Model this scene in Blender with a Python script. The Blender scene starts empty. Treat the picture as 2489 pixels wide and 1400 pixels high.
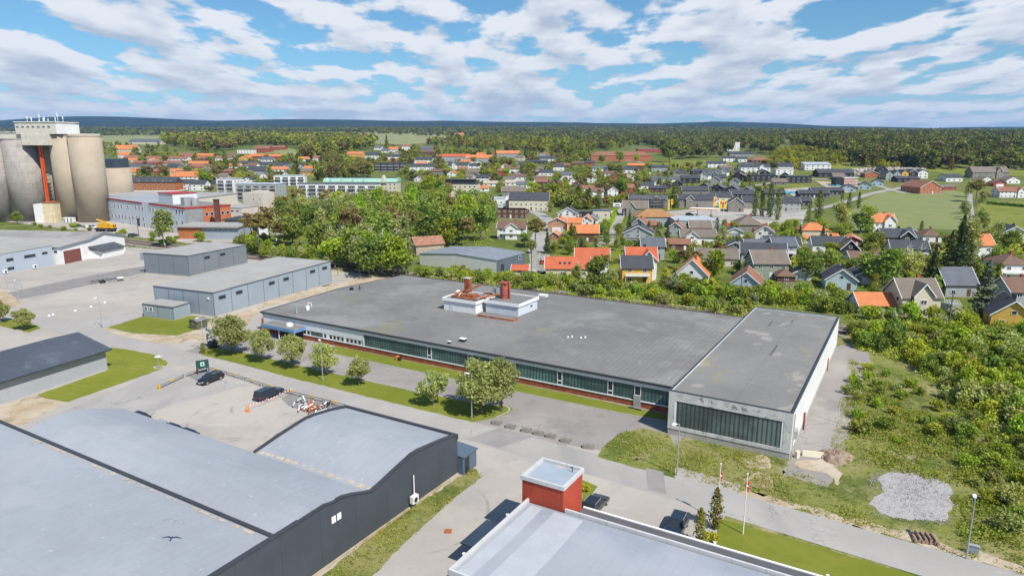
import bpy, bmesh, math, random
import numpy as np
from mathutils import Vector, Matrix
S = bpy.context.scene
C = S.collection
R = math.radians
random.seed(7); rng = np.random.default_rng(7)
# ------------------------------------------------ camera, sky, sun, exposure
F, CX, CY, PIT, EYE = 1650., 1244.5, 700., math.atan(352/1650.), 42.
cam = bpy.data.objects.new('camera', bpy.data.cameras.new('camera')); C.objects.link(cam)
cam.location = (0, 0, EYE); cam.rotation_euler = (math.pi/2 - PIT, 0, 0)
cam.data.sensor_width = 36; cam.data.lens = 36*F/2489; cam.data.clip_start = 1; cam.data.clip_end = 60000
S.camera = cam
SUN_EL, SUN_AZ = R(50), R(142.3)
sd = Vector((math.sin(SUN_AZ)*math.cos(SUN_EL), math.cos(SUN_AZ)*math.cos(SUN_EL), math.sin(SUN_EL)))
sun = bpy.data.objects.new('sun', bpy.data.lights.new('sun', 'SUN')); C.objects.link(sun)
sun.data.energy = 5.0; sun.data.angle = R(.5); sun.data.color = (1, .955, .88)
sun.rotation_euler = sd.to_track_quat('Z', 'Y').to_euler()
S.view_settings.view_transform = 'Standard'; S.view_settings.look = 'None'
S.view_settings.exposure = .22; S.view_settings.gamma = 1
S.cycles.max_bounces = 5; S.cycles.diffuse_bounces = 2; S.cycles.glossy_bounces = 2
S.cycles.transmission_bounces = 3; S.cycles.transparent_max_bounces = 6; S.cycles.volume_bounces = 0
S.cycles.caustics_reflective = False; S.cycles.caustics_refractive = False
S.cycles.use_denoising = True

class NT:
    """tiny node-graph helper"""
    def __init__(s, tree): s.t = tree; tree.nodes.clear()
    def n(s, typ, **kw):
        nd = s.t.nodes.new(typ)
        for k, v in kw.items(): setattr(nd, k, v)
        return nd
    def l(s, a, b): s.t.links.new(a, b)
    def put(s, sock, v):
        if isinstance(v, bpy.types.NodeSocket): s.l(v, sock)
        elif v is not None: sock.default_value = v
    def m(s, op, a, b=None, c=None, clamp=False):
        nd = s.n('ShaderNodeMath', operation=op, use_clamp=clamp)
        s.put(nd.inputs[0], a); s.put(nd.inputs[1], b)
        if c is not None: s.put(nd.inputs[2], c)
        return nd.outputs[0]
    def mix(s, f, a, b, blend='MIX'):
        nd = s.n('ShaderNodeMix', data_type='RGBA', blend_type=blend)
        s.put(nd.inputs[0], f); s.put(nd.inputs[6], c4(a)); s.put(nd.inputs[7], c4(b))
        return nd.outputs[2]
    def noise(s, vec, scale, detail=4, rough=.55, dist=0, dims='3D'):
        nd = s.n('ShaderNodeTexNoise', noise_dimensions=dims)
        if vec is not None: s.l(vec, nd.inputs['Vector'])
        nd.inputs['Scale'].default_value = scale; nd.inputs['Detail'].default_value = detail
        nd.inputs['Roughness'].default_value = rough; nd.inputs['Distortion'].default_value = dist
        return nd.outputs['Fac']
    def ramp(s, v, a, b, lo=0., hi=1.):
        nd = s.n('ShaderNodeMapRange', interpolation_type='SMOOTHSTEP')
        s.put(nd.inputs[0], v)
        for i, x in enumerate((a, b, lo, hi)): nd.inputs[i+1].default_value = x
        return nd.outputs[0]
    def scale(s, vec, v3, rot=0.):
        nd = s.n('ShaderNodeMapping'); s.l(vec, nd.inputs[0]); nd.inputs['Scale'].default_value = v3
        nd.inputs['Rotation'].default_value = (0, 0, rot)
        return nd.outputs[0]
    def sep(s, vec):
        nd = s.n('ShaderNodeSeparateXYZ'); s.l(vec, nd.inputs[0]); return nd.outputs
    def comb(s, x, y, z):
        nd = s.n('ShaderNodeCombineXYZ')
        for i, v in enumerate((x, y, z)): s.put(nd.inputs[i], v)
        return nd.outputs[0]
def c4(v):
    return (*v, 1) if isinstance(v, (tuple, list)) and len(v) == 3 else v
def lin(r, g, b):
    return tuple(((c/255)/12.92 if c/255 <= .04045 else ((c/255+.055)/1.055)**2.4) for c in (r, g, b))

# world: physical sky with a broken layer of fair-weather cloud laid on a plane above the place
W = bpy.data.worlds.new('World'); S.world = W; W.use_nodes = True
w = NT(W.node_tree)
sky = w.n('ShaderNodeTexSky', sky_type='NISHITA', sun_disc=False, sun_elevation=SUN_EL, sun_rotation=SUN_AZ, altitude=100)
sky.air_density = 1.0; sky.dust_density = .3; sky.ozone_density = 2.5
tc = w.n('ShaderNodeTexCoord').outputs['Generated']
x, y, z = w.sep(tc)
zz = w.m('ADD', w.m('MAXIMUM', z, 0.), .13)
def cloudp(k):
    q = w.m('ADD', zz, w.m('MULTIPLY', w.m('MULTIPLY', zz, zz), k))
    return w.comb(w.m('ADD', w.m('DIVIDE', x, q), 4.1), w.m('DIVIDE', y, q), 1.7)
def dens(p):
    p1 = w.scale(p, (3.3, 2.0, 1))
    big = w.noise(p1, .45, 2, .5); mid = w.noise(p1, 1.05, 12, .53, 0.)
    return w.m('ADD', w.m('MULTIPLY', big, .36), w.m('MULTIPLY', mid, .66))
d0 = dens(cloudp(0.)); d1 = dens(cloudp(.36))
cov = w.ramp(z, .0, .15, .075, .008)
d0c = w.m('ADD', d0, cov)
mask = w.ramp(d0c, .482, .545)
edge = w.m('MULTIPLY', w.m('SUBTRACT', d0, d1), 6.)
thick = w.ramp(d0c, .52, .70)
lit = w.m('ADD', w.m('SUBTRACT', .78, w.m('MULTIPLY', thick, .80)), edge, clamp=True)
bright, shade = (8.3, 8.6, 9.1), (4.6, 5.35, 6.6)
cl = w.mix(lit, shade, bright)
skyc = w.mix(1., sky.outputs[0], (.64, .98, 1.13), 'MULTIPLY')
lowhaze = w.ramp(z, -.02, .14, .70, 0.)
skyc = w.mix(lowhaze, skyc, (4.3, 6.2, 8.4))
cl = w.mix(w.ramp(z, .0, .09, .62, 0.), cl, (5.4, 6.7, 8.3))
mask = w.m('MULTIPLY', mask, w.ramp(z, .22, .42, .97, .15))  # cloud thinned overhead, out of view, to lower the ambient light
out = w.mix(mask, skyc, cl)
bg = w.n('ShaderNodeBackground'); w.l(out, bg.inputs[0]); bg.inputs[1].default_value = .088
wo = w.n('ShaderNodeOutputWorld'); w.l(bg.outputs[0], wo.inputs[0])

# ------------------------------------------------ terrain and pixel-to-ground helper
_ky = np.array([-9e4, 520, 640, 740, 900, 1050, 1300, 1800, 2500, 3500, 5000, 6500, 8200, 4e4])
_kl = np.array([0, 0, 2, 6, 16, 25, 34, 44, 62, 92, 142, 170, 150, 150.])
_kr = np.array([0, 0, 5, 16, 27, 33, 41, 54, 74, 98, 125, 140, 130, 130.])
_hx = (np.array([-900, -200, 0, 150, 350, 560, 900, 1080, 1250, 1450, 1600, 1720, 1830, 2000, 2200, 2489, 3200])-CX)/F
_hy = np.array([300, 294, 296, 291, 291, 297, 297, 295, 301, 305, 304, 299, 305, 312, 314, 313, 316])
_fine = np.linspace(0, 12000, 2401)
def _sm(k):
    v = np.interp(_fine, _ky, k); q = np.convolve(np.pad(v, 12, 'edge'), np.ones(25)/25, 'valid')
    wgt = np.clip((_fine-540)/120, 0, 1); return v*(1-wgt)+q*wgt
_fl, _fr = _sm(_kl), _sm(_kr)
def TZ(X, Y):
    X = np.asarray(X, float); Y = np.asarray(Y, float)
    Yc = np.clip(Y, 1, 12000); s = X/np.maximum(Yc, 60)
    wr = np.clip((s-.2)/.3, 0, 1); wr = wr*wr*(3-2*wr)
    base = np.interp(Yc, _fine, _fl)*(1-wr)+np.interp(Yc, _fine, _fr)*wr
    crest = 42+(348-np.interp(s, _hx, _hy))/F*8200
    t = np.clip((Yc-5200)/3000, 0, 1); t = t*t*(3-2*t); t2 = 0*Yc
    b2 = base*(1-t)+crest*t*(1-t2)
    am = np.clip((Yc-900)/2500, 0, 1)
    return b2+am*(4*np.sin(X/310+1)*np.sin(Y/270)+7*np.sin(X/900+Y/1400)*np.sin(Y/610+2)*am) + \
        t*(1-t2)*12*np.sin(X/420+.7*np.sin(Y/300))
def ray(px, py):
    a = (px-CX)/F; b = -(py-CY)/F
    return np.array([a, math.cos(PIT)+b*math.sin(PIT), -math.sin(PIT)+b*math.cos(PIT)])
def G(px, py, z=0.):
    """world point where the photograph's pixel meets height z above the terrain"""
    r = ray(px, py)
    if r[2] < 0:
        t = (z-EYE)/r[2]
        if t*r[1] < 500: return (r[0]*t, r[1]*t, z)
    lo, t = 0, 100.
    while t < 9000:
        if EYE+r[2]*t < TZ(r[0]*t, r[1]*t)+z: break
        lo = t; t *= 1.02
    for _ in range(30):
        m = (lo+t)/2
        if EYE+r[2]*m < TZ(r[0]*m, r[1]*m)+z: t = m
        else: lo = m
    return (r[0]*t, r[1]*t, EYE+r[2]*t)
GA = R(30.6); GU = np.array([math.sin(GA), math.cos(GA)]); GV = np.array([math.cos(GA), -math.sin(GA)])
def gw(v, u): return (GV[0]*v+GU[0]*u, GV[1]*v+GU[1]*u)       # works-grid metres to world
def toG(px, py, z=0.):
    p = G(px, py, z); return (p[0]*GV[0]+p[1]*GV[1], p[0]*GU[0]+p[1]*GU[1])
def ppm(px, py):                                              # pixels per metre at that ground point
    return F/(G(px, py)[1]*math.cos(PIT)+EYE*math.sin(PIT))

# ------------------------------------------------ materials
MATS = {}
def mat(name, col=(.5, .5, .5), rough=.8, var=.12, vs=.5, metal=0., stain=None, lines=None, bump=0., bs=4., wear=None, objvar=0., spec=.3, vstreak=0., coat=0., tex='Object', alt=None):
    if name in MATS: return MATS[name]
    M = bpy.data.materials.new(name); M.use_nodes = True; q = NT(M.node_tree)
    out = q.n('ShaderNodeOutputMaterial'); b = q.n('ShaderNodeBsdfPrincipled'); q.l(b.outputs[0], out.inputs[0])
    b.inputs['Roughness'].default_value = rough; b.inputs['Metallic'].default_value = metal
    b.inputs['Specular IOR Level'].default_value = spec
    if coat: b.inputs['Coat Weight'].default_value = coat
    vec = q.n('ShaderNodeTexCoord').outputs['Object'] if tex == 'Object' else q.n('ShaderNodeNewGeometry').outputs['Position']
    a = tuple(c*(1-var) for c in col); d = tuple(min(1, c*(1+var)) for c in col)
    nz = q.ramp(q.noise(vec, vs, 6, .62), .3, .7)
    c = q.mix(nz, a, d)
    if alt:                                                    # (colour, scale, lo, hi)
        c = q.mix(q.ramp(q.noise(vec, alt[1], 5, .6, .4), alt[2], alt[3]), c, alt[0])
    if var > .02: c = q.mix(q.ramp(q.noise(vec, vs*11, 3, .7), .3, .75, .0, var*1.5), c, tuple(x*.55 for x in col))
    if vstreak:
        st = q.noise(q.scale(vec, (2.2, 2.2, .12)), 1.5, 5, .65)
        c = q.mix(q.ramp(st, .52, .72, 0, vstreak), c, tuple(x*.42 for x in col))
    if stain:                                                  # (colour, scale, lo, hi, amount)
        for sc in (stain if isinstance(stain[0][0], (tuple, list)) else [stain]):
            c = q.mix(q.ramp(q.noise(vec, sc[1], 6, .65, .3), sc[2], sc[3], 0, sc[4]), c, sc[0])
    h = None
    if lines:                                                  # (axis, spacing, width, amount[, bump])
        for ln in (lines if isinstance(lines[0], (tuple, list)) else [lines]):
            co = q.sep(vec)[ln[0]]
            f = q.m('FRACT', q.m('DIVIDE', co, ln[1]))
            k = q.m('LESS_THAN', f, ln[2])
            c = q.mix(q.m('MULTIPLY', k, ln[3]), c, tuple(x*.35 for x in col))
            if len(ln) > 4:
                tri = q.m('ABSOLUTE', q.m('SUBTRACT', f, .5)); h = tri if h is None else q.m('ADD', h, tri)
    if objvar:
        oi = q.n('ShaderNodeObjectInfo').outputs['Random']
        c = q.mix(q.m('MULTIPLY', oi, objvar), c, tuple(x*.5 for x in col))
    q.l(c, b.inputs['Base Color'])
    if bump or h is not None:
        bn = q.n('ShaderNodeBump'); bn.inputs['Strength'].default_value = .5
        hh = q.m('MULTIPLY', q.noise(vec, bs, 4, .6), max(bump, .001))
        if h is not None: hh = q.m('ADD', hh, q.m('MULTIPLY', h, .08))
        q.l(hh, bn.inputs['Height']); bn.inputs['Distance'].default_value = 1.; q.l(bn.outputs[0], b.inputs['Normal'])
    MATS[name] = M
    return M
def leafmat(name, c1, c2, c3=None, hue=.5, trans=.25):
    if name in MATS: return MATS[name]
    M = bpy.data.materials.new(name); M.use_nodes = True; q = NT(M.node_tree)
    out = q.n('ShaderNodeOutputMaterial'); pos = q.n('ShaderNodeNewGeometry')
    oc = q.n('ShaderNodeTexCoord').outputs['Object']
    n1 = q.noise(oc, 9., 2, .6); n2 = q.noise(pos.outputs['Position'], .9, 3, .6)
    c = q.mix(q.ramp(n1, .35, .65), c1, c2)
    c = q.mix(q.ramp(n2, .4, .7, 0, .6), c, c3 or tuple(x*.7 for x in c1))
    r = q.n('ShaderNodeObjectInfo').outputs['Random']
    hs = q.n('ShaderNodeHueSaturation'); q.l(c, hs.inputs['Color'])
    q.l(q.m('ADD', .5-.018*hue, q.m('MULTIPLY', r, .048*hue)), hs.inputs['Hue'])
    q.l(q.m('ADD', .82, q.m('MULTIPLY', q.m('FRACT', q.m('MULTIPLY', r, 7.3)), .6)), hs.inputs['Value'])
    hs.inputs['Saturation'].default_value = 1.0
    d = q.n('ShaderNodeBsdfDiffuse'); t = q.n('ShaderNodeBsdfTranslucent'); g = q.n('ShaderNodeBsdfGlossy')
    g.inputs['Roughness'].default_value = .55; g.inputs['Color'].default_value = (.5, .5, .5, 1)
    q.l(hs.outputs[0], d.inputs[0])
    tcx = q.mix(1., hs.outputs[0], (1.5, 1.5, .5), 'MULTIPLY'); q.l(tcx, t.inputs[0])
    s1 = q.n('ShaderNodeMixShader'); s1.inputs[0].default_value = trans
    q.l(d.outputs[0], s1.inputs[1]); q.l(t.outputs[0], s1.inputs[2])
    s2 = q.n('ShaderNodeMixShader'); s2.inputs[0].default_value = .05
    q.l(s1.outputs[0], s2.inputs[1]); q.l(g.outputs[0], s2.inputs[2]); q.l(s2.outputs[0], out.inputs[0])
    MATS[name] = M
    return M

# ------------------------------------------------ mesh builder
class MB:
    def __init__(s, o=(0, 0, 0)): s.v = []; s.f = []; s.mi = []; s.o = o; s.k = 0
    def add(s, vs, fs):
        n = len(s.v); ox, oy, oz = s.o
        s.v += [(a-ox, b-oy, c-oz) for a, b, c in vs]; s.f += [tuple(i+n for i in f) for f in fs]; s.mi += [s.k]*len(fs)
        return s
    def box(s, x0, x1, y0, y1, z0, z1):
        return s.add([(x0, y0, z0), (x1, y0, z0), (x1, y1, z0), (x0, y1, z0), (x0, y0, z1), (x1, y0, z1), (x1, y1, z1), (x0, y1, z1)],
                     [(0, 3, 2, 1), (4, 5, 6, 7), (0, 1, 5, 4), (1, 2, 6, 5), (2, 3, 7, 6), (3, 0, 4, 7)])
    def prism(s, pts, z0, z1):
        """polygon pts (ccw) from z0 to z1; z1 may be a list"""
        n = len(pts); zt = z1 if isinstance(z1, (list, tuple)) else [z1]*n; zb = z0 if isinstance(z0, (list, tuple)) else [z0]*n
        return s.add([(p[0], p[1], zb[i]) for i, p in enumerate(pts)]+[(p[0], p[1], zt[i]) for i, p in enumerate(pts)],
                     [tuple(range(n-1, -1, -1)), tuple(range(n, 2*n))]+[(i, (i+1) % n, n+(i+1) % n, n+i) for i in range(n)])
    def ext(s, prof, x0, x1, axis=0):
        """profile of (y,z) extruded along x (axis 0) or (x,z) along y (axis 1)"""
        n = len(prof)
        a = [(x0, p[0], p[1]) for p in prof]+[(x1, p[0], p[1]) for p in prof]
        if axis: a = [(q[1], q[0], q[2]) for q in a]
        return s.add(a, [tuple(range(n)), tuple(range(2*n-1, n-1, -1))]+[(i, n+i, n+(i+1) % n, (i+1) % n) for i in range(n)])
    def cyl(s, x, y, r, z0, z1, n=12, r2=None):
        r2 = r if r2 is None else r2
        a = [(x+r*math.cos(2*math.pi*i/n), y+r*math.sin(2*math.pi*i/n), z0) for i in range(n)]
        b = [(x+r2*math.cos(2*math.pi*i/n), y+r2*math.sin(2*math.pi*i/n), z1) for i in range(n)]
        return s.add(a+b, [tuple(range(n-1, -1, -1)), tuple(range(n, 2*n))]+[(i, (i+1) % n, n+(i+1) % n, n+i) for i in range(n)])
    def tube(s, p, q, r, r2=None, n=6):
        p, q = Vector(p), Vector(q); d = (q-p).normalized(); r2 = r if r2 is None else r2
        a = d.orthogonal().normalized(); b = d.cross(a)
        vs = [tuple(c+(a*math.cos(2*math.pi*i/n)+b*math.sin(2*math.pi*i/n))*rr) for c, rr in ((p, r), (q, r2)) for i in range(n)]
        return s.add(vs, [tuple(range(n-1, -1, -1)), tuple(range(n, 2*n))]+[(i, (i+1) % n, n+(i+1) % n, n+i) for i in range(n)])
    def quad(s, a, b, c, d): return s.add([a, b, c, d], [(0, 1, 2, 3)])
    def mesh(s, name, mats, smooth=False):
        m = bpy.data.meshes.new(name); m.from_pydata(s.v, [], s.f)
        for x in (mats if isinstance(mats, (list, tuple)) else [mats]): m.materials.append(x)
        if any(s.mi): m.polygons.foreach_set('material_index', s.mi)
        bm = bmesh.new(); bm.from_mesh(m); bmesh.ops.recalc_face_normals(bm, faces=bm.faces); bm.to_mesh(m); bm.free()
        if smooth: m.polygons.foreach_set('use_smooth', [True]*len(m.polygons))
        m.update(); return m
    def build(s, name, mats, parent=None, smooth=False, label=None):
        return ob(name, s.mesh(name, mats, smooth), parent, label)
def ob(name, mesh, parent=None, label=None):
    o = bpy.data.objects.new(name, mesh); C.objects.link(o)
    if parent is not None: o.parent = parent
    if label: o['label'] = label
    return o
def tag(o, label=None, cat=None, group=None, kind=None):
    if label: o['label'] = label
    if cat: o['category'] = cat
    if group: o['group'] = group
    if kind: o['kind'] = kind
    return o
def thing(name, label, cat, loc=(0, 0, 0), rz=0., group=None):
    o = bpy.data.objects.new(name, None); C.objects.link(o); o.empty_display_size = .5
    o.location = loc; o.rotation_euler = (0, 0, rz)
    return tag(o, label, cat, group)
def gthing(name, label, cat, v, u, z=0., group=None):
    x, y = gw(v, u); o = thing(name, label, cat, (x, y, z), -GA, group); o['_'] = 0; del o['_']; return o
def dup(root, loc, rz, label=None, group=None, sc=None):
    r = root.copy(); C.objects.link(r); r.location = loc; r.rotation_euler = (0, 0, rz)
    if sc is not None: r.scale = (sc,)*3 if not isinstance(sc, tuple) else sc
    if label: r['label'] = label
    if group: r['group'] = group
    for ch in list(root.children):
        c = ch.copy(); C.objects.link(c); c.parent = r
        for g in ch.children:
            d = g.copy(); C.objects.link(d); d.parent = c
    return r
def sheet(name, pts, z, m, kind='structure', step=None, rough=0., label=None):
    """flat ground sheet from world xy points, draped z above the terrain"""
    P = []
    n = len(pts)
    for i in range(n):
        a, b = np.array(pts[i][:2]), np.array(pts[(i+1) % n][:2]); L = np.linalg.norm(b-a)
        k = max(1, int(L/(step or 1e9))) if not rough else max(1, int(L/(.8 if rough < .35 else 1.2)))
        for j in range(k):
            p = a+(b-a)*j/k
            if rough and j: p = p+rng.normal(0, rough, 2)
            P.append(p)
    bm = bmesh.new(); vs = [bm.verts.new((p[0], p[1], 0)) for p in P]
    bm.faces.new(vs); bmesh.ops.triangulate(bm, faces=bm.faces)
    if step:
        for _ in range(6):
            es = [e for e in bm.edges if e.calc_length() > step*1.5]
            if not es: break
            bmesh.ops.subdivide_edges(bm, edges=es, cuts=1); bmesh.ops.triangulate(bm, faces=[f for f in bm.faces if len(f.verts) > 3])
    for v in bm.verts: v.co.z = float(TZ(v.co.x, v.co.y))+z if v.co.y > 480 else z
    bmesh.ops.recalc_face_normals(bm, faces=bm.faces)
    if sum(f.normal.z for f in bm.faces) < 0: bmesh.ops.reverse_faces(bm, faces=bm.faces)
    me = bpy.data.meshes.new(name); bm.to_mesh(me); bm.free(); me.materials.append(m)
    return tag(ob(name, me), label, None, None, kind)
def pix(*pts, z=0.): return [G(a, b, z) for a, b in pts]
def grid(*pts): return [gw(v, u) for v, u in pts]
def strip(name, pts, wd, z, m, step=None, kind='structure'):
    """road ribbon along world points"""
    P = [np.array(p[:2]) for p in pts]; Q = []
    for i in range(len(P)-1):
        k = max(1, int(np.linalg.norm(P[i+1]-P[i])/(step or 12)))
        Q += [P[i]+(P[i+1]-P[i])*j/k for j in range(k)]
    Q.append(P[-1]); Q = np.array(Q)
    for _ in range(3): Q[1:-1] = (Q[:-2]+2*Q[1:-1]+Q[2:])/4
    T = np.gradient(Q, axis=0); T /= np.linalg.norm(T, axis=1)[:, None]; N = np.stack([-T[:, 1], T[:, 0]], 1)
    L, Rr = Q+N*wd/2, Q-N*wd/2; b = MB(); n = len(Q)
    zz = lambda p: (float(TZ(p[0], p[1])) if p[1] > 480 else 0)+z
    b.add([(p[0], p[1], zz(p)) for p in L]+[(p[0], p[1], zz(p)) for p in Rr], [(i, n+i, n+i+1, i+1) for i in range(n-1)])
    return tag(b.build(name, m), None, None, None, kind)
# ------------------------------------------------ ground materials
def groundmat(name, cols, scales, bump=.05, rough=.95, extra=None):
    """cols: base, then (colour, scale, lo, hi, amount) overlays in world space"""
    M = bpy.data.materials.new(name); M.use_nodes = True; q = NT(M.node_tree)
    out = q.n('ShaderNodeOutputMaterial'); b = q.n('ShaderNodeBsdfPrincipled'); q.l(b.outputs[0], out.inputs[0])
    b.inputs['Roughness'].default_value = rough; b.inputs['Specular IOR Level'].default_value = .15
    p = q.n('ShaderNodeNewGeometry').outputs['Position']
    c = c4(cols)
    for s in scales:
        pv = q.scale(p, s[5], s[6]) if len(s) > 5 else p
        c = q.mix(q.ramp(q.noise(pv, s[1], 5, .62, .2), s[2], s[3], 0, s[4]), c, s[0])
    if extra: c = extra(q, p, c)
    q.l(c, b.inputs['Base Color'])
    bn = q.n('ShaderNodeBump'); bn.inputs['Distance'].default_value = 1.; bn.inputs['Strength'].default_value = .6
    q.l(q.m('MULTIPLY', q.noise(p, 2.2, 6, .7), bump), bn.inputs['Height']); q.l(bn.outputs[0], b.inputs['Normal'])
    return M
def rings(lst):
    def ex(q, p, c):
        for (px, py, r, wd) in lst:
            X, Y, _ = G(px, py); sx, sy, _ = q.sep(p)
            d = q.m('SQRT', q.m('ADD', q.m('POWER', q.m('SUBTRACT', sx, X), 2.), q.m('POWER', q.m('SUBTRACT', sy, Y), 2.)))
            e = q.m('ABSOLUTE', q.m('SUBTRACT', d, r))
            k = q.ramp(e, wd*.3, wd, .8, 0.)
            k = q.m('MULTIPLY', k, q.ramp(q.noise(p, .22, 2, .5), .48, .6))
            c = q.mix(q.m('MULTIPLY', k, .6), c, (.18, .17, .16))
        return c
    return ex
def cracks(nxt=None, amt=.5):
    def ex(q, p, c):
        if nxt: c = nxt(q, p, c)
        v = q.n('ShaderNodeTexVoronoi', feature='DISTANCE_TO_EDGE'); pv = q.n('ShaderNodeVectorMath', operation='ADD'); q.l(p, pv.inputs[0])
        nz = q.n('ShaderNodeTexNoise'); q.l(p, nz.inputs['Vector']); nz.inputs['Scale'].default_value = .35; nz.inputs['Detail'].default_value = 4
        sc = q.n('ShaderNodeVectorMath', operation='SCALE'); q.l(nz.outputs['Color'], sc.inputs[0]); sc.inputs['Scale'].default_value = 5.; q.l(sc.outputs[0], pv.inputs[1])
        q.l(pv.outputs[0], v.inputs['Vector']); v.inputs['Scale'].default_value = .13
        k = q.ramp(v.outputs['Distance'], .004, .013, amt, 0.)
        k = q.m('MULTIPLY', k, q.ramp(q.noise(p, .05, 2), .45, .6))
        return q.mix(k, c, (.12, .115, .11))
    return ex
def mow(rot, sp, amt, col):
    def ex(q, p, c):
        s = q.sep(q.scale(p, (1, 1, 1), rot))[1]
        wv = q.m('SINE', q.m('ADD', q.m('MULTIPLY', s, 2*math.pi/sp), q.m('MULTIPLY', q.noise(p, .15, 2), 5.)))
        return q.mix(q.ramp(wv, -.6, .6, 0, amt), c, col)
    return ex
m_town = groundmat('town_grass', (.13, .16, .03), [((.15, .16, .045), .02, .4, .6, .7), ((.06, .10, .018), .07, .45, .65, .8), ((.24, .22, .17), .035, .58, .64, .7), ((.05, .075, .02), .5, .45, .7, .5)], .12)
m_rough = groundmat('rough_grass', (.195, .215, .05), [((.27, .245, .10), .09, .40, .60, .85), ((.085, .12, .02), .16, .48, .62, .8), ((.38, .32, .20), .20, .56, .66, .8), ((.045, .065, .015), 1.3, .5, .7, .8), ((.26, .26, .08), 3., .55, .75, .6)], .35)
m_lawn = groundmat('mown_lawn', (.155, .182, .02), [((.215, .215, .04), .12, .4, .65, .7), ((.115, .145, .018), .3, .5, .7, .6), ((.10, .13, .02), 4., .5, .75, .5)], .03, extra=mow(-GA+math.pi/2+.05, 1.6, .22, (.145, .18, .02)))
m_lawn2 = groundmat('mown_lawn_stripes', (.185, .205, .024), [((.25, .24, .05), .1, .4, .65, .6), ((.12, .15, .02), .25, .5, .7, .6), ((.10, .13, .02), 4., .5, .75, .4)], .03, extra=mow(R(22), 1.7, .35, (.145, .18, .02)))
m_road = groundmat('road_asphalt', (.345, .325, .305), [((.42, .40, .375), .05, .4, .65, .7), ((.27, .26, .25), .11, .52, .68, .5, (1, .12, 1), -math.pi/2+GA), ((.29, .275, .26), 1.4, .5, .8, .4), ((.5, .46, .40), .4, .66, .72, .5)], .012, extra=cracks(None, .45))
m_yard = groundmat('gravel_yard', (.37, .34, .305), [((.46, .415, .37), .035, .4, .62, .8), ((.33, .31, .29), .09, .5, .66, .7), ((.46, .36, .26), .06, .62, .7, .45), ((.30, .28, .26), 1.1, .5, .8, .45), ((.53, .50, .46), .5, .6, .75, .5, (.25, 1, 1), -GA)], .02,
                   extra=rings([(650, 985, 5.5, .35), (600, 1010, 8.5, .3), (700, 1060, 3.2, .3), (712, 1057, 2.6, .25), (560, 1000, 12., .35), (1000, 1240, 9., .3)]))
m_lot = groundmat('worn_asphalt', (.275, .25, .235), [((.36, .33, .30), .05, .42, .62, .8), ((.215, .20, .19), .12, .52, .66, .7), ((.45, .41, .36), .3, .62, .72, .5, (.3, 1, 1), .4), ((.20, .19, .18), 1.6, .55, .75, .5)], .015,
                  extra=cracks(None, .7))
m_dirt = groundmat('bare_soil', (.42, .33, .225), [((.50, .43, .34), .15, .4, .6, .8), ((.26, .21, .12), .4, .5, .65, .7), ((.20, .20, .06), .6, .6, .7, .6)], .1)
m_gravel = groundmat('crushed_stone', (.35, .335, .325), [((.56, .545, .54), 8., .45, .65, .8), ((.20, .195, .19), 6.5, .52, .68, .8), ((.40, .37, .34), .3, .5, .7, .5)], .25)
m_dark = groundmat('fresh_asphalt', (.225, .215, .21), [((.28, .265, .25), .3, .4, .65, .7)], .01)
m_patch = groundmat('patch_asphalt', (.265, .25, .24), [((.33, .315, .3), .2, .4, .65, .7)], .01)
m_ballast = groundmat('rail_ballast', (.27, .23, .20), [((.36, .31, .27), .4, .4, .6, .7), ((.15, .16, .05), .12, .55, .62, .6)], .1)
def hillmat():
    def ex(q, p, c):
        f = q.sep(p)[1]
        return q.mix(q.ramp(f, 3200., 5200.), c, q.mix(q.ramp(q.noise(p, .0035, 6, .6), .4, .6), (.010, .024, .016), (.026, .042, .022)))  # far hills painted darker and bluer: part of the haze is in the colour
    return groundmat('landscape', (.125, .155, .03), [((.18, .185, .055), .02, .4, .6, .7), ((.075, .11, .02), .07, .45, .65, .8), ((.24, .22, .17), .035, .6, .66, .55), ((.05, .075, .02), .5, .45, .7, .5), ((.19, .19, .06), .004, .5, .6, .5)], .12, extra=ex)
# one ground sheet to the horizon
ys = np.concatenate([np.arange(-160, 480, 40), np.arange(480, 2600, 20), np.arange(2600, 6000, 60), np.arange(6000, 12001, 110)])
ss = np.linspace(-1.15, 1.15, 185)
vv = np.array([(s*max(y_, 260)*1., y_, 0) for y_ in ys for s in ss]); vv[:, 2] = np.where(vv[:, 1] > 480, TZ(vv[:, 0], vv[:, 1]), 0)
nn = len(ss); ff = [(i*nn+j, i*nn+j+1, (i+1)*nn+j+1, (i+1)*nn+j) for i in range(len(ys)-1) for j in range(nn-1)]
me = bpy.data.meshes.new('ground'); me.from_pydata(vv.tolist(), [], ff); me.materials.append(hillmat())
me.polygons.foreach_set('use_smooth', [True]*len(ff)); tag(ob('ground', me), None, None, None, 'structure')

# near ground sheets, each a few mm above the one below
sheet('rough_ground', grid((-30, 40), (120, 40), (120, 175), (-160, 175), (-160, 160), (-30, 160)), .004, m_rough, rough=.3)
sheet('rail_bed', grid((-320, 162), (140, 162), (140, 173), (-320, 173)), .006, m_ballast, rough=.35)
sheet('yard', grid((-340, 5), (-40, 5), (-27.5, 30), (-27.5, 75.6), (-340, 75.6)), .008, m_yard, rough=.1)
sheet('yard', grid((-340, 81), (-126.5, 80.5), (-126, 152), (-150, 163), (-240, 164), (-340, 150)), .008, m_yard, rough=.25)
sheet('factory_apron', grid((-126.5, 81), (-34, 81), (-27, 84), (-25.5, 90), (-25.5, 100), (-126.5, 101)), .012, m_lot, rough=.12)
sheet('side_lane', grid((-11, 87.5), (-5.6, 87), (-4.6, 110), (-4.5, 150), (-7.2, 160), (-12, 152)), .010, m_lot, rough=.2)
sheet('silo_yard', grid((-520, 178), (-290, 178), (-262, 178), (-250, 190), (-262, 225), (-300, 300), (-520, 300)), .008, m_yard, rough=.3)
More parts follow.
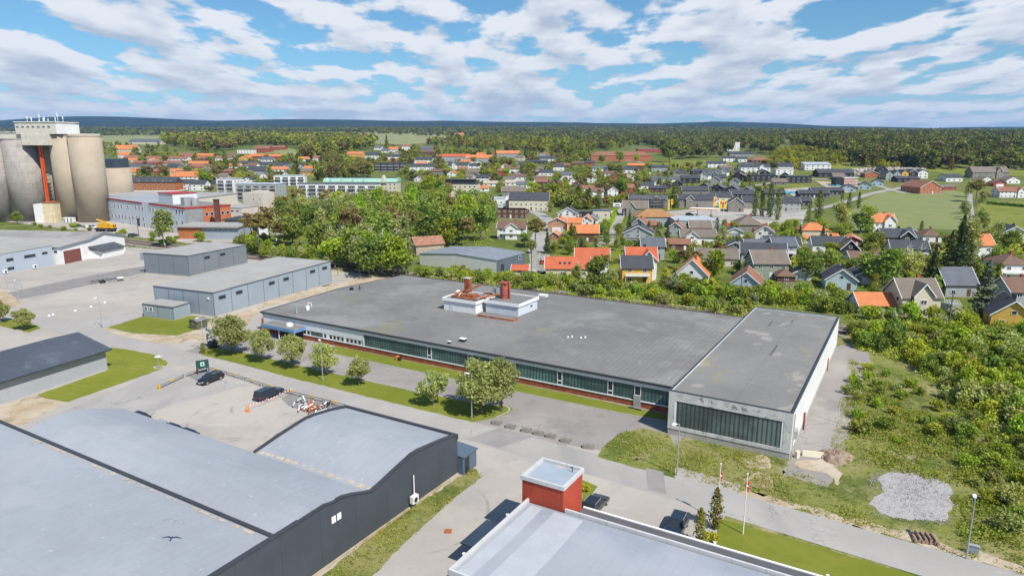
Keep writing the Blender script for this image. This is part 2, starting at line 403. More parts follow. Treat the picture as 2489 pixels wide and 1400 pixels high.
rd = [(-330, 80.2), (-215, 79.5), (-160, 78.2), (-120, 78.3), (-60, 78.4), (-30, 77.8), (-5, 76), (15, 74.6), (60, 71.5)]
strip('road', [gw(*p) for p in rd], 6.0, .020, m_road, 6)
sheet('rough_ground', pix((1452, 1110), (1470, 1082), (1495, 1062), (1512, 1050), (1560, 1040), (1628, 1056), (1640, 1080), (1640, 1162), (1560, 1140), (1480, 1119)), .022, m_rough, rough=.12)
sheet('road_shoulder', grid((-39, 73), (-27, 73), (-15, 72), (-15, 82), (-29, 83.5), (-34, 82), (-39, 81.5)), .016, m_yard, rough=.12)
for nm, pts in (('road_patch', [(-52.6, 75.6), (-46.8, 75.6), (-44.5, 81.3), (-50.4, 81.3)]), ('road_patch', [(-24.8, 75), (-22.4, 75), (-24.6, 80.4), (-27, 80.4)])):
    sheet(nm, grid(*pts), .024, m_patch)
sheet('side_road', pix((405, 895), (600, 935), (400, 990), (150, 1075), (0, 1170), (-150, 1200), (-150, 1130), (0, 1060), (150, 1000), (300, 940)), .012, m_road, rough=.08)
sheet('side_road', pix((250, 812), (330, 800), (500, 735), (620, 700), (560, 690), (370, 745), (250, 775), (110, 780)), .0135, m_road)
sheet('side_road', pix((-60, 748), (130, 712), (330, 668), (470, 640), (440, 634), (300, 655), (120, 690), (-60, 728)), .0115, m_dark, rough=.12)
sheet('dry_verge', pix((248, 800), (262, 796), (325, 810), (430, 816), (475, 802), (520, 780), (610, 752), (640, 745), (600, 790), (500, 830), (390, 836), (300, 818)), .016, m_dirt, rough=.25)
sheet('dry_verge', pix((90, 962), (165, 977), (60, 1030), (-60, 1085), (-60, 1010), (0, 985)), .016, m_dirt, rough=.3)
sheet('dry_verge', pix((640, 748), (880, 690), (1000, 665), (960, 655), (820, 688), (640, 730)), .016, m_dirt, rough=.4)
sheet('dry_verge', pix((0, 700), (60, 738), (30, 750), (-40, 735), (-40, 700)), .016, m_dirt, rough=.3)
# lawns
sheet('lawn', pix((255, 843), (300, 848), (375, 862), (402, 876), (407, 884), (398, 894), (370, 905), (300, 930), (165, 977), (120, 970), (90, 960), (262, 899)), .026, m_lawn2, rough=.07)
sheet('lawn', pix((262, 796), (350, 768), (475, 768), (515, 775), (500, 792), (475, 802), (430, 816), (325, 810)), .026, m_lawn, rough=.12)
sheet('lawn', pix((-40, 765), (0, 778), (60, 776), (100, 797), (70, 808), (0, 792), (-40, 782)), .026, m_lawn, rough=.1)
sheet('lawn', pix((490, 862), (600, 889), (700, 916), (900, 966), (1050, 1002), (1147, 1026), (1200, 1015), (1235, 1005), (1247, 994), (1235, 985), (1180, 985), (1000, 950), (870, 921), (780, 902), (700, 882), (590, 857), (520, 842), (492, 848)), .028, m_lawn, rough=.07)
sheet('lawn', grid((-101, 95.6), (-60, 95.9), (-34, 96.3), (-29.5, 96.8), (-29.5, 99.4), (-60, 99.8), (-102, 99.8), (-103.5, 97.5)), .026, m_lawn, rough=.06)
sheet('lawn', pix((1748, 1262), (1770, 1265), (1900, 1302), (2060, 1350), (2270, 1412), (2300, 1500), (1800, 1500), (1760, 1380), (1740, 1335)), .026, m_lawn, rough=.06)
sheet('car_park', pix((1415, 1165), (1436, 1180), (1530, 1193), (1640, 1221), (1712, 1245), (1745, 1262), (1742, 1330), (1700, 1400), (1380, 1300), (1390, 1240)), .018, m_yard, rough=.06)
sheet('verge', pix((1413, 1165), (1430, 1172), (1453, 1182), (1440, 1200), (1413, 1235)), .024, m_lawn, rough=.08)
sheet('gravel_pad', pix((2128, 1162), (2160, 1148), (2215, 1150), (2300, 1172), (2312, 1185), (2312, 1240), (2300, 1268), (2225, 1262), (2128, 1250), (2120, 1215), (2150, 1195)), .03, m_gravel, rough=.2)
sheet('bare_patch', pix((1800, 1120), (1850, 1104), (1873, 1118), (1870, 1140), (1820, 1138)), .03, m_dirt, rough=.25)
sheet('bare_patch', pix((1805, 1165), (1850, 1148), (1880, 1170), (1870, 1190), (1820, 1180)), .03, m_dirt, rough=.25)
sheet('bare_patch', pix((1935, 1120), (2010, 1118), (2040, 1145), (2035, 1180), (2010, 1150), (1950, 1140)), .03, m_dirt, rough=.25)
sheet('verge_edge', [gw(*p) for p in [(-16, 79.2), (-5, 79.0), (5, 78.2), (18, 77.2), (30, 76.4), (30, 78.2), (12, 79.6), (-2, 80.8), (-14, 81.2)]], .014, m_dirt, rough=.45)
sheet('weed_strip', pix((1150, 1138), (1100, 1170), (930, 1280), (770, 1410), (900, 1410), (955, 1345), (1060, 1250), (1110, 1205), (1170, 1160)), .028, m_rough, rough=.15)
# fields, farm track and streets of the town
m_field = groundmat('crop_field', (.175, .215, .065), [((.21, .235, .09), .02, .4, .6, .7), ((.12, .17, .04), .05, .5, .65, .5)], .04, extra=mow(R(62), 9., .65, (.245, .245, .12)))
m_field2 = groundmat('pale_field', (.24, .26, .11), [((.30, .27, .15), .008, .42, .6, .8), ((.15, .2, .05), .02, .5, .6, .6)], .04)
m_street = groundmat('street', (.36, .34, .32), [((.27, .26, .25), .06, .45, .6, .6)], .01)
m_meadow = groundmat('meadow', (.17, .195, .03), [((.22, .23, .05), .04, .4, .6, .7), ((.09, .13, .02), .12, .5, .65, .7)], .08)
sheet('field', pix((2098, 488), (2140, 468), (2205, 455), (2300, 458), (2345, 470), (2345, 520), (2340, 560), (2200, 556), (2080, 560), (2060, 520)), .10, m_field, step=30)
sheet('field', pix((2375, 495), (2489, 490), (2620, 500), (2620, 575), (2489, 575), (2395, 570), (2375, 540)), .10, m_meadow, step=30)
sheet('field', pix((830, 326), (900, 322), (1040, 325), (1125, 332), (1120, 342), (1000, 352), (920, 352), (850, 338)), .5, m_field2, step=80)
sheet('field', pix((212, 332), (300, 329), (420, 331), (400, 345), (340, 352), (240, 362), (212, 362)), .5, m_field2, step=80)
sheet('field', pix((640, 372), (700, 362), (735, 366), (720, 378), (670, 382)), .4, m_field2, step=40)
sheet('meadow', pix((2230, 412), (2290, 405), (2420, 412), (2489, 415), (2600, 420), (2600, 430), (2380, 428), (2300, 424)), .3, m_meadow, step=40)
sheet('meadow', pix((1560, 398), (1640, 390), (1760, 392), (1790, 400), (1700, 412), (1590, 412)), .3, m_meadow, step=40)
sheet('meadow', pix((1880, 445), (1960, 450), (2000, 455), (1990, 462), (1890, 456)), .2, m_meadow, step=40)
sheet('meadow', pix((2000, 395), (2060, 400), (2085, 415), (2070, 425), (2030, 415)), .3, m_meadow, step=40)
for ps, wd in (([(2365, 640), (2362, 560), (2358, 500), (2358, 466), (2350, 455)], 3.5), ([(2225, 452), (2150, 462), (2085, 480), (2010, 505), (1930, 520), (1840, 522)], 6.),
               ([(1465, 610), (1490, 550), (1508, 515), (1530, 495)], 7.), ([(2489, 566), (2330, 558), (2200, 552), (2080, 552)], 3.), ([(1020, 492), (1120, 490), (1250, 500), (1330, 520), (1340, 560)], 7.),
               ([(1540, 530), (1700, 525), (1850, 535), (1960, 522)], 8.), ([(1560, 395), (1440, 385), (1360, 388)], 8.), ([(2200, 470), (2100, 440), (1960, 432), (1830, 452)], 6.),
               ([(1340, 690), (1310, 640), (1290, 600), (1320, 560)], 8.)):
    strip('street', pix(*ps), wd, .14 if ps[0][1] < 520 else .02, m_street, 20)
sheet('paved_square', pix((1290, 640), (1345, 630), (1335, 690), (1240, 690), (1230, 660)), .012, m_yard, rough=.2)
sheet('paved_square', pix((1560, 520), (1720, 505), (1960, 512), (1950, 545), (1760, 555), (1560, 545)), .012, m_yard, rough=.2)
sheet('paved_square', pix((1980, 440), (2040, 445), (2090, 452), (2060, 470), (2020, 462)), .2, m_dirt, step=30)
sheet('paved_square', pix((1900, 460), (1990, 455), (2000, 475), (1930, 480)), .2, m_yard, step=30)
sheet('town_paving', pix((300, 560), (585, 565), (600, 500), (560, 480), (330, 470)), .016, m_yard, step=40)
m_kerb = mat('kerb_stone', (.42, .40, .37), .9, var=.15)
strip('kerb', [gw(*p) for p in [(-101, 95.5), (-60, 95.8), (-34, 96.2), (-29.6, 96.7)]], .2, .05, m_kerb, 3)
strip('kerb', pix((1180, 984), (1222, 982), (1246, 990), (1245, 1000), (1205, 1014)), .25, .05, m_kerb, 1.)
strip('kerb', pix((520, 841), (590, 856), (700, 881), (870, 920), (1000, 949), (1180, 984)), .2, .05, m_kerb, 3)
# rails behind the works
m_rail = mat('rusty_rail', (.20, .12, .08), .6)
m_sleeper = mat('sleeper', (.16, .13, .11), .9)
for u0 in (165.5, 169.8):
    t = gthing('railway_track', ['rusty rail track nearest the long factory hall', 'second rusty rail track, farther from the factory hall'][u0 > 167], 'railway track', -90, u0)
    for du in (-.75, .75):
        MB().box(-230, 230, du-.05, du+.05, .12, .27).build('rail', m_rail, t)
    b = MB()
    for k in range(-330, 330): b.box(k*.7-.12, k*.7+.12, -1.2, 1.2, .01, .13)
    b.build('sleepers', m_sleeper, t)['kind'] = 'stuff'
# ------------------------------------------------ shared finishes
m_glass = mat('window_glass', (.03, .038, .048), .25, var=.25, vs=.8, spec=.3)
m_glassb = mat('window_glass_pale', (.13, .155, .18), .25, var=.3, vs=.6, spec=.35)
m_white = mat('white_paint', (.74, .74, .73), .55, var=.05, stain=((.5, .48, .44), .7, .56, .7, .25))
m_trim = mat('white_trim', (.80, .80, .80), .5, var=.03)
m_black = mat('black_metal', (.03, .032, .036), .5, var=.2)
m_felt = mat('bitumen_felt', (.212, .205, .196), .92, var=.16, vs=.06, stain=(((.275, .27, .26), .09, .5, .62, .55), ((.26, .25, .09), .05, .57, .66, .55), ((.15, .145, .155), .045, .5, .6, .5), ((.40, .37, .33), .5, .66, .72, .5)), lines=((0, 1.0, .09, .42), (1, 12.4, .012, .35)), bump=.02)
m_feltr = mat('grey_roof_felt', (.215, .208, .197), .92, var=.12, vs=.07, stain=(((.36, .33, .29), .22, .58, .66, .7), ((.28, .27, .09), .09, .61, .69, .5), ((.48, .45, .4), 1.6, .66, .71, .6)), lines=((1, 1.0, .06, .22), (0, 9, .01, .3)), bump=.02)
m_brick = mat('red_brick', (.34, .095, .045), .85, var=.3, vs=1.2, stain=((.16, .05, .03), .5, .5, .65, .6), lines=((2, .08, .14, .25),), bump=.03)
m_panelw = mat('white_wall_panel', (.66, .70, .74), .6, var=.05, vs=.2, vstreak=.25, lines=((0, 6.2, .006, .5),))
m_conc = mat('pale_concrete', (.60, .595, .58), .85, var=.14, vs=.5, vstreak=.5, stain=((.14, .135, .13), .9, .55, .66, .75))
m_plinth = mat('concrete_plinth', (.42, .40, .37), .9, var=.15, vstreak=.4)
m_steelroof = mat('pale_blue_roof', (.325, .345, .375), .6, var=.07, vs=.08, stain=(((.385, .40, .43), .07, .5, .65, .5), ((.52, .44, .34), .25, .69, .73, .6), ((.55, .57, .60), 1.4, .66, .69, .7), ((.24, .26, .29), .35, .6, .7, .35)), lines=((0, 1.1, .04, .20), (1, 7., .006, .25)), bump=.01)
m_darkclad = mat('dark_grey_cladding', (.062, .072, .088), .55, var=.08, vs=.3, lines=((1, 4.9, .012, .55), (1, .3, .12, .14)), vstreak=.15)
m_edge = mat('dark_roof_edge', (.05, .055, .065), .5)
m_gclad = mat('grey_steel_cladding', (.30, .35, .40), .5, var=.05, vs=.15, vstreak=.12, lines=((0, .4, .08, .08), (1, .4, .08, .08)))
m_gjoint = mat('panel_joint', (.10, .12, .14), .5)
m_groof = mat('light_grey_membrane', (.36, .35, .335), .8, var=.07, vs=.1, stain=((.28, .27, .26), .12, .5, .65, .5), lines=((0, 2., .015, .14),))
m_rust = mat('rusty_steel', (.42, .13, .05), .8, var=.35, vs=1.5, stain=((.16, .06, .035), 1., .48, .62, .7))
m_galv = mat('galvanised_steel', (.45, .46, .47), .45, var=.1, metal=.4)
m_redclad = mat('red_corrugated_cladding', (.46, .07, .035), .6, var=.12, vs=.35, vstreak=.35, stain=((.36, .08, .05), .5, .5, .66, .6), lines=((0, .19, .28, .55, 1), (1, .19, .28, .12)))
def glasspanel(name, c):
    return mat(name, c, .35, var=.35, vs=.25, spec=.4, vstreak=.3, lines=((0, .62, .34, .75), (0, 2.48, .10, .4)), stain=(tuple(x*2.2 for x in c), .12, .52, .62, .5))
m_prof = glasspanel('green_channel_glass', (.072, .130, .128)); m_prof2 = glasspanel('dark_channel_glass', (.095, .125, .125))

_wc = {}
def win(parent, x, y, z, w, h, face='f', glass=None, frame=None, name='window', sub=True, label=None, mull=1):
    """window in a wall: face f(-y) r(+x) b(+y) l(-x); x,y,z = centre bottom"""
    glass = glass or m_glass; frame = frame or m_trim; k = (round(w, 2), round(h, 2), glass.name, frame.name, mull, sub)
    if k not in _wc:
        a = min(.09, w*.12)
        fr = MB().box(-w/2, w/2, -.07, .02, 0, a).box(-w/2, w/2, -.07, .02, h-a, h).box(-w/2, -w/2+a, -.07, .02, a, h-a).box(w/2-a, w/2, -.07, .02, a, h-a)
        for i in range(1, mull): xx = -w/2+w*i/mull; fr.box(xx-a/2, xx+a/2, -.06, .02, a, h-a)
        pn = MB().box(-w/2+a, w/2-a, -.03, -.01, a, h-a)
        if sub: _wc[k] = (fr.mesh('window', frame), pn.mesh('pane', glass))
        else:
            fr.k = 1; fr.box(-w/2+a, w/2-a, -.03, -.01, a, h-a); _wc[k] = (fr.mesh('window', [frame, glass]), None)
    f, p = _wc[k]
    o = ob(name, f, parent, label); o.location = (x, y, z); o.rotation_euler.z = {'f': 0, 'r': math.pi/2, 'b': math.pi, 'l': -math.pi/2}[face]
    if p: ob('pane', p, o)
    return o
class Frame:
    """a wall's foot line between two ground pixels: local x runs along it, y away behind it"""
    def __init__(s, p1, p2):
        a, b = np.array(G(*p1)[:2]), np.array(G(*p2)[:2]); d = b-a; s.L = float(np.hypot(*d)); s.a = a; s.d = d/s.L
        s.n = np.array([-s.d[1], s.d[0]]); s.rz = math.atan2(d[1], d[0]); s.z0 = G(*p1)[2] if a[1] > 480 else 0.
    def sz(s, px, py):
        r = ray(px, py); t = (s.a@s.n)/(r[:2]@s.n); q = r[:2]*t
        return float((q-s.a)@s.d), float(EYE+r[2]*t)-s.z0
    def thing(s, name, label, cat, group=None): return thing(name, label, cat, (s.a[0], s.a[1], s.z0), s.rz, group)

# ------------------------------------------------ the long factory hall
o_ = (-125., 100.)
T = gthing('factory_hall', 'long low factory hall with grey felt roof and green glass bands over red brick', 'factory', *o_)
O = (o_[0], o_[1], 0)
MB(O).box(-125, -28, 100, 150, 0, 1.02).build('brick_wall', m_brick, T)
b = MB(O); b.box(-124.95, -28, 100.25, 149.8, 1.02, 4.2); b.box(-125.02, -94.6, 99.93, 100.25, 2.22, 4.2); b.box(-94.6, -28, 99.93, 100.25, 3.62, 4.2)
b.box(-125.02, -28, 99.88, 100.25, 1.02, 1.16); b.box(-94.75, -94.5, 99.93, 100.25, 1.16, 3.62); b.box(-124.98, -124.4, 99.93, 100.25, 1.16, 2.22)
b.build('white_wall', m_panelw, T)
prof = [(99.75, 4.2), (99.75, 4.5), (103, 4.62), (125, 5.35), (147, 4.75), (150.2, 4.6), (150.2, 4.2)]
MB(O).ext(prof, -125.3, -28).build('roof', m_felt, T)
b = MB(O); b.box(-125.45, -28, 99.6, 99.85, 4.32, 4.64); b.box(-125.45, -28, 150.1, 150.4, 4.3, 4.7)
b.ext([(99.7, 4.3), (99.7, 4.62), (125, 5.45), (150.2, 4.7), (150.2, 4.3)], -125.5, -125.25)
b.build('roof_edge', m_edge, T)
MB(O).box(-125.1, -124.75, 99.6, 99.95, 0, 3.1).build('brick_pier', m_brick, T)
def onU(px, py, u):
    r = ray(px, py); t = u/(r[:2]@GU); return float(r[:2]@GV*t), float(EYE+r[2]*t)
def pxv(px, u=100.): return onU(px, 870, u)[0]
edges = [885, 1039, 1137, 1190, 1242.5, 1355, 1479, 1545, 1561]
def glassband(x0, x1):
    v0, v1 = pxv(x0), pxv(x1); MB((*o_, 0)).box(v0, v1, 100.08, 100.2, 1.16, 3.62).build('glass_band', m_prof, T)
for x0, x1 in ((887, 1039), (1049, 1137), (1148, 1190), (1200, 1242), (1253.5, 1355), (1367, 1479), (1492, 1545), (1561, 1640)): glassband(x0, x1)
for x0, x1 in ((1039, 1049), (1137, 1148), (1190, 1200), (1242, 1253.5), (1355, 1367), (1479, 1492)):
    v0, v1 = pxv(x0), pxv(x1); wd = v1-v0
    win(T, (v0+v1)/2-o_[0], .06, 1.18, wd, .72); win(T, (v0+v1)/2-o_[0], .06, 1.92, wd, 1.68)
v0, v1 = pxv(1545), pxv(1561); win(T, (v0+v1)/2-o_[0], .06, 1.95, v1-v0, 1.65)
MB().box(-.6, .6, -.14, .0, -.02, 1.92).build('door', m_galv, T).location = ((v0+v1)/2-o_[0], -.02, .04)
for x0, x1 in ((648, 656), (725, 732), (733, 741), (741.5, 749), (750, 758), (790, 797), (803, 811), (812, 820), (821, 829), (831, 838.5), (843, 851), (853, 861), (862, 870), (871.5, 880)):
    v0, v1 = pxv(x0), pxv(x1); win(T, (v0+v1)/2-o_[0], .05, 1.2, v1-v0, .98)
MB(O).box(pxv(759), pxv(788), 100.05, 100.2, 1.18, 2.2).build('glass_band', m_prof, T)
b = MB(O)
for x0, x1 in ((738, 739), (788, 790), (797, 803), (838.5, 843)): b.box(pxv(x0), pxv(x1), 99.97, 100.25, 1.16, 2.22)
b.build('window_pier', m_trim, T)
# entrance: dark doors under a blue canopy
b = MB(O); b.box(-118.5, -112.2, 99.86, 100.3, .02, 2.15); b.build('entrance_doors', m_black, T)
m_blue = mat('blue_fascia', (.13, .27, .46), .5, var=.08, vstreak=.2)
cx0, cx1 = -121.7, -111.2
c = MB(O).box(cx0, cx1, 96.6, 99.86, 2.25, 2.95).build('canopy', m_blue, T)
MB(O).box(cx0+.15, cx1-.15, 96.75, 99.84, 2.95, 2.99).build('canopy_felt', m_feltr, c)
for vx in (cx0+.3, cx1-.3, -116.4): MB(O).box(vx-.07, vx+.07, 96.9, 97.04, 0, 2.25).build('column', m_trim, T)
b = MB(O)                                                     # a rooflight dome on the canopy
for i, (r0, z0, r1, z1) in enumerate(((.75, 2.99, .75, 3.3), (.78, 3.3, .6, 3.6), (.6, 3.6, .3, 3.78), (.3, 3.78, .05, 3.82))): b.cyl(-114.6, 98.5, r0, z0, z1, 14, r1)
b.build('dome_light', m_trim, T)
MB(O).box(-64.5, -63.3, 99.9, 100., .35, .7).build('wall_vent', m_conc, T)
# things standing on that roof
def roofz(u): return float(np.interp(u, [99.7, 103, 125, 147, 150.2], [4.5, 4.62, 5.35, 4.75, 4.6]))
def rbox(name, label, cat, px, py, w_, d_, h_, m, cap=None, shape='box'):
    v, u = toG(px, py, 4.7); z0 = roofz(u)
    t = gthing(name, label, cat, v, u, z0)
    if shape == 'box': MB().box(-w_/2, w_/2, -d_/2, d_/2, -.05, h_).build('casing', m, t)
    else: MB().cyl(0, 0, w_/2, -.05, h_, 12).build('casing', m, t)
    if cap: MB().box(-w_/2-.08, w_/2+.08, -d_/2-.08, d_/2+.08, h_, h_+.1).build('cap', cap, t)
    return t
rbox('roof_vent', 'black vent box with white lid near the front edge of the long roof', 'roof vent', 1125, 829, 1.1, .9, .55, m_black, m_trim)
rbox('roof_vent', 'small black roof vent just left of the larger lidded vent box', 'roof vent', 1092, 833, .4, .4, .4, m_black, m_trim)
rbox('roof_vent', 'slim pale blue vent pipe at the left end of the long roof', 'roof vent', 721, 760, .5, .5, 1.2, m_gclad, None, 'cyl')
t = rbox('roof_fan', 'white roof fan with bent duct at the left end of the roof', 'roof fan', 748, 753, .9, .9, .9, m_trim, None, 'cyl')
MB().tube((.2, 0, .7), (.2, 0, 1.7), .08).tube((.2, 0, 1.7), (1.2, .1, 1.6), .08).tube((1.2, .1, 1.6), (1.2, .1, .8), .08).build('duct', m_trim, t)
rbox('rooflight', 'white domed rooflight alone near the back edge of the roof', 'rooflight', 1320, 721, 2.2, 1.3, .45, m_trim)
rbox('roof_vent', 'black roof vent far back on the left part of the roof', 'roof vent', 855, 711, .7, .7, .7, m_black)
rbox('roof_pipe', 'thin black pipe beside the black vent far back on the roof', 'pipe', 875, 710, .2, .2, 1.1, m_black)
for i, (px_, py_) in enumerate(((1380, 825), (1390, 824), (1412, 827), (1422, 826))):
    rbox('roof_cowl', ['leftmost', 'second from left', 'third from left', 'rightmost'][i]+' of four tiny white vent cowls in the middle of the long roof', 'vent cowl', px_, py_, .3, .3, .35, m_trim)
# plant room on the roof
P0 = (-89.4, 120.4); zr = 4.95; T = gthing('rooftop_plant_room', 'white plant room in two blocks with rusty ducts, standing on the long roof', 'plant room', *P0)
O = (P0[0], P0[1], 0)
m_pw = mat('pale_blue_render', (.56, .61, .66), .7, var=.07, vstreak=.2)
MB(O).box(-89.2, -80.6, 120.6, 128.6, zr-.2, 7.4).build('wall', m_white, T)
MB(O).box(-79.6, -71.3, 123.2, 131.8, zr-.2, 7.4).box(-80.6, -79.6, 124.2, 128.6, zr-.2, 7.4).build('wall', m_pw, T)
for x0, x1, y0, y1 in ((-89.5, -80.3, 120.3, 128.9), (-79.9, -71., 122.9, 132.1)):
    f = MB(O); f.box(x0, x1, y0, y0+.2, 7.4, 8.05); f.box(x0, x1, y1-.2, y1, 7.4, 8.05); f.box(x0, x0+.2, y0+.2, y1-.2, 7.4, 8.05); f.box(x1-.2, x1, y0+.2, y1-.2, 7.4, 8.05)
    f.build('fascia', m_trim, T); MB(O).box(x0+.2, x1-.2, y0+.2, y1-.2, 7.42, 7.85).build('roof', m_feltr, T)
win(T, -71.3-O[0], 129-O[1], 6.1, 1.3, .8, 'r', m_glassb)
MB(O).box(-87.6, -86.5, 120.54, 120.6, 5.1, 6.7).build('hatch', m_pw, T)
c = MB(O).box(-88.2, -86.9, 127.3, 128.5, 7.85, 11.3).build('chimney', m_brick, T); MB(O).box(-88.3, -86.8, 127.2, 128.6, 11.3, 11.45).build('chimney_cap', m_conc, c)
d = MB(O); R2 = .22
for p in (((-87.6, 121.6, 8.3), (-81.6, 121.6, 8.3)), ((-87.6, 121.6, 8.3), (-88.2, 126.5, 8.5)), ((-87, 126.4, 8.6), (-84, 127.8, 10.2)), ((-81.6, 121.6, 8.3), (-78, 126.5, 8.9)), ((-86, 124.6, 8.2), (-81, 124.6, 8.4)), ((-83, 127.6, 8.4), (-79, 127.4, 8.4))): d.tube(*p, R2, n=8)
d.box(-86.6, -84.4, 123.2, 124.6, 7.9, 8.5); d.box(-83.6, -82.6, 122.6, 124.6, 7.9, 8.9)
d.build('rusty_duct', m_rust, T)
MB(O).box(-86, -82.9, 125.4, 126.5, 7.9, 8.5).box(-81.2, -80.8, 121.8, 125.6, 8.1, 8.6).build('duct_box', m_galv, T)
MB(O).cyl(-88.6, 125.4, .75, 7.85, 8.6, 12, .6).cyl(-88.6, 125.4, .6, 8.6, 8.9, 12, .2).build('fan_cowl', m_white, T)
m_redp = mat('faded_red_paint', (.40, .10, .07), .8, var=.35, vs=1.2, vstreak=.7)
MB(O).cyl(-77.2, 127.2, .85, 7.85, 11.4, 14).cyl(-76.1, 127.5, .25, 7.85, 11.8, 8).box(-78.3, -76.2, 126.3, 128.2, 11.4, 11.6).build('red_tank', m_redp, T)
MB(O).box(-80.3, -79.6, 127, 127.6, 8.3, 10.2).box(-78.6, -78.2, 127.4, 127.8, 7.9, 11.).build('duct_box', m_galv, T)
d = MB(O).box(-79.2, -70.6, 119.6, 121.2, zr+.12, zr+.4); d.k = 1; d.box(-79.3, -70.5, 119.45, 119.6, zr+.1, zr+.6).box(-70.6, -70.3, 119.5, 121.2, zr+.1, zr+.62)
d.build('roof_duct', [m_feltr, m_rust], T)

# ------------------------------------------------ the tall end hall
T = gthing('end_hall', 'taller concrete hall with parapet and wide dark glass front, right of the long hall', 'factory', -27.9, 92.3)
O = (-27.9, 92.3, 0)
MB(O).box(-27.9, -11, 92.38, 152, 0, .95).build('plinth', m_plinth, T)
b = MB(O).box(-27.9, -11.0, 92.55, 152, .95, 6.35)
b.build('side_wall', mat('white_render', (.72, .71, .69), .8, var=.05, stain=((.52, .5, .47), .25, .55, .7, .3), vstreak=.15), T)
b = MB(O).box(-27.95, -10.97, 92.3, 92.56, .95, 1.45).box(-27.95, -10.97, 92.3, 92.56, 5.35, 6.75).box(-27.95, -27.0, 92.3, 92.56, 1.45, 5.35).box(-12.0, -10.97, 92.3, 92.56, 1.45, 5.35)
b.build('front_frame', m_conc, T)
MB(O).box(-27.0, -26.8, 92.34, 92.5, 1.45, 5.35).box(-12.3, -12., 92.34, 92.5, 1.45, 5.35).build('glass_frame', m_trim, T)
MB(O).box(-26.8, -12.3, 92.42, 92.5, 1.45, 5.35).build('glass_band', m_prof2, T)
MB(O).box(-27.7, -11.2, 92.56, 151.9, 6.35, 6.52).build('roof', m_feltr, T)
b = MB(O).box(-27.97, -27.7, 92.56, 152.05, 6.35, 6.78).box(-11.2, -10.95, 92.56, 152.05, 6.35, 6.78).box(-27.7, -11.2, 151.85, 152.1, 6.35, 6.78)
b.build('parapet', m_panelw, T)
MB(O).box(-28.0, -10.93, 92.27, 92.6, 6.78, 6.84).box(-28., -27.67, 92.6, 152.1, 6.78, 6.84).box(-11.25, -10.93, 92.6, 152.1, 6.78, 6.84).box(-27.67, -11.25, 151.82, 152.12, 6.78, 6.84).build('coping', m_edge, T)
b = MB(O)
for v, u0, u1 in ((-18.6, 118, 125), (-22.5, 138, 142), (-19, 143, 145)): b.box(v, v+.12, u0, u1, 6.52, 6.6)
b.build('roof_joint', m_edge, T)
MB(O).tube((-10.85, 93.2, 0), (-10.85, 93.2, 6.4), .08).build('downpipe', m_galv, T)
MB(O).box(-10.95, -10.7, 104, 104.15, 0, 2.8).box(-10.97, -10.9, 135, 136.4, 0, 2.3).build('door', mat('red_door', (.26, .07, .05), .7), T)
MB(O).box(-10.95, -10.55, 94.4, 95.6, 2.3, 3.5).build('wall_unit', m_galv, T)
MB(O).box(-28.9, -28.0, 96.5, 97.8, 1.6, 3.).build('wall_unit', m_galv, T)

# ------------------------------------------------ grey steel halls
def steelhall(fr, label, x0, x1, dep, h0, h1, panels_f, panels_r, wins=(), roof=m_groof, clad=m_gclad, rz=None):
    """fr frame whose local x is front (x0..0), right wall runs back dep metres; h0 front height, h1 back height"""
    t = thing('steel_hall', label, 'industrial hall', (fr[0], fr[1], 0), fr[2])
    n = [(x0, 0), (x1, 0), (x1, dep), (x0, dep)]
    MB().prism(n, .3, [h0, h0, h1, h1]).build('wall', clad, t)
    MB().box(x0+.03, x1-.03, .03, dep-.03, 0, .3).build('plinth', m_plinth, t)
    e = [(x0-.15, -.15), (x1+.15, -.15), (x1+.15, dep+.15), (x0-.15, dep+.15)]
    MB().prism(e, [h0-.02, h0-.02, h1-.02, h1-.02], [h0+.12, h0+.12, h1+.12, h1+.12]).build('roof_edge', m_gjoint, t)
    MB().prism([(x0+.1, .1), (x1-.1, .1), (x1-.1, dep-.1), (x0+.1, dep-.1)], [h0+.1, h0+.1, h1+.1, h1+.1], [h0+.17, h0+.17, h1+.17, h1+.17]).build('roof', roof, t)
    b = MB()
    for k in range(panels_f+1):
        xx = x0+(x1-x0)*k/panels_f; b.box(xx-.06, xx+.06, -.03, 0, .3, h0)
    for k in range(panels_r+1):
        yy = dep*k/panels_r; b.box(x1, x1+.03, yy-.06, yy+.06, .3, h0+(h1-h0)*k/panels_r)
    b.build('joint_strips', m_gjoint, t)
    for (y, z, w_, h_) in wins: win(t, x1+.02, y, z, w_, h_, 'r', m_glass, m_gjoint)
    return t
def fro(p, rz): g = G(*p); return (g[0], g[1], rz)
HR = R(-23.5)
g1 = steelhall(fro((523, 770), HR), 'long grey steel hall left of the factory hall, small windows high on its side', -20.5, 0, 45.2, 6.0, 6.7, 4, 8,
               [(2.7, 4.0, 2.2, .9), (8.3, 4.1, 2.2, .9), (20, 4.3, 2.2, .9), (25.6, 4.4, 2.2, .9), (36.8, 4.6, 2.2, .9), (42.3, 4.7, 2.2, .9)])
MB().box(-1.9, -1.4, -.25, 0, 4.3, 4.7).build('wall_lamp', m_trim, g1)
g2 = steelhall(fro((461, 673), R(-20)), 'dark grey steel hall with overhanging left corner, second from the road', -18.6, 0, 26.5, 6.7, 6.6, 3, 4, [(8, 4.6, 2.4, .9), (15, 4.6, 2.4, .9)], clad=mat('slate_steel_cladding', (.20, .225, .25), .5, var=.05, vs=.15, lines=((0, .4, .08, .1), (1, .4, .08, .1))))
MB().box(-20.2, -18.64, .02, 3, 4.4, 6.68).build('canopy', m_gclad, g2)
g3 = steelhall(fro((423, 779), R(-22)), 'small flat grey annexe with two shuttered windows, by the oval lawn', -10, 0, 5.2, 3.2, 3.3, 2, 1)
for xx in (-9, -7.3): win(g3, xx, -.02, 1.6, 1.1, 1.1, 'f', m_glassb)
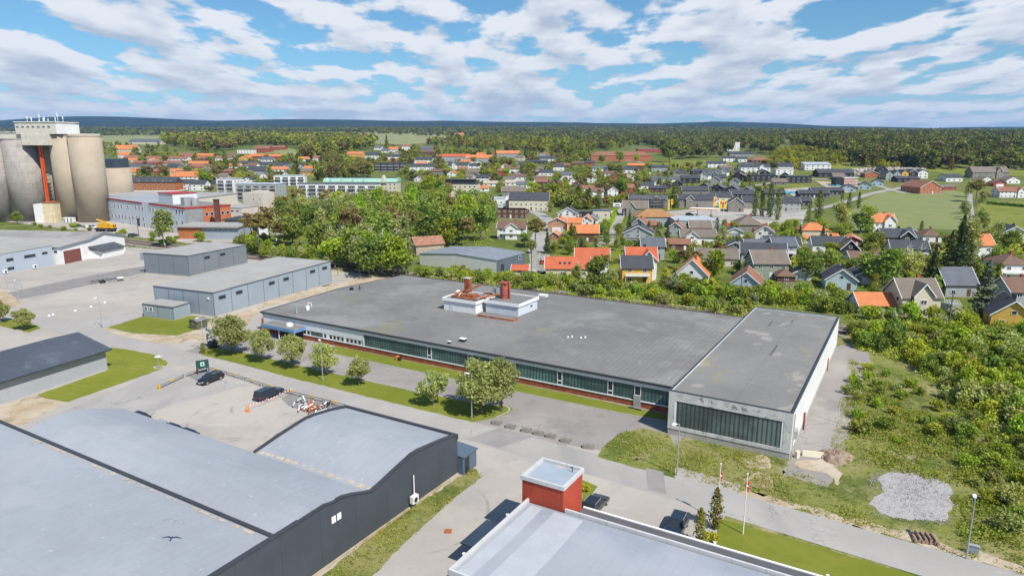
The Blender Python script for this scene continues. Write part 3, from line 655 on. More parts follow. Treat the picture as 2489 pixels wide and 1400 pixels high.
# white gabled store and pale-blue works hall at the far left
fr = Frame((153, 643), (306, 610)); t = thing('gabled_store', 'white gabled store with brown roller door and striped grey roof', 'industrial hall', (fr.a[0], fr.a[1], 0), fr.rz-math.pi/2)
# local: +y runs along the gable wall, body behind at -x
gp = [(0, 6.1), (9, 6.7), (13.5, 7.0), (20.6, 8.6), (31.3, 6.1)]
MB().ext([(0, 0)]+gp+[(31.3, 0)], -95, 0, 0).build('wall', m_white, t)
m_fc = mat('fibre_cement_roof', (.33, .315, .30), .9, var=.15, vs=.1, stain=(((.20, .19, .185), .05, .5, .6, .6), ((.42, .39, .35), .3, .6, .7, .5)), lines=((0, 1.1, .08, .25), (1, 1.6, .04, .3)))
rp = lambda a, dz: [(y, z+dz) for y, z in a]
fw = [(-.6, 6.06), (9, 6.72), (13.5, 7.02)]
MB().ext(rp(fw, .02)+rp(fw[::-1], .22), -95, .3).build('roof', m_groof, t)
bk = [(13.5, 7.02), (20.6, 8.62), (31.9, 6.0)]
MB().ext(rp(bk, .02)+rp(bk[::-1], .22), -95, .3).build('roof', m_fc, t)
al = fw+bk[1:]
MB().ext(rp(al, -.25)+rp(al[::-1], .30), .3, .5).build('bargeboard', mat('grey_flashing', (.20, .22, .25), .5), t)
MB().box(0, .08, .9, 8.6, 0, 4.6).build('roller_door', mat('brown_door', (.20, .07, .055), .6, lines=((2, .5, .05, .3),)), t)
MB().box(.02, .12, 9.1, 9.3, .1, 5.6).build('downpipe', m_trim, t)
pc = MB().prism([(0, 13.), (4.4, 14), (4.4, 25), (0, 25)], 0, [3.2, 2.6, 2.6, 3.2]).build('porch', m_white, t)
MB().prism([(0, 12.2), (5, 12.6), (5, 25.6), (0, 25.6)], [4.3, 2.65, 2.65, 4.3], [4.5, 2.85, 2.85, 4.5]).build('porch_roof', mat('charcoal_felt', (.075, .085, .10), .8, var=.2), pc)
win(t, -2.2, -.02, 4.0, 1.6, 1.0, 'f'); 
fr = Frame((0, 668), (131, 644)); t = thing('steel_hall', 'pale blue works hall with rows of small windows, cut by the left edge', 'industrial hall', (fr.a[0], fr.a[1], 0), fr.rz)
m_pb = mat('pale_blue_cladding', (.38, .43, .49), .5, var=.04, vs=.15, lines=((0, 5.2, .012, .4), (0, .4, .06, .06)))
MB().prism([(-30, 0), (19.3, 0), (19.3, 22), (-30, 22)], 0, [5.9, 6.9, 6.9, 5.9]).build('wall', m_pb, t)
MB().prism([(-30, -.15), (19.45, -.15), (19.45, 22), (-30, 22)], [5.9, 6.9, 6.9, 5.9], [6.1, 7.1, 7.1, 6.1]).build('roof', m_groof, t)
for (px_, py_, w_, h_, mu) in ((24, 635, 2.4, 1., 2), (73, 626, 4., 1., 4), (109, 618, 2., .8, 2), (27, 657, 2.2, .9, 2)):
    s_, z_ = fr.sz(px_, py_); win(t, s_, -.02, max(z_, 1.), w_, h_, 'f', m_glass, m_gjoint, mull=mu)
for px_, py_ in ((10, 669), (82, 655)):
    s_, _ = fr.sz(px_, py_); hp = thing('heat_pump', ['white heat pump unit at the left end of the pale blue hall', 'white heat pump unit below the four-pane window of the pale blue hall'][px_ > 50], 'heat pump', (fr.a[0]+fr.d[0]*s_-fr.n[0]*.7, fr.a[1]+fr.d[1]*s_-fr.n[1]*.7, 0), fr.rz)
    MB().box(-.6, .6, -.3, .3, .25, 1.4).build('casing', m_trim, hp); MB().box(-.5, .5, -.25, .25, 0, .25).build('stand', m_black, hp); MB().tube((0, -.33, .8), (0, -.3, .8), .4, n=14).build('fan', m_black, hp)
# shed with black roof at the left
fr = Frame((-90, 1012), (262, 897)); t = thing('dark_roofed_store', 'long grey store with dark pitched roof beside the lawn at the left', 'storage shed', (fr.a[0], fr.a[1], 0), fr.rz)
L = fr.L; m_gw = mat('mid_grey_cladding', (.36, .37, .39), .6, var=.04, vs=.2, lines=((0, .35, .08, .06), (0, 7., .008, .3)), vstreak=.1)
m_dr = mat('dark_steel_roof', (.075, .088, .112), .6, var=.14, vs=.12, stain=(((.14, .16, .19), .3, .56, .68, .5), ((.5, .5, .5), .9, .71, .735, .8)), lines=((0, .6, .05, .12),))
gp = [(0, 3.95), (8, 6.0), (16, 3.95)]
MB().ext([(0, 0)]+gp+[(16, 0)], 0, L).build('wall', m_gw, t)
ra = [(-.9, 3.75), (8, 6.05), (16.9, 3.75)]
MB().ext(ra+rp(ra[::-1], .22), -.6, L+.7).build('roof', m_dr, t)
MB().box(-.5, L+.6, -1.02, -.9, 3.72, 3.9).build('gutter', m_edge, t); MB().box(0, L, .0, .0+.02, 3.6, 3.9)
# curved-roof hall at the bottom left: three roof bays behind one dark wall
T = gthing('curved_roof_hall', 'huge dark hall with three blue-grey curved roof bays at the bottom left', 'industrial hall', -47.3, 37.8)
O = (-47.3, 37.8, 0)
pA = [(12, 5.6), (18, 6.1), (24, 6.35), (31, 6.35), (37.8, 6.1)]
pB = [(37.8, 6.1), (38.7, 6.45), (40.2, 6.8), (42, 6.98), (44, 6.85), (45.5, 6.55), (46.9, 6.15), (48.7, 5.55), (50.3, 4.95)]
pC = [(50.3, 4.95), (54, 5.65), (57.6, 6.2), (58.6, 6.32), (60, 6.3), (63, 5.95), (66, 5.35)]
def bay(pr, v0, v1, name):
    MB(O).ext(rp(pr, -.12)+pr[::-1], v0, v1).build('roof', m_steelroof, T, label=name)
bay(pA, -101, -47.6, 'flat front roof bay'); bay(pB, -94.2, -47.6, 'barrel-vaulted middle roof bay'); bay(pC, -66.3, -47.6, 'shallow-arched roof bay by the road')
MB(O).ext([(12, 0)]+rp(pA, -.13)+[(37.8, 0)], -100.9, -47.6).build('wall', m_darkclad, T)
MB(O).ext([(37.8, 0)]+rp(pB, -.13)+[(50.3, 0)], -94.1, -47.6).build('wall', m_darkclad, T)
MB(O).ext([(50.3, 0)]+rp(pC, -.13)+[(66, 0)], -66.2, -47.6).build('wall', m_darkclad, T)
wl = [(12, 5.9), (30, 6.45), (38, 6.6), (43.5, 6.75), (44.7, 6.5), (46, 6.45), (47.5, 6.05), (49, 5.5), (50.3, 5.1), (52, 5.4), (54, 5.85), (57.2, 6.5), (58.6, 6.5), (63, 6.0), (66.2, 5.5)]
MB(O).ext([(12, 0)]+wl+[(66.2, 0)], -47.6, -47.3).build('side_wall', m_darkclad, T)
MB(O).ext(rp(wl, .0)+rp(wl[::-1], .14), -47.75, -47.22).build('coping', m_edge, T)
cp = [(50.3, 5.0), (54, 5.75), (57.6, 6.3), (58.6, 6.42), (60, 6.4), (63, 6.08), (66.2, 5.5)]
MB(O).ext(rp(cp, -.3)+rp(cp[::-1], .16), -66.6, -66.2).build('coping', m_edge, T)
MB(O).box(-66.6, -47.22, 65.9, 66.3, 4.9, 5.62).build('coping', m_edge, T)
MB(O).box(-101, -47.6, 37.55, 37.95, 6.08, 6.3).build('roof_ridge_flashing', m_edge, T)
MB(O).box(-47.35, -47.15, 12, 66.1, 0, .32).build('plinth', m_dirt, T)
MB(O).box(-47.3, -47.24, 44.2, 44.75, 4.4, 5.1).box(-47.3, -47.24, 44.95, 45.5, 4.4, 5.1).build('wall_vent', m_trim, T)
# scum lines where rain gathers in the valleys
b = MB(O)
for k in range(13):
    v = -65.3+k*1.42+random.uniform(-.3, .3); L_ = random.uniform(.25, 1.0); n = 9; w_ = random.uniform(.16, .42)
    pts = [(v+L_*math.cos(2*math.pi*i/n)*random.uniform(.8, 1.2), 50.75+w_*math.sin(2*math.pi*i/n)*random.uniform(.7, 1.2)) for i in range(n)]
    b.add([(p[0], p[1], float(np.interp(p[1], [q[0] for q in pB+pC[1:]], [q[1] for q in pB+pC[1:]]))+.025) for p in pts], [tuple(range(n))])
for k in range(26):
    v = -90+k*1.55+random.uniform(-.5, .5); L_ = random.uniform(.2, 1.1); n = 9; w_ = random.uniform(.08, .3)
    pts = [(v+L_*math.cos(2*math.pi*i/n)*random.uniform(.8, 1.2), 37.2+w_*math.sin(2*math.pi*i/n)*random.uniform(.7, 1.2)) for i in range(n)]
    b.add([(p[0], p[1], float(np.interp(p[1], [q[0] for q in pA], [q[1] for q in pA]))+.03) for p in pts], [tuple(range(n))])
b.build('dirt_stain', mat('dried_silt', (.50, .42, .33), .95, var=.2, vs=2.), T)
hp = gthing('heat_pump', 'white heat pump with tall pipe on the dark wall of the curved hall', 'heat pump', -47.0, 56.6)
MB().box(0, .5, -.5, .5, .9, 1.8).build('casing', m_trim, hp); MB().tube((.1, .2, 1.8), (.1, .2, 4.2), .07).build('pipe', m_trim, hp); MB().tube((.5, 0, 1.3), (.53, 0, 1.3), .32, n=14).build('fan', m_black, hp)
t = gthing('lean_to_shed', 'small dark blue lean-to shed at the end of the dark hall', 'shed', -47.2, 66.3)
m_bl = mat('blue_grey_cladding', (.10, .14, .19), .5, var=.05, lines=((0, .3, .1, .15), (1, .3, .1, .15)))
MB().box(-2.9, .6, 0.1, 3.2, 0, 2.4).build('wall', m_bl, t); MB().prism([(-3, .05), (.8, .05), (.8, 3.4), (-3, 3.4)], [2.65, 2.4, 2.4, 2.65], [2.75, 2.5, 2.5, 2.75]).build('roof', m_bl, t); MB().box(.6, .64, .5, 1.5, 0, 2.1).build('door', m_black, t)
# front office hall with red tower
T = gthing('office_hall', 'flat-roofed hall with white roof edge and pale blue streaked roof, bottom centre', 'commercial building', -31.8, 42.7)
O = (-31.8, 42.7, 0)
MB(O).box(-31.7, 12, 42.8, 57, 0, 5.1).build('wall', mat('brown_brick', (.20, .09, .06), .8, var=.2, lines=((2, .09, .1, .2),)), T)
m_steelroof2 = mat('streaked_blue_roof', (.35, .37, .405), .6, var=.05, vs=.06, stain=(((.52, .44, .36), .16, .69, .74, .6), ((.62, .64, .66), 1.8, .67, .70, .6), ((.27, .29, .32), .3, .6, .7, .3)), lines=((0, 1.3, .04, .13), (1, 6.5, .006, .2)), alt=((.29, .315, .36), .05, .45, .6))
MB(O).box(-31.45, 11.8, 43, 56.75, 5.1, 5.22).build('roof', m_steelroof2, T)
for i, (a, b_) in enumerate(((-31.2, -29.8), (-28.5, -25.2))):
    MB(O).prism([(a, 43.1), (b_, 43.1), (b_+.2, 50), (b_+.1, 56.4), (a+.2, 56.4), (a+.15, 50)], 5.22, 5.235).build('roof_strip', mat('new_pale_membrane', (.42, .44, .475), .6, var=.05), T)
f = MB(O).box(-31.8, -31.55, 42.7, 57.1, 5., 5.58).box(-31.55, 12, 42.7, 42.95, 5., 5.58).box(-27.4, 12, 56.88, 57.1, 5., 5.58)
m_cap = mat('weathered_white_capping', (.56, .56, .56), .6, var=.06, lines=((0, 3., .015, .5), (1, 3., .015, .5)), vstreak=.25)
f.build('roof_edge', m_cap, T)
MB(O).box(-26.6, 12, 57.1, 60.3, 0, 3.95).build('wall', m_brick, T); MB(O).box(-27, 12, 57.1, 60.5, 3.95, 4.05).build('roof', mat('dark_roof_felt', (.11, .11, .118), .9, var=.1), T, label='narrow dark lower roof beside the car park')
MB(O).box(-27, 12, 60.5, 60.75, 3.75, 4.15).build('roof_edge', m_trim, T)
for v_ in (-31.9,): 
    for u_ in (45.5, 53.2): MB(O).cyl(v_-.1, u_, .16, 4.9, 5.5, 8).build('outlet', m_trim, T)
for v_ in (-13.2, -3.2): MB(O).cyl(v_, 60.85, .14, 3.7, 4.3, 8).build('outlet', m_trim, T)
MB(O).box(-31.3, -24, 42.55, 42.65, 4.0, 5.2).build('sign_board', mat('blue_white_sign', (.25, .4, .62), .5), T)
MB(O).box(-35.6, -31.85, 50.0, 54.9, 2.8, 2.95).build('canopy', mat('dark_blue_felt', (.035, .055, .085), .8, var=.15, lines=((1, .6, .06, .2),)), T)
T = gthing('red_tower', 'square red corrugated tower with white roof rim', 'tower', -32.5, 56.8)
O = (-32.5, 56.8, 0)
MB(O).box(-32.4, -27.6, 56.9, 61.5, 0, 7.6).build('wall', m_redclad, T)
f = MB(O).box(-32.55, -27.45, 56.75, 57.02, 7.6, 8.02).box(-32.55, -27.45, 61.38, 61.65, 7.6, 8.02).box(-32.55, -32.28, 57.02, 61.38, 7.6, 8.02).box(-27.72, -27.45, 57.02, 61.38, 7.6, 8.02)
f.build('roof_edge', m_cap, T); MB(O).box(-32.25, -27.75, 57.05, 61.35, 7.6, 7.72).build('roof', mat('tower_roof', (.34, .385, .45), .6, var=.05, alt=((.50, .44, .36), .22, .56, .66)), T)
MB(O).tube((-28.4, 60.7, 7.7), (-28.4, 60.7, 8.3), .05).tube((-28.4, 60.7, 8.2), (-28.7, 60.7, 8.2), .05).build('vent_pipe', m_black, T)
# small kiosks
t = thing('transformer_kiosk', 'small green transformer kiosk with pitched roof on the oval lawn', 'kiosk', (*G(482, 797)[:2], 0), R(-24)); m_kg = mat('kiosk_green', (.10, .115, .075), .6, lines=((0, .2, .1, .2), (1, .2, .1, .2)))
MB().box(-1.3, 1.3, -1.3, 1.5, 0, 1.9).build('wall', m_kg, t)
a_ = [(-1.5, 1.85), (0, 2.35), (1.5, 1.85)]; MB().ext([(p[0], p[1]) for p in a_]+[(p[0], p[1]+.1) for p in a_[::-1]], -1.5, 1.7, 1).build('roof', mat('kiosk_roof', (.2, .19, .18), .8), t)
MB().ext([(-1.3, 1.9), (0, 2.3), (1.3, 1.9)], -1.28, 1.48, 1).build('gable', m_kg, t)
MB().add([(-.35, -1.32, 1.3), (.0, -1.32, 1.3), (-.175, -1.32, 1.6)], [(0, 1, 2)]).build('warning_sign', mat('yellow_sign', (.75, .5, .02), .5), t)
# ------------------------------------------------ town houses
WC = dict(W=('house_white', (.72, .72, .70)), C=('house_cream', (.58, .53, .41)), Y=('house_yellow', (.62, .38, .08)), R=('house_red', (.33, .055, .03)), K=('house_black', (.035, .035, .038)),
          B=('house_pale_blue', (.42, .53, .58)), N=('house_brown', (.12, .06, .035)), T=('house_taupe', (.24, .22, .19)), G=('house_grey', (.34, .36, .36)), E=('house_brick', (.42, .14, .06)), V=('house_green_grey', (.25, .29, .22)), P=('house_pink_brick', (.50, .27, .18)))
RC = dict(O=('orange_tiles', (.60, .215, .085)), o=('red_tiles', (.50, .13, .06)), D=('charcoal_tiles', (.068, .073, .085)), B=('brown_tiles', (.19, .115, .085)), S=('slate_roof', (.125, .14, .165)), T=('taupe_tiles', (.20, .165, .135)),
          M=('russet_tiles', (.29, .135, .09)), P=('pale_metal_roof', (.42, .47, .52)), b=('beige_sheet_roof', (.48, .41, .34)), g=('mint_copper_roof', (.33, .55, .46)), t=('ochre_tiles', (.40, .21, .09)))
def wm(k): n, c = WC[k]; return mat(n, c, .75, var=.05, vs=.4, lines=((2, .35, .08, .12),))
def rm(k): n, c = RC[k]; return mat(n, c, .8, var=.14, vs=.35, lines=((2, .28, .2, .30), (0, .9, .04, .10)), stain=(tuple(x*.6 for x in c), .7, .55, .7, .4), objvar=.12)
def mstone(): return mat('house_plinth', (.35, .34, .33), .9, var=.1)
def dirs(px, y): 
    g = G(px, y); return g, (g[1]*math.cos(PIT)+EYE*math.sin(PIT)-g[2]*math.sin(PIT))/F
def house(x0, x1, y, typ, ang, dim, h, rise, wc, rc, label, flags='', cat='house', name='house', group=None):
    """x0..x1 pixel span of the near wall's foot, y its pixel row; S ridge across, G gable to us, F flat, H hipped, M mono"""
    g, mpp = dirs((x0+x1)/2, y); w_ = (x1-x0)*mpp/max(.7, math.cos(R(ang))); w_ = max(w_, 3)
    far = g[1] > 560
    t = thing(name, label, cat, (g[0], g[1], g[2]-.05), R(ang), group)
    W_, RF = wm(wc), rm(rc); a, d = w_/2, dim; ov = .45; hb = h+.05
    if typ == 'G': shp = 'G'
    if not far: MB().box(-a-.03, a+.03, -.03, d+.03, -.3, .35).build('plinth', mstone(), t)
    rz = rise
    if typ in 'SGM':
        if typ == 'S': pr = [(0, hb), (d/2, hb+rz), (d, hb)]; ax = 0; l0, l1 = -a, a
        elif typ == 'G': pr = [(-a, hb), (0, hb+rz), (a, hb)]; ax = 1; l0, l1 = 0, d
        else: pr = [(0, hb), (d, hb+rz)]; ax = 0; l0, l1 = -a, a
        MB().ext([(pr[0][0], 0)]+pr+[(pr[-1][0], 0)], l0, l1, ax).build('wall', W_, t)
        sl = rz/(pr[1][0]-pr[0][0]) if typ != 'M' else rz/d
        rr = [(pr[0][0]-ov, pr[0][1]-ov*sl+.02)]+([(pr[1][0], pr[1][1]+.02)] if typ != 'M' else [])+[(pr[-1][0]+ov, pr[-1][1]+(-ov*sl if typ != 'M' else ov*sl)+.02)]
        roof = MB().ext(rr+[(p[0], p[1]+.17) for p in rr[::-1]], l0-ov, l1+ov, ax).build('roof', RF, t)
        if not far or 'w' in flags:                           # white barge boards
            e = [(p[0], p[1]-.12) for p in rr]+[(p[0], p[1]+.2) for p in rr[::-1]]
            for q0, q1 in ((l0-ov-.1, l0-ov), (l1+ov, l1+ov+.1)): MB().ext(e, q0, q1, ax).build('bargeboard', m_trim, t)
    elif typ == 'H':
        MB().box(-a, a, 0, d, 0, hb).build('wall', W_, t); k = min(a, d/2)*.9; o = ov
        if a > d/2: ri = [(-a+k, d/2), (a-k, d/2)]
        else: ri = [(0, k), (0, d-k)]
        v = [(-a-o, -o, hb-.1), (a+o, -o, hb-.1), (a+o, d+o, hb-.1), (-a-o, d+o, hb-.1), (*ri[0], hb+rz), (*ri[1], hb+rz)]
        f = [(0, 1, 5, 4), (2, 3, 4, 5), (1, 2, 5), (3, 0, 4), (3, 2, 1, 0)] if a > d/2 else [(0, 1, 4), (1, 2, 5, 4), (2, 3, 5), (3, 0, 4, 5), (3, 2, 1, 0)]
        roof = MB().add(v, f).build('roof', RF, t)
    else:
        MB().box(-a, a, 0, d, 0, hb).build('wall', W_, t); roof = MB().box(-a-.2, a+.2, -.2, d+.2, hb, hb+.28).build('roof', RF, t)
    # openings
    fl = 2 if h > 4.2 else 1; n = max(1, int(w_/3.1)); nd = max(1, int(d/4.2)); gl = m_glass
    ww = 1.25 if not far else 1.7; wh = 1.15 if fl > 1 or not far else 1.3
    if far: n = max(1, int(w_/4.5)); nd = 1
    for k in range(fl):
        z = .95+k*2.65
        if z+1.2 > h+.1: continue
        for i in range(n):
            xx = -a+w_*(i+.5)/n
            if k == 0 and i == n//2 and not far and n > 1:
                MB().box(-.5, .5, -.06, .03, 0, 2.05).build('door', wm('N' if wc in 'WCBGTY' else 'W'), t).location = (xx, 0, .3); continue
            win(t, xx, -.01, z, ww, wh, 'f', gl, sub=not far, mull=2 if not far else 1)
        for i in range(nd):
            sgn = 'r' if g[0] < 0 else 'l'; yy = d*(i+.5)/nd
            win(t, (a+.01) if sgn == 'r' else -a-.01, yy, z, ww, wh, sgn, gl, sub=not far)
    if typ == 'G' and rz > 1.9: win(t, 0, -.01, h+.25, 1.1, 1.0, 'f', gl, sub=not far)
    if 'g' in flags: MB().box(-a*.55, a*.55, -.06, .02, .1, 2.3).build('garage_door', m_trim if wc != 'W' else m_gclad, t)
    if 'x' in flags:                                          # cross gable facing us
        cw = min(2.6, a*.5); cxx = {'l': -a*.4, 'r': a*.42}.get(flags[flags.index('x')+1:flags.index('x')+2], 0); top = hb+rz*.92
        dm = MB().ext([(cxx-cw, 0), (cxx-cw, hb+.35), (cxx, top-.25), (cxx+cw, hb+.35), (cxx+cw, 0)], -.9, d*.42, 1).build('gable_bay', W_, t)
        r2 = [(cxx-cw-.4, hb+.12), (cxx, top-.1), (cxx+cw+.4, hb+.12)]
        MB().ext(r2+[(p[0], p[1]+.16) for p in r2[::-1]], -1.35, d*.45, 1).build('gable_roof', RF, dm)
        MB().ext([(p[0], p[1]-.1) for p in r2]+[(p[0], p[1]+.2) for p in r2[::-1]], -1.45, -1.35, 1).build('bargeboard', m_trim, dm)
        for zz_ in ([.95, 3.4] if fl > 1 else [.95, 2.9]): win(t, cxx, -.93, zz_, 1.5, 1.1, 'f', gl, sub=not far, mull=2)
    if 'c' in flags or (not far and typ in 'SGH' and 'n' not in flags):
        cxx, cyy = (a*.25, d/2+.4) if typ != 'G' else (.5, d*.4)
        MB().box(cxx-.4, cxx+.4, cyy-.35, cyy+.35, hb+rz*.6, hb+rz+.9).build('chimney', m_black if rc in 'DSo' else m_brick, roof)
    if 'b' in flags:                                          # balcony on the front
        bb = MB().box(-a*.8, a*.8, -1.5, 0, 2.6, 2.75).build('balcony', m_trim, t); q = MB()
        q.box(-a*.8, a*.8, -1.5, -1.44, 3.5, 3.58); q.box(-a*.8, a*.8, -1.5, -1.46, 2.85, 3.3)
        for i in range(5): xx = -a*.8+a*1.6*i/4; q.box(xx-.04, xx+.04, -1.5, -1.42, 0 if i in (0, 4) else 2.7, 3.5)
        q.build('railing', m_trim if 'k' not in flags else m_black, bb)
    if 's' in flags:
        for i in range(3):
            sx = -a*.35+i*1.5; yy = d*.2; zz_ = hb+rz*.4
            MB().box(-.35, .35, -.45, .45, 0, .1).build('skylight', m_glass, roof).location = (sx, yy, zz_+.16); roof.children[-1].rotation_euler.x = math.atan2(rz, d/2)
    return t
HS = []
def H(s):
    for ln in s.strip().splitlines():
        if not ln.strip(): continue
        p = [q.strip() for q in ln.split('|')]; a = p[0].split(); HS.append((float(a[0]), float(a[1]), float(a[2]), a[3], float(a[4]), float(a[5]), float(a[6]), float(a[7]), a[8], a[9], p[1], a[10] if len(a) > 10 else '', p[2] if len(p) > 2 else None))
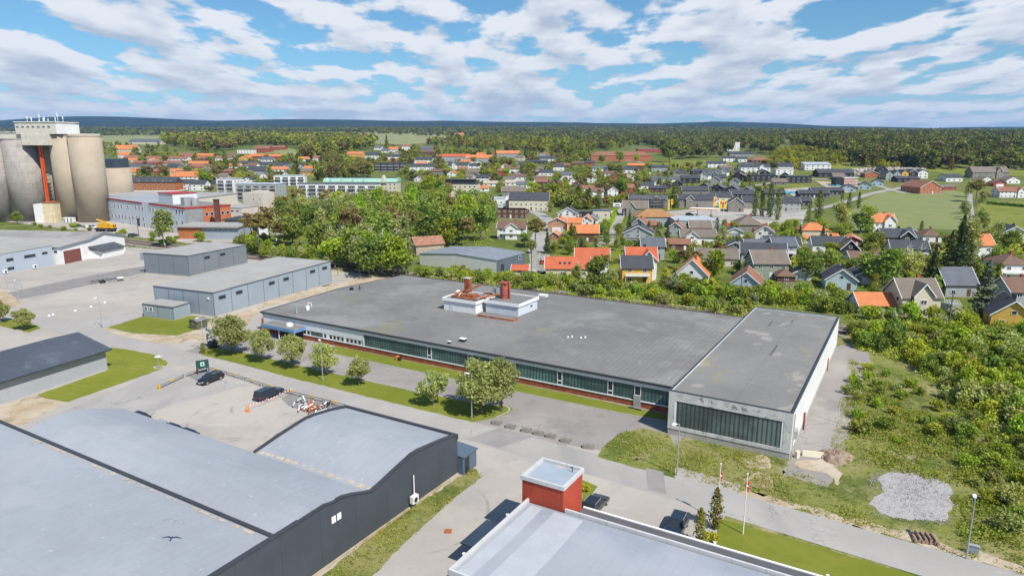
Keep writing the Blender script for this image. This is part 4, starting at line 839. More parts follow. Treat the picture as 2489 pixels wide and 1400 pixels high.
# x0 x1 yfoot type angle depth wallh rise wall roof flags | label | group
H('''
1209 1277 582 S -6 8 5 2.6 W B xb | white two-storey villa with brown roof and front gable below the brown hall
1332 1377 564 G -14 9 4.6 2.2 P O g | brick garage house with orange roof and white gable
1335 1357 584 G -14 6 2.4 1.3 E O n | small brick shed with orange roof below the brick garage house
1382 1454 591 S -4 9 4.4 3.0 N O | dark brown house with wide orange roof behind the clipped columns
1380 1412 566 S -12 7 4.8 2 W O | white house wing with orange roof left of the dark brown house
1412 1437 557 G -10 7 4.6 2 W O n | narrow orange gable behind the dark brown house
1356 1402 540 G -12 9 4.8 3 W D | white gabled house with charcoal roof above the brick garage house
1441 1482 541 F -3 8 6.2 .3 C S k | cream cube-shaped modern house with two tall windows
1402 1440 530 F -4 8 3.2 .3 K D n | low black flat-roofed house beside the cream cube
1423 1452 546 G -12 7 3 1.8 W S n | pale gabled cottage just below the cream cube house
1515 1574 525 S -5 11 4.4 4.2 T T xl | taupe-roofed house with sharp white front gable near the scaffolding
1546 1641 549 H -3 14 4.6 3.4 G t n | long grey hall with ochre hipped roof in the town centre
1641 1741 560 F -4 22 4.6 .3 G P n | long pale blue flat-roofed shop hall behind the ochre roof
1677 1729 572 S -3 8 3.6 2.8 T T n | taupe steep-roofed block in front of the pale blue hall
1536 1567 562 G -22 9 3.6 2.6 G M | grey gable house with russet roof behind the dark spruce
1564 1598 562 S -6 7 3 1.6 T M n | low taupe house with russet roof beside the russet gable house
1621 1659 574 G -18 8 3.4 2.8 G M | grey gable house with russet roof below the ochre-roofed hall
1516 1583 597 G -14 10 5.2 3 G D bk | grey gable house with charcoal roof and dark balcony
1560 1614 632 S -4 9 5 2.6 G S n | slate-roofed grey house behind the red-roofed villa
1523 1594 680 S -5 9 6.2 3.4 W o xr | tall white villa with red roof and right-hand gable
1512 1584 690 S -3 8 5.0 3.0 Y D bn | yellow house with black steep roof and balcony by the railway
1327 1432 676 S -3 8 3.2 2.9 C o ns | cream house with long red-orange roof and three skylights
1399 1479 664 S -5 9 4.6 3 W o | white house with red roof directly behind the long red-orange roof
1245 1282 672 S -6 4 2.2 1.2 C o n | small cream shed with red roof at the end of the grey warehouse
1643 1716 693 G -20 10 3.2 4.6 W O | white steep gable house with orange right roof slope by the hedge
1656 1739 597 S -6 10 3.6 2.6 W T xl | white bungalow with taupe roof and left front gable
1623 1678 610 S -4 7 2.8 1.6 N M n | low brown house with russet roof behind the conifers
1763 1809 620 G -16 8 3 2 T D g | taupe gable garage with charcoal roof by the flagpole
1767 1805 578 G -14 7 2.8 1.6 W S g | small white double garage with slate roof by the red awning
1779 1842 714 G -22 11 3 3.2 B M n | pale blue gable shed with russet roof behind the shrub belt
1790 1853 566 H -8 14 3.8 4 T T | large taupe pyramid-roofed house beside the poplars
1837 1878 591 G -18 8 4.8 2.6 W M | white gable house with russet roof below the taupe pyramid roof
1880 1934 632 S -3 9 5.2 2.4 G S bn | slate-roofed grey house with white balcony beside the green-grey house
1815 1878 626 S -3 9 3.4 2.8 W S n | wide slate-roofed white house above the green-grey house
1832 1914 680 S -2 10 5.2 3.4 V T | big green-grey house with taupe roof and two chimneys
1890 1931 688 H -8 6 2.2 1.8 N B n | small brown pyramid-roofed hut beside the green-grey house
1931 1970 682 G -16 6 2.4 1.5 W S gn | small white garage with slate roof among shrubs
1950 2012 584 H -5 9 4.4 2.8 C O | cream house with orange hipped roof beside the caravan
1946 1982 593 S -5 4 2.4 1. C O n | low porch house with orange roof under the orange hipped roof
2017 2037 592 S -5 6 2.6 1.3 C O n | tiny orange-roofed annexe behind the young spruce
2048 2090 600 G -22 7 2.8 1.8 R O n | low red house with orange gable roof left of the black house
2044 2084 636 G -14 9 4.6 3.2 K T | black steep gable house with white door and grey roof
2122 2174 568 S -3 8 5.6 3.4 W O xr | white villa with orange roof and right gable at the field's edge
2146 2220 604 S -5 9 4.6 3 K D xr | black house with charcoal roof and white-edged gable
2209 2230 582 G -12 7 2.8 1.8 W S n | small white gable annexe right of the black house
2244 2286 590 H -8 9 3 2.4 W B | white house with brown hipped roof near the parked car
2359 2411 634 S -4 9 5.8 3.4 W O | white villa with bright orange roof between tall conifers
2432 2500 684 H -6 10 5.4 2.4 W B b | white two-storey house with brown hipped roof cut by the right edge
2298 2371 722 S -3 9 3.6 4 G S n | large slate-roofed house behind the blue spruce
2010 2076 706 G -18 10 3.2 3 B D | pale blue gable house with black roof beside the double garage
2082 2138 692 G -14 9 2.8 2 G D g | grey gable garage with charcoal roof and white door
2089 2176 764 S -3 7 2.4 2.4 W O gn | long white garage with bright orange roof by the shrub belt
2190 2281 770 S -2 9 5 3.8 C T xm | cream house with taupe roof and tall central gable
2418 2500 800 G -24 11 3.2 3.4 Y D | yellow gable house with black roof at the right edge
2455 2530 756 S -5 9 5 2.8 G B | brown-roofed grey house above the yellow gable house
2440 2489 590 G -14 10 4.4 2.6 W D | white gable house with charcoal roof at the meadow's right edge
2234 2290 472 G 4 25 5.4 5 E M n | big red brick barn with russet roof beside the crop field
2291 2325 463 S 6 7 3 1.4 R T n | low red shed joined to the big barn
2429 2500 481 S 0 10 5 3 W M xr | long white farmhouse with russet roof behind the dark hedge
2414 2446 454 G 0 10 3 2.6 R B g | dark red gable garage at the farm
2446 2479 447 G 0 11 3.6 3 W T | white gable house right of the dark red garage
2383 2415 447 G 0 11 3.6 3 W T | white gable house left of the dark red garage
2363 2452 434 S 0 12 6 5 T T xr | broad taupe farmhouse with three chimneys, farthest back at the farm
2298 2340 442 S 4 12 4 3 W D n | white house with long charcoal roof behind the barn
2153 2170 438 G -4 12 6 2.6 G D | grey gable, first of the terrace by the rock face | terrace houses below the rock face
2172 2189 437 G -4 12 6 2.6 G D | pale grey gable, second of the terrace by the rock face | terrace houses below the rock face
2191 2207 435 G -4 12 6 2.6 Y D | yellow gable in the terrace by the rock face | terrace houses below the rock face
2210 2227 434 G -4 12 6 2.6 K D w | black gable in the terrace by the rock face | terrace houses below the rock face
2231 2254 434 G -4 12 6 2.6 W D | white gable at the right end of the terrace | terrace houses below the rock face
2181 2234 444 S -4 12 3.6 2 K D n | long low black house in front of the terrace
2103 2135 433 G -8 12 4 3 E T w | orange-red timber gable house below the rock face
2132 2156 428 G -8 12 6 3 K D | dark gable house between the orange house and the terrace
2045 2076 467 G -26 14 3.6 2.6 B D | pale blue gable, nearest of three by the field road | pale blue houses by the field road
2088 2114 461 G -26 14 3.6 2.6 B D | pale blue gable, middle of three by the field road | pale blue houses by the field road
2120 2144 453 G -26 14 3.6 2.6 B D | pale blue gable, farthest of three by the field road | pale blue houses by the field road
1990 2073 431 S -4 16 4 3.6 K D n | long dark-roofed hall behind the sand heap
1910 1971 445 F -4 16 6 .3 K D n | black flat-roofed school block above the yellow meadow
1957 2018 414 M -6 14 6 2 W P n | white modern villa with slanted pale roof on the ridge
1801 1871 420 S -4 14 6 3 W D xr | white long house with charcoal roof and dark gable
1826 1881 400 H -4 18 5 3 N M n | brown timber hall with russet roof at the forest edge
1886 1927 426 F -4 12 6 .3 W b n | white flat house with beige roof edge
1823 1888 442 F -4 12 6 .3 K D n | black flat-roofed block with tan corner
1908 1972 502 S -5 10 3.6 2.4 K D n | black row house nearest the field road | black row houses by the field road
1944 2014 482 S -5 10 3.6 2.4 K D n | black row house, second from the poplars | black row houses by the field road
1975 2050 475 S -5 10 3.6 2.4 K D n | black row house, third and farthest right | black row houses by the field road
1858 1908 481 S -5 10 3.6 2.4 K D n | black row house beside the building-site tarpaulins | black row houses by the field road
1876 1944 514 S -5 10 5.4 2.4 G D n | grey two-storey row house directly behind the poplars | black row houses by the field road
1700 1719 438 G -28 16 4.6 3.6 W D w | white arched gable, nearest of the row of four | white gable row with narrow fronts
1719 1735 434 G -28 16 4.6 3.6 W D w | white arched gable, second of the row of four | white gable row with narrow fronts
1735 1750 431 G -28 16 4.6 3.6 W D w | white arched gable, third of the row of four | white gable row with narrow fronts
1751 1765 429 G -28 16 4.6 3.6 W D w | white arched gable, farthest of the row of four | white gable row with narrow fronts
1721 1765 408 S -4 12 5 2.4 W D n | white long house with charcoal roof above the gable row
1758 1788 394 S -4 12 5 2.4 W D n | white house with charcoal roof above the white garden wall
1795 1816 394 S -4 12 4 2.4 W D n | small white house right of the white garden wall
1774 1832 382 S -4 14 4 3 G D n | long grey house with charcoal roof near the forest
1768 1797 368 F -4 20 14 .3 W P n | tall white and grey hall block at the forest edge
1799 1840 413 G -6 16 4.6 3 K D w | black gable house with white edges beside the russet hall
1778 1810 439 G -28 14 4 3.4 K T n | dark green-black gable house with taupe roof
1728 1748 449 G -24 12 4.6 2.8 G D w | grey gable house, left of a pair above the black gables | grey gable pair
1774 1794 454 G -24 12 4.6 2.8 G D w | grey gable house, right of a pair above the black gables | grey gable pair
1698 1722 464 G -30 12 3.6 2.8 K S | black gable house, first from the left of four | four black gable houses
1731 1755 467 G -30 12 3.6 2.8 K S | black gable house, second from the left of four | four black gable houses
1765 1790 471 G -30 12 3.6 2.8 K S | black gable house, third from the left of four | four black gable houses
1801 1827 474 G -30 12 3.6 2.8 K S | black gable house, rightmost of four | four black gable houses
1650 1738 505 S -6 11 5.4 3.2 T D xlw | taupe apartment house with charcoal roof and twin gables behind the fuel station
1658 1720 480 S -6 10 5.4 3 T D n | taupe apartment house partly hidden behind the twin-gabled one
1726 1776 500 S -6 10 6 3 W D n | white-fronted apartment house behind the yellow flags
1771 1806 516 G -14 14 5.6 3.4 T D w | taupe gable apartment house right of the yellow flags
1806 1840 508 S -8 10 5 3 T D n | charcoal-roofed wing behind the taupe gable apartments
1776 1832 490 S -6 10 5.4 3 K D n | black apartment house between the flags and the poplars
1577 1617 468 S -14 9 3.4 2 N D n | dark brown bungalow above the scaffolding
1604 1628 459 G -20 9 3.2 2 N D n | dark brown gable cottage up the lane from the bungalow
1635 1656 454 G -20 9 3.2 2.4 K D | black gable cottage with orange wall panel
1573 1606 453 S -5 9 3.4 2.2 W D xr | white bungalow with dark blue roof and gable end
1574 1616 441 S -5 9 3.2 1.6 G S n | low grey-roofed house behind the white bungalow
1625 1650 443 S -8 9 3 1.6 W S n | small white cottage with blue-grey roof
1656 1700 446 S -10 10 5 2.6 K D n | black two-storey house beside the building plots
1513 1544 421 S -5 9 4 3 W D | white house with charcoal roof by the white-walled garden
1526 1565 412 S -5 9 4.6 2.4 N O n | brown house with orange roof behind the white one
1584 1626 417 S -5 10 4.6 2.6 G D n | grey-blue long house with charcoal roof by the playing field
1440 1474 417 S -5 10 3.4 2.4 W S | white bungalow with grey roof left of the birches
1437 1582 392 H -3 22 7.5 5 E M n | long brick school with russet hipped roof
1550 1608 371 F -3 20 6 .3 R P n | flat red school hall with white edge at the forest
1074 1140 393 S -3 14 6.5 3.4 G o | red-tiled care home wing, left part | care home wings
1132 1196 398 S -3 16 7 4 G O | orange-tiled care home, tallest middle wing | care home wings
1202 1262 384 S -3 16 6 4 G O n | orange-tiled care home wing, right part | care home wings
1306 1333 385 G -10 14 5 3.4 G O | grey gable house with orange roof in front of the wood
1282 1330 399 S -4 10 3 2 K D n | long black bungalow left of the white one
1308 1354 392 S -4 12 3.4 3 W D n | white bungalow with wide black roof below the wood
1350 1388 408 S -4 10 3 2.2 N M n | low brown house with russet roof by the lane
1391 1421 403 S -4 10 3 2 N B n | dark brown garage row by the red shed
1421 1446 403 S -4 10 3.6 2 R D n | bright red shed below the school
1302 1353 428 H -4 12 3.6 3 W D | white house with black hipped roof among pines
1225 1253 416 S -4 10 3 3.4 N B n | brown steep-roofed house right of the pines
1089 1138 412 S -4 10 5 3.2 W D xl | white house with black roof and front gable above the cream block
1141 1166 410 S -4 9 3.4 2.6 W D | small white house with black roof beside the white villa
1046 1080 426 S -4 10 4 2.6 T B n | brown-grey cottage half hidden by trees
1162 1187 466 S -4 8 3 1.8 W O n | low white house with faded orange roof beside the cream block
1175 1213 454 S -5 10 3 2 W b n | white terrace with beige roof sheets, left one | beige-roofed terraces
1228 1276 452 S -5 10 3 2 W b n | white terrace with beige roof sheets, right one | beige-roofed terraces
1220 1277 478 S -4 10 4 3.6 T T n | taupe-roofed parish house behind the charcoal-roofed hall
1237 1333 513 S -4 15 7 4 C D n | large cream hall with long charcoal roof in the centre
1230 1300 508 S -8 14 5.6 2 W W0 n | white hall with peaked white membrane roof
1206 1276 532 M -10 16 6 -2 N S n | dark brown timber hall with grey slanted roof
1160 1218 516 F -4 16 4 .3 W P n | white flat shop with pale blue roof beside the brown hall
1174 1225 497 F -4 14 4 .3 W P n | second flat shop with pale blue roof, farther back
1416 1448 467 S -4 9 3.4 2 W M n | white house with pale russet roof behind the columnar trees
1016 1062 378 S -4 12 5 3 N B n | dark brown house below the grey-roofed villa
1020 1054 370 S -4 12 5 4 G S n | grey-roofed villa on the rise by the spruces
986 1060 418 S -4 14 6 3 W D n | long white apartment row with charcoal roof and white gable end
1001 1051 398 S -4 12 5 3 W D n | second white row behind the apartment row
937 972 388 S -4 12 4 3 W D n | white house with dark blue roof above the black apartments
888 920 388 S -4 12 6 4 W D n | white two-storey house with charcoal roof by the wood
843 882 385 S -4 12 6 3 Y O n | yellow house with orange roof by the wood
944 966 370 S -4 12 4 4 W O n | small house with bright orange roof before the green field
977 997 368 S -4 12 8 3 W M n | tall white farmhouse with russet roof before the green field
909 927 365 S -4 12 4 3 W S n | small white house by the tall dark spruce
737 768 424 S -6 10 5 4 C O | cream house with bright orange roof beside the pines
717 762 427 S -6 10 4 3.4 Y T n | yellow-gabled house with taupe roof left of the orange one
760 779 392 S -4 10 4 3 W M n | white cottage alone on the wooded slope
404 504 442 H -6 16 5 5 W O n | big white house with bright orange hipped roof and dormers
430 470 462 S -6 9 6 3 W D n | white town house with charcoal roof, left of a pair below the orange roof | white town houses
464 500 464 S -6 9 6 3 W D n | white town house with charcoal roof, right of a pair below the orange roof | white town houses
300 334 430 S -6 10 5 4 C O n | cream house with orange roof beside the small silo
300 362 414 S -6 20 5 1.5 G S n | long grey shed roof beyond the brick block
448 522 404 S -6 12 3 3 T O n | long bungalow with bright orange roof in the left estate
320 352 402 S -6 11 3 2.6 R M n | russet-roofed row house, front row left | russet row houses in the left estate
354 392 402 S -6 11 3 2.6 R M n | russet-roofed row house, front row middle | russet row houses in the left estate
394 440 402 S -6 11 3 2.6 G M n | russet-roofed row house, front row right | russet row houses in the left estate
300 345 389 S -6 12 3 3 R M n | red row house with russet roof, second row left | russet row houses in the left estate
350 396 391 S -6 12 3 3 C M n | cream row house with russet roof, second row middle | russet row houses in the left estate
400 455 391 S -6 12 3 3 W M n | white row house with russet roof, second row right | russet row houses in the left estate
433 470 385 S -6 12 4 3 N M n | brown row house with russet roof, third row left | russet row houses in the left estate
474 518 386 S -6 12 4 3 Y O n | yellow row house with orange roof, third row | russet row houses in the left estate
522 560 392 S -6 12 4 3 W M n | white row house with russet roof beside the poplars in the left estate | russet row houses in the left estate
603 645 387 S -6 12 4 3 R O n | red row house with orange roof, left of two near the red barn | orange rows near the red barn
648 690 388 S -6 12 4 3 R O n | red row house with orange roof, right of two near the red barn | orange rows near the red barn
580 605 391 G -8 12 4 3 Y O n | yellow gable house with orange roof beside the red rows
578 618 404 S -6 12 3 3 G D n | charcoal-roofed bungalow, left of three | charcoal-roofed bungalows
620 660 406 S -6 12 3 3 G D n | charcoal-roofed bungalow, middle of three | charcoal-roofed bungalows
662 704 408 S -6 12 3 3 G D n | charcoal-roofed bungalow, right of three | charcoal-roofed bungalows
600 650 418 S -6 12 3 3 T D n | charcoal-roofed long bungalow in front of the three | 
656 698 418 S -6 10 3 2.6 W O n | white bungalow with orange roof behind the dark apartments
618 655 371 S -6 14 6 4 R M n | bright red barn with russet roof at the tan field
576 614 374 F -6 14 6 .3 W D n | black and white flat-roofed house left of the red barn
656 692 365 S -6 14 4 3 R M n | low russet-roofed barn at the far edge of the tan field
310 390 352 S -6 22 6 6 C S n | long slate-roofed farm barn in the far pale field
276 332 372 S -6 14 6 6 C O n | orange-roofed farmhouse cluster beyond the silos
388 408 346 S -6 14 6 6 R B n | tall red-brown barn at the end of the slate barn
222 246 384 S -6 12 4 4 T O n | taupe house with orange roof just behind the silos
286 316 384 S -6 11 4 4 W O n | white gable house before the left estate
1213 1222 337 G -4 16 8 6 R M n | distant red church-like house in the forest clearing
1100 1126 331 S -4 30 6 6 Y O n | distant yellow farmhouse at the end of the green field
''')
RC['W0'] = ('white_membrane_roof', (.68, .68, .66))
GRP = {}
for r_ in HS:
    x0, x1, y_, ty, an, dm_, h_, rs, wc_, rc_, lb, flg, gp_ = r_
    ct = 'shed' if 'shed' in lb else 'garage' if 'garage' in lb and 'house' not in lb else 'barn' if 'barn' in lb else 'hall' if ' hall' in lb and x1-x0 > 50 else 'house'
    house(x0, x1, y_, ty, an, dm_, h_, rs, wc_, rc_, lb, flg, ct, {'house': 'house', 'shed': 'shed', 'garage': 'garage', 'barn': 'barn', 'hall': 'town_hall'}[ct], gp_ or None)

# ------------------------------------------------ larger town buildings
def block(x0, x1, y, ang, dep, fl, wc, rc, label, balc=None, fh=2.9, pent=False, cat='apartment block', wcol=None, nwin=None):
    g, mpp = dirs((x0+x1)/2, y); w_ = (x1-x0)*mpp/math.cos(R(ang)); a = w_/2; hh = fl*fh+.6
    t = thing('apartment_block', label, cat, (g[0], g[1], g[2]-.05), R(ang))
    MB().box(-a, a, 0, dep, 0, hh).build('wall', wm(wc), t)
    MB().box(-a-.25, a+.25, -.25, dep+.25, hh, hh+.35).build('roof', rm(rc), t)
    if pent: p_ = MB().box(-a*.9, a*.8, 2, dep-2, hh+.35, hh+3).build('penthouse', wm('K'), t); MB().box(-a*.95, a*.85, 1.2, dep-1.5, hh+3, hh+3.3).build('penthouse_roof', rm('D'), p_)
    n = nwin or max(3, int(w_/3.6)); nd = max(2, int(dep/4))
    for k in range(fl):
        z = k*fh+.9
        if balc:
            for i in range(balc):
                xx = -a+w_*(i+.5)/balc; bw = w_/balc*.82
                bp = MB().box(xx-bw/2, xx+bw/2, -1.5, 0, z-.75, z-.6).build('balcony', m_conc, t)
                q = MB().box(xx-bw/2, xx+bw/2, -1.5, -1.45, z-.6, z-.5).box(xx-bw/2, xx+bw/2, -1.5, -1.45, z+.35, z+.42)
                for j in range(9): xj = xx-bw/2+bw*j/8; q.box(xj-.03, xj+.03, -1.5, -1.45, z-.6, z+.4)
                q.build('railing', m_galv, bp)
                win(t, xx, -.02, z-.55, bw*.86, 2.1, 'f', m_glass, sub=False, mull=4)
        else:
            for i in range(n): win(t, -a+w_*(i+.5)/n, -.02, z, 1.4, 1.3, 'f', sub=False)
        for i in range(nd):
            for sg, xs in (('r', a+.02), ('l', -a-.02)):
                if (sg == 'r') == (g[0] < 0): win(t, xs, dep*(i+.5)/nd, z, 1.3, 1.3, sg, sub=False)
    return t
block(1078, 1160, 488, -6, 16, 4, 'C', 'D', 'cream four-storey block with dark penthouse beside the lorries', pent=True)
block(910, 988, 417, -4, 16, 3, 'K', 'D', 'black timber apartment block behind the pines', 5)
block(722, 918, 488, -5, 12, 4, 'W', 'S', 'long white apartment block with open balconies behind the wood', 8)
t = block(787, 966, 470, -4, 14, 3, 'C', 'g', 'cream apartment block with mint-green mansard roof'); 
a_ = t.children[0].dimensions.x/2
MB().ext([(-.6, 9.3), (2, 12.3), (12, 12.3), (14.6, 9.3)], -a_-.3, a_+.3).build('mansard_roof', rm('g'), t)
MB().box(-a_*.9, a_*.95, 3, 11, 12.3, 12.5).build('solar_deck', rm('D'), t)
gb = MB().ext([(a_*.55, 9), (a_*.63, 15), (a_*.71, 9)], -1.5, 6, 1).build('gable_bay', wm('C'), t)
for i in range(6): 
    if i != 4: MB().cyl(0, 0, .9, -.6, .9, 10).build('dormer', rm('g'), t).location = (-a_*.8+i*a_*.3, .5, 10.3)
block(574, 676, 488, -8, 16, 4, 'G', 'P', 'dark glass-balconied apartment block with pale roof terrace', 5)
block(528, 572, 484, -8, 14, 5, 'W', 'P', 'white stair tower block left of the dark balconied block', 2)
block(668, 740, 452, 8, 14, 3, 'W', 'P', 'curved-looking white wing with glass balconies behind the dark block', 4)
# brick block with charcoal roof and dormers
g, mpp = dirs(368, 466); t = thing('brick_block', 'three-storey orange brick block with charcoal roof and small dormers', 'apartment block', (g[0], g[1], g[2]), R(-4)); w_ = 122*mpp; a = w_/2
MB().box(-a, a, 0, 13, .5, 8.2).build('wall', m_brk := mat('orange_brick', (.42, .15, .055), .85, var=.12, lines=((2, .3, .1, .15),)), t); MB().box(-a-.1, a+.1, -.1, 13, 0, .9).build('plinth', m_trim, t)
rf = MB().ext([(-.6, 8.0), (6.5, 12.2), (13.6, 8.0)], -a-.5, a+.5).build('roof', rm('D'), t)
for i in range(9):
    xx = -a+w_*(i+.5)/9
    for z in (1.9, 5.2): win(t, xx, -.02, z, 2.2, 1.3, 'f', m_glass, sub=False, mull=2)
for i in range(5):
    xx = -a*.5+i*a*.33; dmr = MB().box(xx-1.2, xx+1.2, 1.2, 4.5, 8.6, 10.6).build('dormer', rm('D'), rf); win(t, xx, 1.17, 9.0, 1.8, 1.1, 'f', m_glass, sub=False, mull=2)
# pale concrete stair tower and low hall
g, mpp = dirs(618, 535); t = thing('concrete_tower', 'pale concrete feed tower with slit windows between town and silo yard', 'tower', (g[0], g[1], 0), R(-14)); a = 27*mpp
m_pc = mat('cream_concrete', (.55, .50, .43), .85, var=.06, vstreak=.25, lines=((0, 2.4, .02, .2),))
MB().box(-a, a, 0, 12, 0, 15).build('wall', m_pc, t); MB().box(-a*.3, a*.9, 2, 8, 15, 16).build('roof_cabin', m_pc, t)
for z in (3, 7, 11):
    for xx in (a*.1, a*.75): win(t, xx, -.02, z, .8, 1.0, 'f', sub=False)
g, mpp = dirs(562, 545); t = thing('low_hall', 'low cream hall with dark flat roof joined to the pale tower', 'industrial hall', (g[0], g[1], 0), R(-14)); a = 32*mpp
MB().box(-a, a, 0, 14, 0, 8.5).build('wall', m_pc, t); MB().box(-a-.2, a+.2, -.2, 14.2, 8.5, 8.8).build('roof', m_groof, t)
for i in range(4): win(t, -a*.7+i*a*.45, -.02, 6.6, 2, .9, 'f', sub=False)
# grey warehouse left of the red roofs
g = G(1207, 665); t = thing('warehouse', 'pale grey warehouse with low blue-grey roof behind the shrub belt', 'warehouse', (g[0], g[1], 0), R(-31)); L = 32
m_wh = mat('pale_render', (.60, .60, .57), .8, var=.04, lines=((0, .5, .05, .06),))
MB().ext([(-L, 0), (-L, 3.9), (-16, 5.1), (0, 4.3), (0, 0)], 0, 19, 1).build('wall', m_wh, t)
MB().ext([(-L-.2, 3.92), (-16, 5.14), (.2, 4.32), (.2, 4.48), (-16, 5.3), (-L-.2, 4.08)], -.2, 19.2, 1).build('roof', mat('warehouse_roof', (.22, .25, .28), .7, var=.1, lines=((0, .8, .04, .15),)), t)
MB().box(0, .05, 0, 19, 0, 4.28).build('end_wall', mat('dark_blue_grey_panel', (.10, .13, .16), .5, lines=((1, 3., .02, .3),)), t); win(t, .07, 15, 2.6, 1.6, 1.2, 'r'); MB().box(.05, .1, 2.5, 4.5, 0, 2.6).build('door', m_black, t)
g = G(1040, 612); t = thing('ruined_shed', 'derelict stone shed with sagging rusty tile roof behind the warehouse', 'shed', (g[0]+1, g[1]-6, 0), R(28))
MB().ext([(0, 0), (0, 3.8), (3.8, 6.3), (7.6, 3.8), (7.6, 0)], -5, 6.5).build('wall', mat('old_stone', (.42, .36, .28), .9, var=.3, vs=1.), t)
MB().ext([(-.5, 3.5), (3.8, 6.35), (8.1, 3.5), (8.1, 3.7), (3.8, 6.55), (-.5, 3.7)], -5.5, 7).build('roof', mat('rusty_tiles', (.34, .17, .11), .85, var=.25, vs=.8, stain=((.15, .08, .06), .6, .55, .65, .6)), t)

# ------------------------------------------------ factory beside the silos
fr = Frame((258, 535), (455, 572)); T = fr.thing('grey_factory', 'pale grey factory block with red roof rim and small windows', 'factory')
m_fg = mat('pale_grey_render', (.63, .67, .72), .8, var=.05, vs=.2, stain=((.60, .50, .40), .10, .66, .69, .6), vstreak=.1)
MB().box(0, 58, 0, 22, 0, 12.4).box(58, 98.7, 0, 22, 0, 12.6).build('wall', m_fg, T)
rr = MB().box(-.2, 51, -.2, 0, 11.7, 12.6).box(60, 98.9, -.25, 0, 12, 12.9).box(98.7, 99.0, -.25, 22.2, 12, 12.9).build('roof_rim', mat('red_rim', (.38, .04, .035), .6), T)
MB().box(-.1, 58, 0, 22.2, 12.4, 12.62).build('roof', m_steelroof, T, label='pale blue roof deck'); MB().box(58, 98.7, 0, 22, 12.6, 12.75).build('roof', m_feltr, T)
MB().box(98.7, 98.85, 0, 8.5, 0, 12).build('bare_concrete_bay', mat('streaked_concrete', (.25, .26, .27), .9, vstreak=.6), T); MB().box(98.7, 98.85, 8.5, 22, 3, 12).build('brick_bay', mat('orange_brick_wall', (.46, .15, .055), .8, var=.1), T)
for i in range(5): win(T, 98.9, 10+i*2.6, 8.2, 1.5, 1.7, 'r', m_glass, sub=False)
def fw(px, py, w_=1.7, h_=1.9, mu=1): s_, z_ = fr.sz(px, py); win(T, s_, -.02, z_, w_, h_, 'f', m_glass, sub=False, mull=mu)
for px_, py_ in ((255, 494), (261, 495), (257, 510), (264, 511), (280, 504), (288, 505), (296, 506), (331, 509), (339, 510), (347, 511), (312, 508), (259, 526), (266, 527), (274, 528), (283, 529), (291, 530), (299, 531), (307, 532), (316, 533), (324, 534), (341, 536), (350, 537), (366, 514), (373, 515), (385, 516), (393, 517), (407, 518), (430, 520), (437, 521), (444, 521), (431, 546), (445, 547), (433, 562), (302, 547), (318, 548), (352, 551)): fw(px_, py_)
for px_ in (339, 447): s_, z_ = fr.sz(px_, 560); MB().box(s_-1.4, s_+1.4, -.08, 0, 0, 4).build('door', m_black, T)
MB().box(62, 78, 4, 16, 12.7, 17.6).build('roof_house', m_fg, T); MB().box(61.8, 78.2, 3.8, 16.2, 17.6, 17.9).build('roof_house_rim', MATS['red_rim'], T)
MB().box(84, 88, 5, 10, 12.7, 16.5).build('roof_machine', m_galv, T); MB().cyl(90, 9, 1.5, 12.7, 16, 10).build('roof_vessel', m_galv, T); MB().cyl(66, 18, .7, 12.6, 20.5, 10).build('roof_duct', m_galv, T)
g = G(524, 573); t = thing('chimney', 'dark brown square factory chimney beside the orange brick bay', 'chimney', (g[0], g[1]+4, 0), .2); MB().box(-1.1, 1.1, -1.1, 1.1, 0, 16).build('stack', mat('dark_brick', (.12, .05, .04), .8, var=.2), t); MB().box(-1.3, 1.3, -1.3, 1.3, 16, 16.4).build('crown', m_black, t)
g = G(492, 581); t = thing('brick_store', 'low brick store with overhanging grey flat roof by the factory', 'store', (g[0], g[1], 0), R(-4))
MB().box(-11, 0, 0, 14, 0, 5.2).build('wall', m_brk, t); MB().box(0, 17, .3, 14, 0, 5).build('steel_front', m_gclad, t); MB().box(-11.5, 17.5, -1, 14.5, 5.2, 5.9).build('roof', m_groof, t)
for i in range(6): win(t, 1.5+i*2.4, .28, 3.9, 1.8, .6, 'f', sub=False)
g = G(560, 575); t = thing('loading_hall', 'white loading hall with open dark bay behind the brick store', 'industrial hall', (g[0]+6, g[1]+8, 0), R(-6)); MB().box(-12, 16, 0, 14, 0, 6.5).build('wall', m_white, t); MB().box(-12.5, 16.5, -2, 14.5, 6.5, 7).build('roof', rm('D'), t); MB().box(-4, 4, -.1, 0, 0, 5).build('open_bay', m_black, t)
g = G(430, 515); t = thing('flat_hall', 'wide flat grey roof hall between brick block and factory', 'industrial hall', (g[0]-15, g[1]-20, 0), R(-12)); MB().box(-45, 42, 0, 40, 0, 10.5).build('wall', m_pc, t); MB().box(-45.3, 42.3, -.3, 40.3, 10.5, 11.1).build('roof', m_groof, t)

